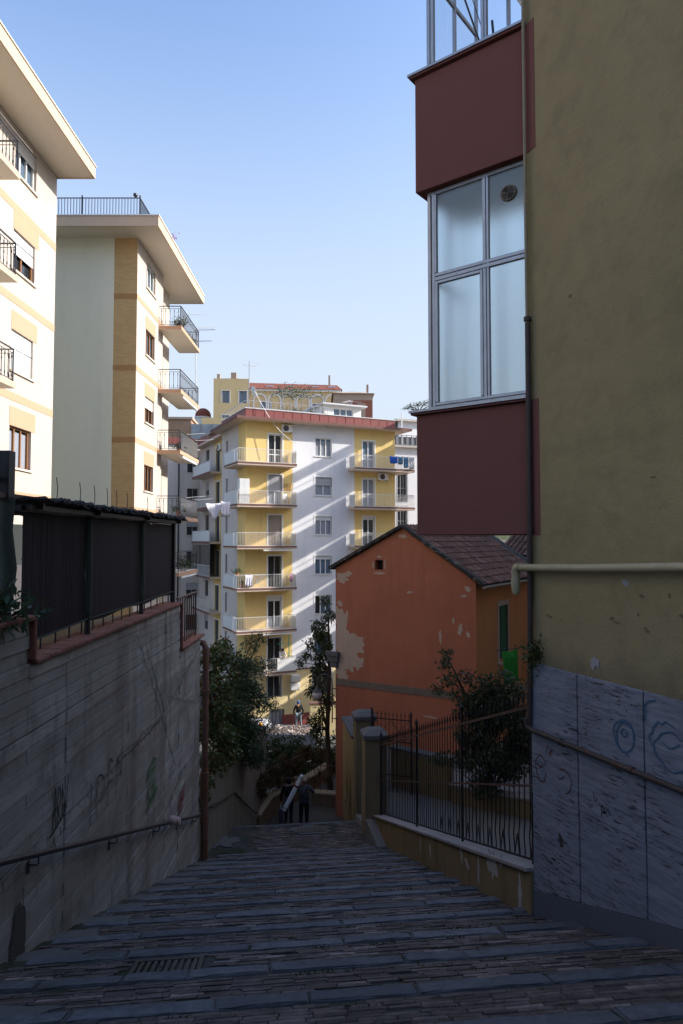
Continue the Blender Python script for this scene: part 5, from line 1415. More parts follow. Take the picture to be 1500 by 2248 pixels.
# balconies
for i, f in enumerate(FL):
    last = i == 5
    s = MB()
    if not last: s.prism([(-.98, -1.2), (3.55, -1.2), (3.55, .02), (.02, .02), (.02, 2.4), (-.98, 2.4)], f - .2, f)
    else: s.box(1.2, 3.55, -1.2, .02, f - .2, f)
    b = s.build('balcony', M['slab_under'], cb)
    pts = [(-.95, 2.35), (-.95, -1.17), (3.52, -1.17), (3.52, -.02)] if not last else [(1.22, -.02), (1.22, -1.17), (3.52, -1.17), (3.52, -.02)]
    r = MB(); railing_bars(r, pts, f, .98, .115, .008, .03); r.build('railing', M['white_iron'], b)
    e = MB(); e.box(-1.0 if not last else 1.18, 3.57, -1.225, -1.2, f - .09, f + .02); e.box(3.55, 3.572, -1.2, 0, f - .09, f + .019)
    if not last: e.box(-1.0, -.98, -1.2, 2.42, f - .091, f + .018)
    e.build('slab_edge', M['slab_edge'], b)
    if not last:
        MB().box(-.985, -.965, -1.1, -.35, f + .05, f + .95).build('end_screen', M['white_paint'], b)
        MB().box(-.985, -.965, -.3, 2.3, f + .06, f + .93).build('end_screen', M['blind_white'], b)
        MB().box(3.535, 3.55, -1.1, -.1, f + .05, f + .93).build('end_screen', M['white_paint'], b)
        if i in (2, 4): MB().box(1.0, 3.4, -1.18, -1.05, f - .34, f - .24).build('awning_roll', M['white_paint'], b)
    else:
        MB().box(2.1, 3.5, -1.185, -1.175, f + .06, f + .95).build('white_sheet', M['white_paint'], b); MB().box(3.535, 3.55, -1.1, -.1, f + .05, f + .93).build('end_screen', M['white_paint'], b)
for i, f in enumerate(FL[:4]):
    s = MB(); s.prism([(8.35, -1.2), (13.7, -1.2), (13.7, 1.6), (LX, 1.6), (LX, .02), (8.35, .02)], f - .2, f); b = s.build('balcony', M['slab_under'], cb)
    r = MB(); railing_bars(r, [(8.38, -.02), (8.38, -1.17), (13.67, -1.17), (13.67, 1.5)], f, .98, .115, .008, .03); r.build('railing', M['white_iron'], b)
    MB().box(8.33, 13.72, -1.225, -1.2, f - .09, f + .02).build('slab_edge', M['slab_edge'], b)
    MB().box(8.39, 8.41, -1.1, -.1, f + .05, f + .93).build('end_screen', M['white_paint'], b)
for i, f in enumerate(FL[:5]):
    zf_ = f + .3
    s = MB(); s.box(-.25, .8, 9.5, 16.2, zf_ - .18, zf_); b = s.build('wing_balcony', M['slab_under'], cb)
    MB().box(-.27, -.25, 9.48, 16.22, zf_ - .17, zf_ + .02).build('slab_edge', M['slab_edge'], b)
    r = MB(); railing_bars(r, [(.75, 16.15), (-.22, 16.15), (-.22, 9.55)], zf_, .95, .12, .008, .03); r.build('railing', M['white_iron'], b)
    if i in (0, 2): MB().box(-.235, -.225, 9.7, 16.0, zf_ + .05, zf_ + .92).build('end_screen', M['blind_white'], b)
    if i == 3:
        g = MB()
        for k in range(24): g.box(-.2, -.18, 9.6 + k * .27, 9.64 + k * .27, zf_ + .95, zf_ + 2.8)
        g.box(-.21, -.17, 9.55, 16.1, zf_ + 2.75, zf_ + 2.83); g.build('veranda_glazing', M['blind_brown'], b)
        MB().box(-.19, -.185, 9.6, 16.1, zf_ + .1, zf_ + 2.75).build('pane', M['glass_dark'], b)
# roof: eave slab, red metal parapet panels, terrace
ev = MB(); ev.prism([(-.95, -.95), (13.6, -.95), (13.6, 8), (12, 12), (-.95, 6.9)], ZT, ZT + .17); ev.build('eave', M['slab_under'], cb)
ev = MB(); ev.prism([(.1, 6.95), (3, 6.95), (3, 17.0), (.1, 17.0)], ZT - .05, ZT + .12); ev.build('eave', M['slab_under'], cb)
MB().box(-.98, 13.63, -.98, -.95, ZT - .01, ZT + .19).box(-.98, -.95, -.95, 6.9, ZT - .011, ZT + .189).build('eave_edge', M['slab_edge'], cb)
npn = 17
for i in range(npn):
    a = -.06 + (LX + .06) * i / npn; b = -.06 + (LX + .06) * (i + 1) / npn
    m = MB(); m.box(a + .008, b - .008, -.08 + random.uniform(-.008, .008), -.02, ZT + .17, 9.66); m.build('parapet_panel', M['red_metal'], cb)
    MB().box(a - .012, a + .012, -.1, -.03, ZT + .17, 9.665).build('parapet_seam', M['red_metal'], cb)
for i in range(9):
    a, b = 6.6 * i / 9, 6.6 * (i + 1) / 9
    MB().box(-.09, -.03, a + .01, b - .008, ZT + .17, 9.658).build('parapet_panel', M['red_metal'], cb)
MB().box(.3, .36, 6.9, 17.4, ZT + .12, 9.6).box(-8, .3, 17.3, 17.4, ZT + .4, 9.75).build('wing_parapet', M['red_metal'], cb)
MB().box(-.14, LX + .05, -.13, .12, 9.67, 9.73).box(-.14, .12, .12, 6.7, 9.671, 9.729).build('parapet_cap', M['zinc'], cb)
MB().box(0, LX, 0.1, 12, 9.3, 9.4).build('roof_terrace', M['concrete_slab'], cb)
r = MB(); railing_bars(r, [(-.02, 6.5), (-.02, .05), (6.6, .05)], 9.73, .55, .6, .012, .03); r.build('terrace_railing', M['alu'], cb)
# penthouse and pergola
ph = [(8.1, 9.9, 9.75, 10.75)]
MB(TR((0, 2.2, 0))).facade(7.2, 10.6, 9.4, 10.95, ph, .15).box(7.2, 7.24, .02, 4, 9.4, 10.9).build('penthouse_wall', M['white_paint'], cb, recalc=False)
window(cb, TR((0, 2.2, 0)), *ph[0], n=3, frame='white_paint', pane='glass_blue')
MB().box(6.9, 11.0, 1.8, 7, 10.96, 11.08).build('penthouse_roof', M['zinc'], cb)
pg = thing('pergola', 'thin grey metal pergola on the roof terrace of the yellow building', 'pergola', cw_(4.9, 1.2, 9.4), CR)
for x in (-1.6, 0, 1.8):
    for y in (0, 2.6): MB().beam((x, y, 0), (x, y, 2.0 + .1 * y), .05).build('post', M['grey_paint'], pg)
for y in (0, 1.3, 2.6): MB().beam((-1.7, y, 2.02 + .1 * y), (1.9, y, 2.02 + .1 * y), .05).build('beam', M['grey_paint'], pg)
for x in (-1.6, -.7, .2, 1.0, 1.8): MB().beam((x, -.1, 2.07), (x, 2.7, 2.34), .04).build('beam', M['grey_paint'], pg)
for i, (x, y, s) in enumerate([(3.2, .8, .45), (4.0, .7, .4), (4.4, 1.0, .55), (5.6, .8, .35), (6.5, .6, .3)]):
    pot_plant('terrace_plant', cw_(x, y, 9.42), .16, .3, s, 300, label=['leafy pot plant left of the pergola on the roof terrace', 'low pot plant at the pergola\'s left post on the roof terrace', 'tall pot plant inside the pergola on the roof terrace', 'pot plant at the right part of the pergola on the roof terrace', 'small pot plant beside the white penthouse on the roof terrace'][i], group='potted plants on the roof terrace')
climb = RNG.normal(size=(900, 3)) * np.array([.9, .35, .3]); mesh = leaf_mesh('roof_climber', climb, (0, 0, 1), .13, M['plant_leaf'], .45, .1)
t = tag(mesh_obj('roof_climber', mesh, None, cw_(4.6, 2.2, 11.75)), 'pale green climber spreading over the top of the roof pergola', 'plant')
# satellite dish with white cable, aerials
sd = thing('satellite_dish', 'white satellite dish on a mast above the red parapet corner', 'satellite dish', cw_(.3, .3, 9.4), CR)
MB().tube([(0, 0, 0), (0, 0, 3.9)], .03, 6).build('mast', M['alu'], sd)
m = MB(TR((.22, -.1, 1.55)) @ Matrix.Rotation(R(70), 4, 'Y') @ Matrix.Rotation(R(0), 4, 'X')); m.lathe([(.02, 0), (.2, .03), (.38, .09), (.46, .15), (.45, .16), (.36, .105), (.02, .02)], (0, 0, 0), 20); m.build('dish', M['white_paint'], sd, smooth=True)
m = MB(); m.beam((0, 0, 3.8), (.7, -.1, 3.7), .03); m.beam((-.5, 0, 3.6), (.6, 0, 3.55), .03)
for i in range(5): m.beam((-.4 + i * .22, -.25, 3.58), (-.4 + i * .22, .25, 3.58), .018)
m.build('antenna', M['white_paint'], sd)
pA, pB = Vector(cw_(.55, -.2, 11.0)), Vector(cw_(3.4, -1.0, 7.2))
cbl = MB(); pts = [pA.lerp(pB, i / 12) - Vector((0, 0, .55 * math.sin(math.pi * i / 12))) for i in range(13)]; cbl.tube(pts, .022, 5)
tag(cbl.build('roof_cable', M['white_paint']), 'white cable running from the satellite dish down over the parapet', 'cable')
for (x, y, h, lb) in [(11.6, 6, 3.0, 'aerial at the right end of the yellow building roof'), (13.0, 9, 3.6, 'tall aerial behind the right end of the red parapet'), (9.0, 8, 2.6, 'aerial behind the white penthouse')]:
    aerial(cw_(x, y, 9.4), h, lb, 6, True, rot=random.uniform(0, 3))
# air conditioners
def aircon(M4, x, z, label, w=.82, h=.55, y=-.33, fan=True):
    loc = M4 @ Vector((x, y, z)); t = thing('air_conditioner', label, 'air conditioner', tuple(loc), M4.to_euler().z, 'air conditioner units')
    MB().box(0, w, 0, .3, 0, h).build('casing', M['white_paint'], t, bevel=.02)
    if fan:
        f = MB(Matrix.Translation((w * .36, -.006, h * .5)) @ Matrix.Rotation(R(90), 4, 'X')); f.lathe([(h * .4, 0), (h * .4, .012), (h * .34, .012)], (0, 0, 0), 18); f.build('fan_ring', M['dark_pipe'], t)
        f = MB()
        for i in range(7): f.beam((w * .36 - h * .36, -.02, h * (.2 + .1 * i)), (w * .36 + h * .36, -.02, h * (.2 + .1 * i)), .012)
        f.build('grille', M['grey_paint'], t)
    else:
        f = MB()
        for i in range(9): f.box(.04, w - .04, -.012, 0, .05 + i * (h - .1) / 9, .05 + (i + .6) * (h - .1) / 9)
        f.build('grille', M['blind_white'], t)
    MB().box(.05, .1, 0, .33, -.05, 0).box(w - .1, w - .05, 0, .33, -.05, 0).build('bracket', M['grey_paint'], t)
    return t
aircon(CM, 2.72, 8.08, 'air conditioner under the eave above the topmost left balcony')
aircon(CM, 10.95, 5.57 - .82, 'air conditioner under the topmost right balcony')
aircon(CM, 3.5, -10.58, 'upper of two white air conditioners below the lowest balcony', .72, .5, fan=False)
aircon(CM, 3.48, -11.2, 'lower of two white air conditioners below the lowest balcony', .72, .5, fan=False)
MB().tube([tuple(Vector((3.85, -.2, -11.2))), (3.85, -.1, -12.9)], .03, 6).build('ac_pipe', M['white_paint'], cb)
wm_ = CM @ TW_
aircon(wm_, 17.53 - 10.0, 7.75, 'air conditioner on the recessed wing near the roof')
# laundry
def cloth_sheet(name, label, p, q, drop, mat, parent=None, group=None, taper=0.0, cat='laundry'):
    p, q = Vector(p), Vector(q); n = 10; mb = MB(); side = Vector((q - p)).cross(Vector((0, 0, 1))).normalized()
    rows = []
    for j in range(5):
        r = []
        for i in range(n + 1):
            t = i / n; a = p.lerp(q, t); w = side * (.03 * math.sin(i * 1.9 + j * .4)) * (.3 + j / 4)
            d = drop * (1 - taper * abs(2 * t - 1)) * j / 4
            r.append(tuple(a + w - Vector((0, 0, d + .06 * math.sin(math.pi * t)))))
        rows.append(r)
    vs = [v for r in rows for v in r]; mb.add(vs, [(j * (n + 1) + i, j * (n + 1) + i + 1, (j + 1) * (n + 1) + i + 1, (j + 1) * (n + 1) + i) for j in range(4) for i in range(n)])
    o = mb.build(name, mat, parent, smooth=True, recalc=False)
    sm = o.modifiers.new('thickness', 'SOLIDIFY'); sm.thickness = .012
    return tag(o, label, cat, group)
for nm, c in (('cloth_white', (0.72, 0.70, 0.76)), ('cloth_blue', (0.03, 0.11, 0.45)), ('cloth_denim', (0.10, 0.20, 0.30)), ('cloth_grey', (0.45, 0.44, 0.46)), ('cloth_green', (0.03, 0.24, 0.035)), ('cloth_pink', (0.6, 0.3, 0.45))): M[nm] = simple(nm, c, .9, var=.15, scale=6)
f = FL[0]; z = f + 1.02
for i, (x0, x1, d, mt, lb) in enumerate([(11.35, 12.05, .55, 'cloth_blue', 'bright blue garment drying on the topmost right balcony'), (12.1, 12.55, .6, 'cloth_denim', 'grey-blue shirt drying on the topmost right balcony'), (12.6, 13.05, .85, 'cloth_denim', 'dark denim trousers drying on the topmost right balcony'), (13.1, 13.6, .95, 'cloth_grey', 'light grey garment drying at the right end of the topmost right balcony')]):
    cloth_sheet('hanging_garment', lb, cw_(x0, -1.32, z), cw_(x1, -1.32, z + .02), d, M[mt], None, 'laundry on the topmost right balcony')
MB().tube([(11.2, -1.3, z + .02), (13.9, -1.3, z + .03)], .008, 5).build('clothes_line', M['white_paint'], cb)
cloth_sheet('hanging_sheet', 'large white sheet hanging at a corner in front of the recessed wing', b2w(7.95, -1.5, 2.0), b2w(8.6, -2.4, 2.1), 1.0, M['cloth_white'], None, 'white laundry by the iron balconies', .9)
cloth_sheet('hanging_towel', 'white towel hanging next to the large sheet by the recessed wing', b2w(8.3, -2.3, 2.15), b2w(8.6, -2.75, 2.15), .85, M['cloth_white'], None, 'white laundry by the iron balconies')
f = FL[3]
cloth_sheet('hanging_trousers', 'white trousers drying on the fourth left balcony of the yellow building', cw_(-.4, -1.25, f + 1.03), cw_(.15, -1.25, f + 1.03), .85, M['cloth_white'])
cloth_sheet('hanging_garment', 'small pink garment on the fourth left balcony beside the open door', cw_(3.0, -1.25, f + 1.0), cw_(3.2, -1.25, f + 1.0), .5, M['cloth_pink'])
dr = thing('drying_rack', 'white folding drying rack on the fourth left balcony', 'drying rack', cw_(.2, -.75, f), CR)
for y in (-.2, .2):
    MB().beam((0, y, 0), (1.0, y, .95), .02).beam((1.0, y, 0), (0, y, .95), .02).build('leg', M['white_paint'], dr)
m = MB()
for i in range(7): m.beam((-.1, -.25 + i * .08, .96), (1.3, -.25 + i * .08, .96), .012)
m.build('rails', M['white_paint'], dr)
cab = thing('balcony_cabinet', 'tall white cabinet at the corner of the second left balcony', 'cabinet', cw_(-.75, -.9, FL[1]), CR)
MB().box(0, .75, 0, .5, .03, 1.85).build('body', M['white_paint'], cab, bevel=.01); MB().box(.02, .37, -.015, 0, .06, 1.82).build('door', M['blind_white'], cab); MB().box(.385, .73, -.015, 0, .06, 1.82).build('door', M['blind_white'], cab)
ch = thing('plastic_chair', 'white plastic chair on the second left balcony beside the door', 'chair', cw_(2.95, -.75, FL[1]), CR + R(30))
MB().box(-.22, .22, -.22, .22, .4, .44).build('seat', M['white_paint'], ch); MB().box(-.22, .22, .2, .24, .44, .85).build('backrest', M['white_paint'], ch)
for x in (-.19, .19):
    for y in (-.19, .19): MB().beam((x, y, 0), (x * .95, y * .95, .4), .035).build('leg', M['white_paint'], ch)
    MB().box(x - .03, x + .03, -.2, .2, .62, .65).build('armrest', M['white_paint'], ch)
fn = thing('wooden_trellis', 'small brown wooden trellis against the yellow wall on the second left balcony', 'trellis', cw_(3.0, -.08, FL[1] + 1.1), CR)
for i in range(6): MB().beam((i * .12 - .02, 0, .0), (i * .13 + .02, 0, .62 - .05 * (i % 2)), .03, .015).build('slat', M['wood'], fn)
for z in (.1, .4): MB().beam((-.05, -.02, z), (.72, -.02, z), .03, .015).build('rail', M['wood'], fn)
gpz = thing('clothes_pole', 'turquoise clothes pole standing on the lowest balcony', 'pole', cw_(3.05, -1.0, FL[5]), CR)
M['turquoise'] = simple('turquoise', (0.03, 0.42, 0.30), .5)
MB().tube([(0, 0, 0), (0, 0, 2.6)], .035, 8).build('pole', M['turquoise'], gpz); MB().beam((-.9, 0, 2.0), (0, 0, 2.0), .03).build('arm', M['turquoise'], gpz)
pot_plant('potted_plant', cw_(-.7, -.3, FL[3] + .9), .14, .2, .45, 260, label='straggly plant rising at the corner of the fourth left balcony')
pot_plant('potted_plant', cw_(-.55, -.95, FL[3]), .14, .4, .2, 140, label='small plant in a terracotta pot below the straggly plant on the fourth left balcony')

# ================================================================== BACKGROUND
M['hill_yellow'] = plaster('hill_yellow', (0.70, 0.54, 0.29), .06, .15, scale=.3)
M['hill_brick'] = plaster('hill_brick', (0.36, 0.24, 0.16), .25, .3, scale=.8)
M['hill_pink'] = plaster('hill_pink', (0.34, 0.13, 0.09), .1, .2)
M['hill_beige'] = plaster('hill_beige', (0.45, 0.34, 0.26), .1, .3)
M['tile_red'] = plaster('tile_red', (0.25, 0.085, 0.06), .2, 0)
pal = thing('hill_palace', 'large ochre palace with white blind arches and red roof on the hill', 'building', (-20.8, 110, 0), R(4))
pw = [(1.3, 2.6, 22.2, 24.2), (4.1, 5.4, 22.2, 24.2), (1.3, 2.6, 18.2, 20.2), (4.1, 5.4, 18.2, 20.2), (1.3, 2.6, 14, 16), (4.1, 5.4, 14, 16)]
MB().facade(0, 5.75, 5, 26.2, pw, .3).box(0, .05, .05, 14, 5, 26.2).build('tower_wall', M['hill_yellow'], pal, recalc=False)
for h in pw: window(pal, None, *h, n=2, frame='grey_paint', pane='glass_blue', surround='white_paint', bw=.1, rec=.2)
for k, ch_ in enumerate(pal.children): pass
aw = [(7.0 + .0, 8.6, 21.2 + .6, 22.7), (15.2 + .9, 17.0, 21.2, 22.3), (18.3, 20, 21.2, 22.3)]
T2 = TR((0, -1.2, 0))
MB(TR((0, .5, 0))).facade(5.75, 20.6, 20.8, 24.6, [(7.6, 9.2, 21.2, 22.6), (16.1, 17.6, 21.2, 22.3), (18.1, 19.6, 21.2, 22.3)], .3).build('arcade_wall', M['hill_yellow'], pal, recalc=False)
for h in [(7.6, 9.2, 21.2, 22.6), (16.1, 17.6, 21.2, 22.3), (18.1, 19.6, 21.2, 22.3)]: window(pal, TR((0, .5, 0)), *h, n=2, frame='grey_paint', pane='glass_blue', surround='white_paint', bw=.1)
for i in range(6):
    c = 7.5 + i * 2.35; m = MB(); n = 16
    for k in range(n):
        a0, a1 = math.pi * k / n, math.pi * (k + 1) / n
        r0, r1 = .92, 1.14
        p = [(c + r0 * math.cos(a0), 22.7 + 1.15 * r0 * math.sin(a0)), (c + r1 * math.cos(a0), 22.7 + 1.15 * r1 * math.sin(a0)), (c + r1 * math.cos(a1), 22.7 + 1.15 * r1 * math.sin(a1)), (c + r0 * math.cos(a1), 22.7 + 1.15 * r0 * math.sin(a1))]
        m.add([(x, .38, z) for x, z in p] + [(x, .52, z) for x, z in p], [(0, 1, 2, 3), (0, 4, 5, 1), (1, 5, 6, 2), (2, 6, 7, 3), (3, 7, 4, 0)])
    m.box(c - 1.14, c - .92, .38, .52, 21.2, 22.7); m.box(c + .92, c + 1.14, .381, .52, 21.2, 22.7)
    m.build('blind_arch', M['white_paint'], pal)
MB().box(5.75, 20.8, .2, .6, 24.3, 24.65).build('cornice', M['white_paint'], pal)
m = MB(); m.add([(5.5, .0, 24.66), (21.0, .0, 24.66), (20.4, 4.5, 26.4), (5.5, 4.5, 26.6), (5.5, 9, 24.66), (21, 9, 24.66)], [(0, 1, 2, 3), (3, 2, 5, 4), (1, 5, 2), (0, 3, 4)]); roof = m.build('roof', M['tile_red'], pal)
for x in (9, 12.5, 16.5, 19.3): MB(TR((x, 1.6, 25.34))).box(-.6, .6, -.2, .7, -.05, .16).build('skylight', M['zinc'], roof)
MB().box(18.9, 19.2, 4, 4.3, 26, 28).build('chimney', M['hill_beige'], roof)
pw2 = [(9.5, 11.2, 16.6, 18.8), (13.6, 15.2, 16.6, 18.8), (17, 18.6, 16.6, 18.8)]
MB(T2).facade(5.9, 21.4, 5, 20.5, pw2, .3).build('lower_wall', M['hill_yellow'], pal, recalc=False)
for h in pw2: window(pal, T2, *h, n=2, frame='grey_paint', pane='glass_blue', surround='white_paint', bw=.1)
MB(T2).box(5.7, 21.6, -.4, .02, 19.9, 20.5).build('cornice', M['white_paint'], pal)
MB(T2).box(5.7, 21.6, -.5, 1.6, 20.52, 20.75).build('terrace_edge', M['hill_brick'], pal)
for (x, w, h) in ((.3, .5, 1.2), (2.6, .9, 1.5), (1.5, 2.4, .5)): MB().box(x, x + w, 2, 3, 26.21, 26.2 + h).build('chimney', M['hill_beige'], pal)
pk = thing('hill_house', 'pink and beige house with a low gable on the hill right of the palace', 'house', (-1.2, 104, 0), R(2))
MB().box(0, 6, 0, 8, 5, 22.4).build('wall', M['hill_beige'], pk); MB().box(2.6, 5.9, -.04, 0, 14, 21.4).build('pink_panel', M['hill_pink'], pk)
MB().box(3.6, 4.9, -.1, -.045, 17.4, 20.9).build('blind_window', M['hill_beige'], pk)
m = MB(); m.add([(-.3, -.3, 22.42), (6.3, -.3, 22.42), (6.3, 8, 22.42), (-.3, 8, 22.42), (3, 3.5, 23.5)], [(0, 1, 4), (1, 2, 4), (2, 3, 4), (3, 0, 4)]); m.build('roof', M['hill_beige'], pk)
MB().box(5.2, 5.5, 2, 2.3, 22.5, 24.3).build('chimney', M['hill_brick'], pk)
old = thing('hill_house', 'old brown rubble house with green shutter on the hillside at the left', 'house', (-25, 84, 0), R(3))
MB().box(0, 6.3, 0, 8, 0, 14.9).build('wall', M['hill_brick'], old); MB().box(1.1, 2.2, -.06, 0, 12.4, 13.9).build('shutter', M['green_shutter'], old); MB().box(-.2, 6.5, -.2, 8.2, 14.91, 15.2).build('cornice', M['hill_beige'], old)
gh = thing('glass_terrace', 'weathered grey glazed terrace screen on the hillside left of the palace', 'terrace', (-18.6, 84, 0), R(3))
MB().box(0, 9, .1, 6, 0, 11.6).build('wall', M['hill_beige'], gh)
M['old_glass'] = simple('old_glass', (0.28, 0.32, 0.35), .4, var=.5, scale=1.5)
for i in range(5): MB().box(i * 1.3 + .04, i * 1.3 + 1.24, 0, .05, 11.62, 14.3).build('pane', M['old_glass'], gh); MB().box(i * 1.3 - .04, i * 1.3 + .04, -.04, .08, 11.6, 14.4).build('post', M['grey_paint'], gh)
lh = thing('hill_house', 'low ochre house with two small windows below the palace tower', 'house', (-20.2, 98, 0), R(4))
MB().facade(0, 5.6, 4, 17.6, [(2.2, 3.2, 14.6, 16.4)], .3).box(0, 5.6, .4, 6, 4, 17.6).build('wall', M['hill_yellow'], lh, recalc=False); window(lh, None, 2.2, 3.2, 14.6, 16.4, n=1, frame='grey_paint', pane='glass_blue', surround='white_paint', bw=.1)
dm = thing('dome', 'small dark red dome on a white drum on the skyline behind the iron balconies', 'dome', (-24.5, 120, 0))
MB().lathe([(1.35, 17), (1.35, 21.3), (1.5, 21.35), (1.5, 21.6)], (0, 0, 0), 20).build('drum', M['white_paint'], dm, smooth=True)
MB().lathe([(1.42, 21.6), (1.35, 22.2), (1.1, 22.7), (.6, 23.1), (.05, 23.25)], (0, 0, 0), 20).build('cupola', M['tile_red'], dm, smooth=True)
# white block to the right of the yellow building
wb = thing('apartment_block', 'off-white apartment block with grey roof terrace between the yellow building and the brown veranda', 'building', (4.6, 62, 0), R(20))
ww_ = [(.55, 1.5, z, z + 2.6) for z in (3.4, .4, -2.7)] + [(4.2, 5.2, z, z + 1.6) for z in (4.3, 1.2, -1.9)]
MB().facade(0, 9, -14.5, 8.4, ww_, .25).box(-.0, .05, .02, 9, -14.5, 8.4).build('wall', M['cb_white'], wb, recalc=False)
for i, h in enumerate(ww_): window(wb, None, *h, n=3 if i < 3 else 2, frame='grey_paint', pane='glass_dark', surround='blind_grey', transom=(h[2] + h[3]) / 2)
MB().box(-.3, 9, -.4, 9, 8.41, 8.6).build('eave', M['concrete_slab'], wb)
m = MB(); railing_bars(m, [(-.2, -.3), (9, -.3)], 8.6, .9, .5, .03, .05); m.build('terrace_railing', M['grey_paint'], wb); MB().box(-.15, 9, -.25, -.22, 8.62, 9.4).build('terrace_screen', M['grey_paint'], wb)
MB().box(1.6, 9, 2, 8, 8.61, 11.2).build('attic', M['cb_white'], wb); MB().box(1.2, 9, 1.6, 8.3, 11.21, 11.4).build('attic_roof', M['concrete_slab'], wb)
MB().box(.3, 1.5, 2, 2.1, 8.61, 11.2).build('attic_glazing', M['glass_dark'], wb); MB().tube([(.9, -.2, 8.6), (.9, -.2, 11.6)], .06, 6).build('white_post', M['white_paint'], wb)
# added unseen slotted screen: its gaps shape sun stripes on the yellow building
stt = thing('sun_stripe_screen', 'added unseen slotted screen shaping the sun stripes, hidden behind the orange house', 'light blocker', (13.2, 53.6, -14), R(12))
for k in range(11):
    z = 26.1 - 3.03 * k
    MB().box(0, .3, -3.5, 7.5, z - 1.98, z).build('shade_slab', M['far_cream'], stt)
    rl = MB()
    for j in range(9): rl.box(.1, .16, -3.4 + j * 1.35, -3.34 + j * 1.35, z, z + 1.05)
    rl.box(.105, .155, -3.4, 7.46, z + .5, z + .54); rl.build('railing', M['grey_paint'], stt)  # added bars, striping the light through each gap
MB().box(0, .3, -3.5, 7.5, 27.15, 27.8).build('top_shade_slab', M['far_cream'], stt)

# ================================================================== PLANTS
M['oleander_leaf'] = leafmat('oleander_leaf', (0.018, 0.042, 0.022), (0.095, 0.155, 0.075), dry=(0.11, 0.085, 0.03), dry_amt=.05)
M['ivy_leaf'] = leafmat('ivy_leaf', (0.025, 0.048, 0.016), (0.12, 0.16, 0.045), dry=(0.12, 0.05, 0.02), dry_amt=.12)
M['vine_leaf'] = leafmat('vine_leaf', (0.016, 0.034, 0.012), (0.085, 0.12, 0.035), dry=(0.10, 0.08, 0.03), dry_amt=.06)
M['dry_leaf'] = leafmat('dry_leaf', (0.07, 0.035, 0.015), (0.15, 0.085, 0.035), dry=(0.04, 0.05, 0.015), dry_amt=.25, gloss=.8)
M['bush_leaf'] = leafmat('bush_leaf', (0.018, 0.032, 0.014), (0.10, 0.125, 0.06), dry=(0.16, 0.05, 0.02), dry_amt=.04)
M['hill_leaf'] = leafmat('hill_leaf', (0.02, 0.04, 0.012), (0.08, 0.11, 0.035))
M['bark'] = simple('bark', (0.07, 0.055, 0.04), .9, scale=25, bump=.5)

def tree(name, label, cat, base, trunk_pts, radii, clumps, per, size, leaf, aspect=.3, droop=.2, flat=.8, hollow=.3, limbs=True, group=None):
    t = thing(name, label, cat, base, 0, group); B = Vector(base)
    m = MB()
    m.tube([Vector(p) - B for p in trunk_pts], radii, 8)
    if limbs:
        for (c, r) in clumps:
            p = Vector(c) - B; s = min((Vector(q) - B for q in trunk_pts), key=lambda q: (q - p).length + (0 if q.z < p.z else 1))
            mid = s.lerp(p, .5) + Vector((random.uniform(-.1, .1), random.uniform(-.1, .1), random.uniform(0, .15)))
            m.tube([s, mid, p], [radii[-1] * .8, radii[-1] * .5, radii[-1] * .2], 5)
            for _ in range(5):
                d = Vector((random.gauss(0, 1), random.gauss(0, 1), random.gauss(0, 1))).normalized() * r * .9
                m.tube([p, p + d * .5 + Vector((0, 0, .03)), p + d], [radii[-1] * .25, radii[-1] * .15, .003], 4, caps=False)
    m.build('trunk', M['bark'], t, smooth=True)
    pts = clump_points(clumps, per, flat, hollow) - np.array(base)
    mesh_obj('crown', leaf_mesh('crown', pts, (0, 0, .8), size, M[leaf], aspect, droop), t)
    return t
def scatter_clumps(n, c, rad, r0, r1, shell=.6):
    out = []
    for _ in range(n):
        d = np.array([random.gauss(0, 1) for _ in range(3)]); d /= np.linalg.norm(d); k = shell + (1 - shell) * random.random()
        out.append((tuple(np.array(c) + d * np.array(rad) * k), random.uniform(r0, r1)))
    return out
ol = scatter_clumps(44, (-3.25, 21.8, -5.3), (.75, 1.7, 1.55), .28, .55) + [((-3.0, 22.5, -3.5), .35), ((-2.75, 23.0, -3.3), .3), ((-3.6, 20.5, -3.55), .35), ((-2.5, 23.0, -4.2), .35), ((-2.35, 22.6, -5.4), .35), ((-2.45, 22.8, -6.2), .35), ((-3.3, 21, -3.6), .35)] + [((-3.0 + random.uniform(-.25, .3), random.uniform(20.8, 24), random.uniform(-7.1, -5.8)), random.uniform(.25, .42)) for _ in range(16)]
tree('oleander_bush', 'large dark oleander bush hanging over the wall beyond the downpipe', 'bush', (-3.6, 21.8, -9.0), [(-3.6, 21.8, -9.0), (-3.55, 21.8, -7), (-3.4, 21.8, -5)], [.1, .08, .05], ol, 1500, .15, 'oleander_leaf', .2, -.1)
iv = [((-3.38 + random.uniform(-.1, .22), y, z), random.uniform(.22, .4)) for y, z in [(random.uniform(16.5, 20.3), random.uniform(-6.3, -2.9)) for _ in range(46)]]
tree('ivy', 'dark ivy with yellowing leaves hanging beside the rust-red downpipe', 'ivy', (-3.5, 17.5, -6.5), [(-3.5, 17.5, -6.5), (-3.48, 17.6, -4.5), (-3.5, 18, -2.9)], [.05, .04, .02], iv, 1500, .095, 'ivy_leaf', .75, .4)
vn = [((-.95 + random.uniform(-.25, .45), 29 + random.uniform(-.3, .3), z), random.uniform(.22, .4)) for z in np.linspace(-3.6, -8.0, 17)] + [((-1.5, 28.9, -4.85), .25), ((-1.75, 28.8, -5.15), .22), ((-1.3, 29, -4.4), .3), ((-.7, 29.2, -2.6), .25), ((-.55, 29.1, -3.2), .35), ((-.9, 28.9, -3.9), .4), ((-1.25, 28.8, -6.2), .25)]
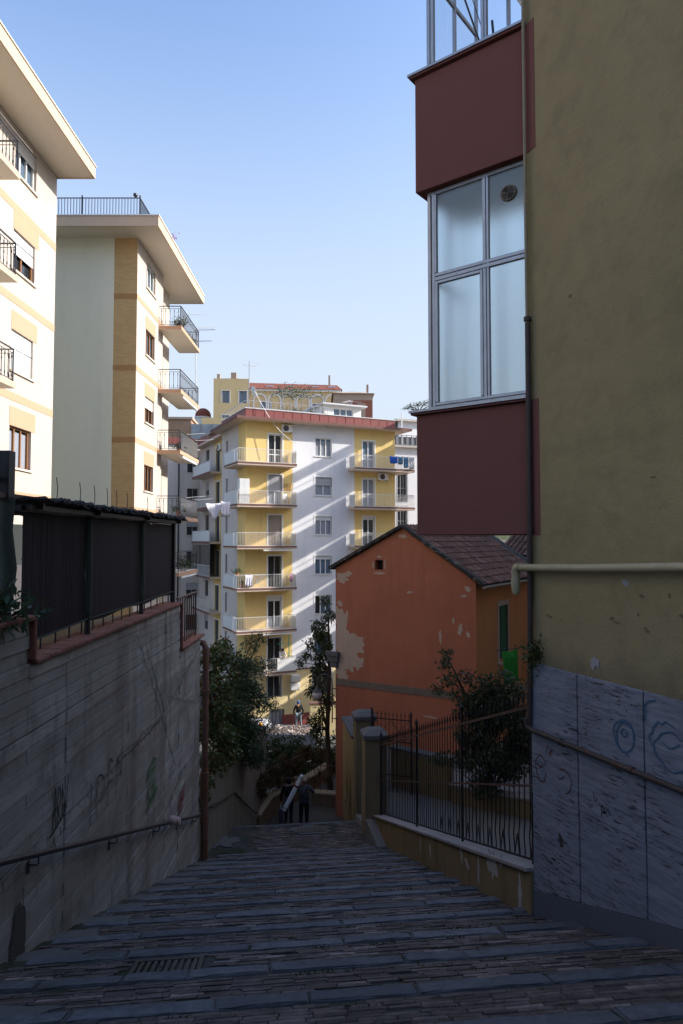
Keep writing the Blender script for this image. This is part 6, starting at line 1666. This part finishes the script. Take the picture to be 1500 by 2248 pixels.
tree('climber_tree', 'slender tree with drooping leaves between the yellow building and the orange house', 'tree', (-.45, 29.2, -11), [(-.45, 29.2, -11), (-.6, 29.1, -8), (-.5, 29, -5.5), (-.55, 29, -3.6)], [.12, .1, .07, .04], vn, 1100, .2, 'vine_leaf', .28, 1.1)
hd = scatter_clumps(95, (-2.0, 33.0, -10.9), (2.9, 1.2, 1.75), .4, .7, .4) + [((-4.6, 32, -9.2), .5), ((-5.0, 32, -10), .6), ((-3.9, 32, -9.6), .6), ((.1, 33, -9.3), .6), ((.3, 33, -9.9), .7)]
tree('hedge', 'dense dark hedge below the truck at the foot of the steps', 'hedge', (-2.2, 33.5, -14), [(-2.2, 33.5, -14), (-2.2, 33.5, -12), (-2.1, 33.4, -10.5)], [.15, .12, .08], hd, 700, .15, 'vine_leaf', .45, .2)
yb = scatter_clumps(60, (4.5, 19.6, -5.6), (1.25, .6, 1.5), .25, .5, .5) + [((3.05, 19.7, -3.25), .2), ((2.95, 19.8, -3.6), .26), ((3.1, 19.7, -4.0), .3), ((3.4, 19.8, -4.5), .35), ((3.6, 19.7, -3.95), .3), ((4.1, 19.5, -4.0), .3), ((4.6, 19.5, -3.9), .3), ((2.75, 19.7, -4.3), .22), ((2.8, 19.6, -6.2), .3), ((5.0, 19, -4.2), .4)]
tree('garden_bush', 'evergreen bush in the planter behind the iron fence', 'bush', (4.3, 19.9, -7.3), [(4.3, 19.9, -7.3), (4.1, 19.8, -6), (3.6, 19.7, -4.6), (3.2, 19.7, -3.7)], [.09, .07, .05, .025], yb, 1500, .12, 'bush_leaf', .4, -.1)
# small weed tuft where render and stone meet
wd = RNG.normal(size=(380, 3)) * np.array([.09, .05, .09])
t = thing('wall_weed', 'dark weed tuft growing where the drainpipe meets the stone panels', 'plant', tuple(RBM @ Vector((.1, -.06, -1.32)))); mesh_obj('foliage', leaf_mesh('foliage', wd, (0, 0, 1), .05, M['ivy_leaf'], .4, .1), t)
wd = RNG.normal(size=(300, 3)) * np.array([.2, .12, .1])
t = thing('coping_plant', 'dark leafy plant lying on the coping at the left edge', 'plant', (XW - .12, 6.75, -.7)); mesh_obj('foliage', leaf_mesh('foliage', wd, (0, 0, 1), .12, M['oleander_leaf'], .35, .1), t)
# hill trees
for x, y, z, r, lb in [(-27.5, 118, 17.6, 1.3, 'round tree on the hill left of the dome'), (-24.8, 112, 16.8, 1.1, 'low tree on the hill below the dome'), (9.3, 112, 17.0, 1.6, 'round green tree on the hill at the right skyline'), (-22.0, 90, 12.6, 1.6, 'pale tree in front of the weathered glazed terrace')]:
    cl = scatter_clumps(16, (x, y, z), (r, r * .8, r * .7), r * .35, r * .6, .5)
    tree('hill_tree', lb, 'tree', (x, y, z - 4), [(x, y, z - 4), (x, y, z - 1.5), (x, y, z)], [.25, .2, .1], cl, 110, .35, 'hill_leaf', .5, group='trees on the hill')
cl = [((12.2 + dx, 108, 21.2 + dz), r) for dx, dz, r in [(0, .3, .9), (-1.2, 0, .8), (-2.0, -.3, .5), (1.2, .5, .9), (2.2, .2, .8), (-.6, -.6, .6)]]
tree('pine_tree', 'flat-topped dark pine at the right skyline beside the veranda', 'tree', (12.8, 108, 10), [(12.8, 108, 10), (12.6, 108, 16), (12.4, 108, 20.4)], [.35, .3, .15], cl, 160, .4, 'hill_leaf', .18, 0, .5)

# ================================================================== LOWER STAIR WALLS AND RAILINGS
cp = [(-3.1, 25.0), (-2.8, 27.0), (-2.16, 28.2), (-1.5, 29.4), (-.6, 31.2)]
M['tuff_wall'] = plaster('tuff_wall', (0.20, 0.14, 0.095), .3, .6, (0.06, 0.05, 0.04), scale=2, bump=.8, grain=14)
M['tuff_cap'] = plaster('tuff_cap', (0.34, 0.27, 0.17), .2, .3, scale=3, bump=.5)
pw_ = thing('parapet_wall', 'brown stone parapet wall with pale stepped coping where the steps turn', 'wall', (0, 0, LOWZ))
for i in range(4):
    m = MB(); wallseg(m, cp[i], cp[i + 1], .3, -1.5, .74 - .06 * i); m.build('wall', M['tuff_wall'], pw_)
    m = MB(); wallseg(m, cp[i], cp[i + 1], .4, .743 - .06 * i, .84 - .06 * i); m.build('coping', M['tuff_cap'], pw_, bevel=.015)
sw2 = thing('stone_wall', 'low rubble wall with iron railing behind the two walking people', 'wall', (0, 0, LOWZ))
m = MB(); wallseg(m, (-1.2, 28.2), (1.2, 27.7), .3, -2, .45); m.build('wall', M['tuff_wall'], sw2)
m = MB(); wallseg(m, (-1.2, 28.2), (1.2, 27.7), .38, .453, .53); m.build('coping', M['tuff_cap'], sw2)
rl = thing('stair_railing', 'rusty iron railing covered in dry creeper on the parapet wall', 'railing', (0, 0, LOWZ + .8))
for i in range(4):
    p, q = Vector((*cp[i], 0)), Vector((*cp[i + 1], 0)); n = int((q - p).length / .22)
    for k in range(n):
        c = p.lerp(q, k / n); MB().beam((c.x, c.y, -.1), (c.x, c.y, 1.05), .018).build('bar', M['brown_iron'], rl)
    MB().beam((p.x, p.y, 1.05 - .06 * i), (q.x, q.y, 1.05 - .06 * (i + 1)), .03).build('rail', M['brown_iron'], rl)
for k in range(9): MB().beam((-1.1 + k * .25, 28.18 - k * .052, -.3), (-1.1 + k * .25, 28.18 - k * .052, .75), .018).build('bar', M['brown_iron'], rl)
MB().beam((-1.2, 28.2, .75), (1.2, 27.7, .75), .03).build('rail', M['brown_iron'], rl)
dc = []
for i in range(4):
    for k in range(9):
        p = Vector((*cp[i], 0)).lerp(Vector((*cp[i + 1], 0)), k / 9); dc.append(((p.x + random.uniform(-.2, .2), p.y + random.uniform(-.2, .2), LOWZ + 1.75 + random.uniform(-.75, .25)), random.uniform(.14, .34)))
for k in range(10): dc.append(((-1.1 + k * .22, 28.2 - k * .05, LOWZ + 1.2 + random.uniform(-.2, .3)), random.uniform(.12, .25)))
tag(mesh_obj('dry_creeper', leaf_mesh('dry_creeper', clump_points(dc, 2200, .8, .2), (0, 0, .5), .10, M['dry_leaf'], .5, .5)), 'rust-brown dry creeper hanging on the stair railing', 'creeper')

# street lamp
M['lamp_iron'] = metal('lamp_iron', (0.10, 0.09, 0.085), .5)
M['lamp_glass'] = simple('lamp_glass', (0.55, 0.50, 0.49), .35, .4, .05)
lp = thing('street_lamp', 'street lamp with curved arm and pale globe fixed to the orange house corner', 'street lamp', (-.36, 26.9, LOWZ))
MB().tube([(0, 0, 3.6), (0, 0, 4.9), (0, 0, 5.15)], [.025, .025, .022], 10).build('wall_rod', M['lamp_iron'], lp, smooth=True)
for z in (3.75, 4.9): MB().beam((0, 0, z), (.2, .05, z), .03).build('wall_bracket', M['lamp_iron'], lp)
arc = [(-.3 + .3 * math.cos(a), 0, 5.12 + .34 * math.sin(a)) for a in [math.pi * i / 12 for i in range(13)]]
MB().tube(arc + [(-.6, 0, 5.0)], .022, 8).build('arm', M['lamp_iron'], lp, smooth=True)
MB().lathe([(.02, .22), (.035, .2), (.04, .12), (.1, .05), (.13, .0), (.175, -.01), (.175, -.035)], (-.6, 0, 4.83), 18).build('hood', M['lamp_iron'], lp, smooth=True)
MB().lathe([(.13, .0), (.175, -.06), (.19, -.14), (.175, -.22), (.13, -.29), (.06, -.335), (.01, -.35)], (-.6, 0, 4.80), 20).build('globe', M['lamp_glass'], lp, smooth=True)

# green net and rod by the house window
cloth_sheet('green_net', 'bright green cloth hanging below the green-shuttered window of the orange house', (5.22, 22.3, -3.6), (5.75, 22.5, -3.55), 1.05, M['cloth_green'], cat='cloth')
tag(MB().tube([(5.0, 22.2, -3.58), (6.1, 22.6, -3.52)], .015, 6).build('clothes_rod', M['dark_pole']), 'thin dark rod carrying the green cloth', 'rod')

# ================================================================== TRUCK
M['truck_white'] = simple('truck_white', (0.75, 0.75, 0.75), .35, .5, .05)
M['truck_grey'] = metal('truck_grey', (0.32, 0.34, 0.36), .5, rust=(0.2, 0.12, 0.08), rust_amt=.62)
M['rubber'] = simple('rubber', (0.02, 0.02, 0.02), .8)
M['rubble'] = brick_piece_mat('rubble', [(0.0, (0.42, 0.30, 0.24)), (0.5, (0.55, 0.47, 0.40)), (1.0, (0.66, 0.60, 0.54))])
tk = thing('flatbed_truck', 'small tipper truck loaded with rubble parked below the yellow building', 'truck', (-4.9, 43.3, -13.9), R(-6))
MB().box(-.1, 3.35, .1, 2.1, .75, .95).build('chassis', M['truck_grey'], tk)
MB().box(0, 3.4, 0, 2.2, 1.0, 1.12).build('bed_floor', M['truck_grey'], tk)
for nm, bx in (('side_board', (0, 3.4, 0, .05, 1.125, 1.75)), ('side_board', (0, 3.4, 2.15, 2.2, 1.125, 1.75)), ('tail_board', (3.35, 3.4, .055, 2.145, 1.125, 1.75)), ('head_board', (0, .06, .055, 2.145, 1.125, 1.95))):
    m = MB(); m.box(*bx)
    if nm == 'side_board':
        for i in range(6): m.box(.2 + i * .6, .26 + i * .6, bx[2] - .03, bx[3] + .03, 1.13, 1.74)
    m.build(nm, M['truck_grey'], tk)
m = MB()
for _ in range(420):
    x, y = random.uniform(.1, 3.3), random.uniform(.1, 2.1); z = 1.62 + .28 * (1 - abs(x - 1.8) / 2.2) * (1 - abs(y - 1.1) / 1.4) + random.uniform(-.12, .06); s = random.uniform(.05, .16)
    vs = [(x + random.uniform(-s, s), y + random.uniform(-s, s), z + random.uniform(-s, s)) for _ in range(4)]
    m.add(vs, [(0, 1, 2), (0, 2, 3), (0, 3, 1), (1, 3, 2)])
m.box(.07, 3.34, .06, 2.14, 1.13, 1.55)
tag(m.build('rubble_load', M['rubble'], None), 'heap of pale broken rubble filling the truck bed', 'rubble', kind='stuff'); rub = bpy.data.objects['rubble_load']; rub.location = tk.location; rub.rotation_euler = tk.rotation_euler
c = MB(); prof = [(-1.75, .55), (-1.78, 1.15), (-1.5, 2.0), (-1.35, 2.08), (-.08, 2.08), (-.05, .55)]
vs = [(x, y, z) for y in (.1, 2.1) for x, z in prof]; n = len(prof)
c.add(vs, [tuple(range(n)), tuple(range(2 * n - 1, n - 1, -1))] + [(i, (i + 1) % n, n + (i + 1) % n, n + i) for i in range(n)]); c.build('cab', M['truck_white'], tk, bevel=.05)
m = MB(); m.add([(-1.785, .2, 1.2), (-1.785, 2.0, 1.2), (-1.53, 1.95, 1.96), (-1.53, .25, 1.96), (-1.80, .2, 1.2), (-1.80, 2.0, 1.2), (-1.545, 1.95, 1.97), (-1.545, .25, 1.97)], [(4, 5, 6, 7), (0, 3, 2, 1)]); m.build('windscreen', M['glass_dark'], tk)
MB().add([(-1.55, .09, 1.25), (-.5, .09, 1.25), (-.5, .09, 1.9), (-1.38, .09, 1.9)], [(0, 1, 2, 3)]).build('side_window', M['glass_dark'], tk)
MB().box(-.075, -.06, .5, 1.7, 1.35, 1.95).build('rear_window', M['glass_dark'], tk)
for x in (-1.1, 2.5):
    for y in (.12, 1.9):
        wT = Matrix.Translation((x, y + .1, .38)) @ Matrix.Rotation(R(90), 4, 'X')
        w = MB(wT); w.lathe([(.22, -.11), (.36, -.11), (.38, -.06), (.38, .06), (.36, .11), (.22, .11)], (0, 0, 0), 20); w = w.build('wheel', M['rubber'], tk, smooth=True)
        MB(wT).lathe([(.05, -.09), (.22, -.1), (.22, .1), (.05, .09)], (0, 0, 0), 14).build('rim', M['truck_grey'], w)
M['orange_lens'] = simple('orange_lens', (0.75, 0.33, 0.04), .3)
MB().lathe([(.1, 0), (.13, .03), (.13, .2), (.08, .28), (.01, .3)], (-.25, .4, 2.085), 14).build('beacon', M['orange_lens'], tk, smooth=True)
for y in (.25, 1.75): MB().box(-1.83, -1.78, y, y + .25, .75, .95).build('headlight', M['white_paint'], tk)
for y in (.02, 2.12): MB().box(-1.5, -1.44, y - .1, y + .1, 1.45, 1.75).build('mirror', M['rubber'], tk)
# street wall catching the sun to the right of the truck
sg = thing('street_wall', 'pale yellow street wall with brown coping behind the truck', 'wall', (-2.2, 48.8, -13.9), R(14))
MB().box(0, 8, 0, .3, 0, 2.25).build('wall', M['cb_pale_yellow'], sg); MB().box(-.05, 8, -.05, .35, 2.253, 2.34).build('coping', M['slab_edge'], sg)

# ================================================================== PEOPLE
for nm, c in (('skin', (0.42, 0.24, 0.17)), ('hair_black', (0.012, 0.011, 0.012)), ('hair_grey', (0.16, 0.15, 0.14)), ('wool_black', (0.012, 0.012, 0.017)), ('navy', (0.02, 0.022, 0.045)), ('jeans_dark', (0.018, 0.018, 0.024)), ('work_grey', (0.17, 0.22, 0.24)), ('hi_vis', (0.62, 0.30, 0.02)), ('cap_blue', (0.06, 0.14, 0.35)), ('shirt_white', (0.72, 0.70, 0.66)), ('shoe', (0.02, 0.018, 0.016))): M[nm] = simple(nm, c, .8, var=.2, scale=12)
def quilt():
    t = NT('quilted_grey'); tc = t.n.new('ShaderNodeTexCoord'); w = t.n.new('ShaderNodeTexWave'); w.wave_type = 'BANDS'; w.bands_direction = 'Z'; w.inputs['Scale'].default_value = 6.5; w.inputs['Distortion'].default_value = .3
    t.lk(tc.outputs['Object'], w.inputs['Vector'])
    t.color(t.mix(w.outputs['Fac'], (0.06, 0.062, 0.07), (0.115, 0.118, 0.13))).rough(.5, .4); t.bump(w.outputs['Fac'], .8, .03); return t.m
M['quilted'] = quilt()

def skin_mesh(name, verts, edges, radii, root, sub=2):
    me = bpy.data.meshes.new(name); me.from_pydata([tuple(v) for v in verts], edges, []); me.update()
    o = bpy.data.objects.new(name, me); COL.objects.link(o)
    sk = o.modifiers.new('skin', 'SKIN'); sk.use_smooth_shade = True
    for i, sv in enumerate(me.skin_vertices[0].data):
        r = radii[i]; sv.radius = r if isinstance(r, tuple) else (r, r); sv.use_root = (i == root)
    ss = o.modifiers.new('sub', 'SUBSURF'); ss.levels = sub; ss.render_levels = sub
    dg = bpy.context.evaluated_depsgraph_get(); dg.update()
    out = bpy.data.meshes.new_from_object(o.evaluated_get(dg))
    bpy.data.objects.remove(o); out.name = name
    out.polygons.foreach_set('use_smooth', [True] * len(out.polygons))
    return out
def person(label, loc, rotz, J, clothes, hair, scale=1.0, group=None, bald=False):
    """J: joints; facing +y"""
    N = ['pelvis', 'spine', 'chest', 'neck', 'head', 'crown', 'ls', 'le', 'lw', 'rs', 're', 'rw', 'lh', 'lk', 'la', 'lt', 'rh', 'rk', 'ra', 'rt', 'nose']
    base = dict(pelvis=(0, 0, .96), spine=(0, 0, 1.14), chest=(0, .0, 1.34), neck=(0, .01, 1.48), head=(0, .03, 1.58), crown=(0, .02, 1.69), nose=(0, .115, 1.575),
                ls=(-.17, 0, 1.41), le=(-.24, -.02, 1.13), lw=(-.25, .06, .88), rs=(.17, 0, 1.41), re=(.24, -.02, 1.13), rw=(.25, .06, .88),
                lh=(-.09, 0, .92), lk=(-.10, .02, .5), la=(-.11, -.02, .09), lt=(-.12, .14, .04), rh=(.09, 0, .92), rk=(.10, .02, .5), ra=(.11, -.02, .09), rt=(.12, .14, .04))
    base.update(J)
    P = [Vector(base[k]) for k in N]; idx = {k: i for i, k in enumerate(N)}
    rad = dict(pelvis=(.15, .11), spine=(.135, .10), chest=(.155, .11), neck=.052, head=(.078, .092), crown=(.06, .075), nose=.014, ls=.062, le=.042, lw=.028, rs=.062, re=.042, rw=.028, lh=.085, lk=.058, la=.04, lt=.03, rh=.085, rk=.058, ra=.04, rt=.03)
    Rr = [rad[k] for k in N]
    E = [(idx[a], idx[b]) for a, b in [('pelvis', 'spine'), ('spine', 'chest'), ('chest', 'neck'), ('neck', 'head'), ('head', 'crown'), ('head', 'nose'), ('chest', 'ls'), ('ls', 'le'), ('le', 'lw'), ('chest', 'rs'), ('rs', 're'), ('re', 'rw'), ('pelvis', 'lh'), ('lh', 'lk'), ('lk', 'la'), ('la', 'lt'), ('pelvis', 'rh'), ('rh', 'rk'), ('rk', 'ra'), ('ra', 'rt')]]
    for s in 'lr':                      # palm, four fingers and a thumb
        w, e = base[s + 'w'], base[s + 'e']; d = (Vector(w) - Vector(e)).normalized(); f = Vector((0, 1, 0)); f = (f - d * f.dot(d)).normalized(); side = d.cross(f)
        pm = Vector(w) + d * .06; P.append(pm); Rr.append((.032, .02)); ip = len(P) - 1; E.append((idx[s + 'w'], ip))
        for k in range(4):
            b = pm + d * .035 + f * (-.028 + .019 * k); tip = b + d * (.035, .045, .042, .03)[k] + side * .015 * (1 if s == 'l' else -1)
            P += [b, tip, tip + d * .025 + side * .02 * (1 if s == 'l' else -1)]; Rr += [.009, .008, .007]; E += [(ip, len(P) - 3), (len(P) - 3, len(P) - 2), (len(P) - 2, len(P) - 1)]
        b = pm - d * .01 + f * .035; P += [b, b + d * .035 + f * .02]; Rr += [.011, .009]; E += [(ip, len(P) - 2), (len(P) - 2, len(P) - 1)]
    for s in (-1, 1):                   # ears
        P.append(Vector(base['head']) + Vector((s * .085, -.015, -.01))); Rr.append((.012, .025)); E.append((idx['head'], len(P) - 1))
    me = skin_mesh('person', P, E, Rr, 0, 1); me.materials.append(M['skin'])
    o = tag(mesh_obj('person', me, None, loc, (0, 0, rotz), (scale,) * 3), label, 'person', group)
    def garment(name, keys, edges, k, mat, extra=0.0, ends=None):
        pts = [Vector(base[q]) for q in keys]; ii = {q: i for i, q in enumerate(keys)}
        rr = []
        for q in keys:
            r = rad[q]; kk = k if not isinstance(k, dict) else k.get(q, 1.2)
            rr.append((r[0] * kk + extra, r[1] * kk + extra) if isinstance(r, tuple) else r * kk + extra)
        m = skin_mesh(name, pts, [(ii[a], ii[b]) for a, b in edges], rr, 0, 1); m.materials.append(M[mat])
        mesh_obj(name, m, o)
    for c in clothes:
        if c[0] == 'top': garment(c[1], ['pelvis', 'spine', 'chest', 'neck', 'ls', 'le', 'lw', 'rs', 're', 'rw'], [('pelvis', 'spine'), ('spine', 'chest'), ('chest', 'neck'), ('chest', 'ls'), ('ls', 'le'), ('le', 'lw'), ('chest', 'rs'), ('rs', 're'), ('re', 'rw')], c[3], c[2], .012)
        if c[0] == 'vest': garment(c[1], ['chest', 'neck', 'ls', 'rs'], [('chest', 'neck'), ('chest', 'ls'), ('chest', 'rs')], dict(chest=1.28, neck=1.7, ls=1.5, rs=1.5), c[2], .03)
        if c[0] == 'legs': garment(c[1], ['pelvis', 'lh', 'lk', 'la', 'rh', 'rk', 'ra'], [('pelvis', 'lh'), ('lh', 'lk'), ('lk', 'la'), ('pelvis', 'rh'), ('rh', 'rk'), ('rk', 'ra')], c[3], c[2], .016)
        if c[0] == 'shoes':
            for s in 'lr': garment('shoe', [s + 'a', s + 't'], [(s + 'a', s + 't')], 1.25, c[2], .006)
    hd_, cr = Vector(base['head']), Vector(base['crown'])
    m = MB(Matrix.Translation((hd_ + cr) / 2 + Vector((0, -.018, .012))))
    if bald: m.lathe([(.085, -.09), (.1, -.05), (.098, -.02), (.085, -.015), (.08, -.05), (.07, -.088)], (0, 0, 0), 14)
    else: m.lathe([(.05, -.12), (.088, -.08), (.104, -.02), (.1, .04), (.075, .085), (.03, .105), (.004, .108)], (0, 0, 0), 14)
    hm = m.build('hair' if hair != 'cap_blue' else 'cap', M[hair], o, smooth=True)
    if hair == 'cap_blue': MB(Matrix.Translation(hd_ + Vector((0, .1, .05)))).box(-.07, .07, -.03, .09, -.01, .008).build('cap_peak', M[hair], o)
    return o
gy = 26.0
p1_ = person('person in a grey quilted jacket carrying a long white package on the shoulder', (-1.40, gy, LOWZ), R(4), dict(ls=(-.19, 0, 1.42), le=(-.31, .10, 1.22), lw=(-.16, .24, 1.42), re=(.36, .03, 1.2), rw=(.30, .26, 1.12), lk=(-.11, .05, .5), la=(-.12, -.03, .09), lt=(-.13, .13, .04), head=(.03, .05, 1.6), crown=(.03, .05, 1.70), nose=(.03, .135, 1.59)),
            [('top', 'quilted_jacket', 'quilted', 1.28), ('legs', 'trousers', 'jeans_dark', 1.12), ('shoes', '', 'shoe')], 'hair_grey', 1.03, bald=True)
p2_ = person('person in dark clothes with black hair carrying a bag, left of the quilted jacket', (-1.99, gy + .15, LOWZ), R(-3), dict(le=(-.27, -.03, 1.13), lw=(-.29, .02, .86), re=(.26, .08, 1.18), rw=(.14, .26, 1.3), lk=(-.1, .07, .5), rk=(.1, -.02, .5), ra=(.11, -.12, .1), rt=(.12, .03, .04)),
            [('top', 'dark_coat', 'wool_black', 1.16), ('legs', 'trousers', 'navy', 1.02), ('shoes', '', 'shoe')], 'hair_black', 1.0)
st_ = MB(); st_.tube([(-1.56, gy - .16, LOWZ + 1.0), (-1.42, gy - .185, LOWZ + 1.2), (-1.28, gy - .15, LOWZ + 1.46), (-1.25, gy + .02, LOWZ + 1.54)], .016, 6)
tag(st_.build('shoulder_strap', M['wool_black']), 'black strap across the back of the grey quilted jacket', 'strap')
M['parcel_white'] = simple('parcel_white', (0.84, 0.85, 0.87), .5, var=.04)
M['parcel_band'] = simple('parcel_band', (0.12, 0.14, 0.17), .6)
A_, B_ = Vector((-2.13, gy - .30, -10.0)), Vector((-1.46, gy - .05, -8.79))
pk_ = thing('long_package', 'long white wrapped package carried slantwise by the two people', 'package', tuple(A_))
D_ = B_ - A_
MB().beam((0, 0, 0), D_ * .68, .15, .12).build('box', M['parcel_white'], pk_, bevel=.01)
MB().tube([D_ * .66, D_ * .98, D_], [.075, .075, .05], 12).build('roll', M['white_paint'], pk_, smooth=True)
for t_ in (.07, .66, .9): MB().beam(D_ * t_, D_ * (t_ + .015), .165, .155).build('band', M['parcel_band'], pk_)
MB().beam(D_ * .02 + Vector((0, -.068, .02)), D_ * .66 + Vector((0, -.068, .02)), .014, .008).build('seam', M['parcel_band'], pk_)
MB().beam(D_ * .655, D_ * .7, .17, .16).build('red_band', M['paint_red'], pk_)
bg = thing('carried_bag', 'dark purple bag hanging from the left person\'s hand', 'bag', (-2.28, gy + .17, LOWZ + .12))
M['bag_purple'] = simple('bag_purple', (0.07, 0.06, 0.10), .5)
MB().box(-.07, .07, -.17, .17, 0, .5).build('body', M['bag_purple'], bg, bevel=.03)
MB().tube([(0, -.09, .5), (0, -.07, .63), (0, .07, .63), (0, .09, .5)], .014, 6).build('handle', M['white_paint'], bg)
MB().box(-.075, .075, -.14, .14, .4, .45).build('buckle', M['alu'], bg)
# worker standing on the load
wp = Vector((-2.75, 44.2, -12.05))
person('worker in orange and black top with blue cap standing on the rubble load', tuple(wp), R(10), dict(le=(-.3, -.02, 1.15), lw=(-.27, .05, .9), re=(.3, .0, 1.13), rw=(.28, .06, .88), lk=(-.13, .03, .5), la=(-.16, -.02, .09), lt=(-.18, .13, .04), rk=(.13, .03, .5), ra=(.17, -.02, .09), rt=(.19, .13, .04), head=(0, .07, 1.57), crown=(0, .08, 1.67), nose=(0, .15, 1.55)),
       [('top', 'black_jacket', 'wool_black', 1.16), ('vest', 'orange_yoke', 'hi_vis', 1.22), ('legs', 'work_trousers', 'work_grey', 1.12), ('shoes', '', 'shoe')], 'cap_blue', 1.0)
# person on the lowest balcony
person('person in a white shirt leaning on the railing of the lowest balcony', cw_(2.55, -.75, FL[5]), CR + R(180), dict(chest=(0, .16, 1.3), spine=(0, .06, 1.12), neck=(0, .24, 1.42), head=(0, .31, 1.5), crown=(0, .33, 1.6), nose=(0, .40, 1.47), ls=(-.17, .2, 1.36), rs=(.17, .2, 1.36), le=(-.25, .33, 1.12), re=(.25, .33, 1.12), lw=(-.12, .43, 1.02), rw=(.12, .43, 1.02)),
       [('top', 'white_shirt', 'shirt_white', 1.12), ('legs', 'trousers', 'jeans_dark', 1.05), ('shoes', '', 'shoe')], 'hair_black', 1.0)
# unseen block added behind the viewer to cut skylight on the steps
rbk = thing('apartment_block', 'added unseen block behind the viewer, cutting skylight on the steps', 'building', (-8, -10, 0), R(6))
MB().box(-12, 30, -10, 0, -2, 6.5).build('wall', M['far_cream'], rbk)
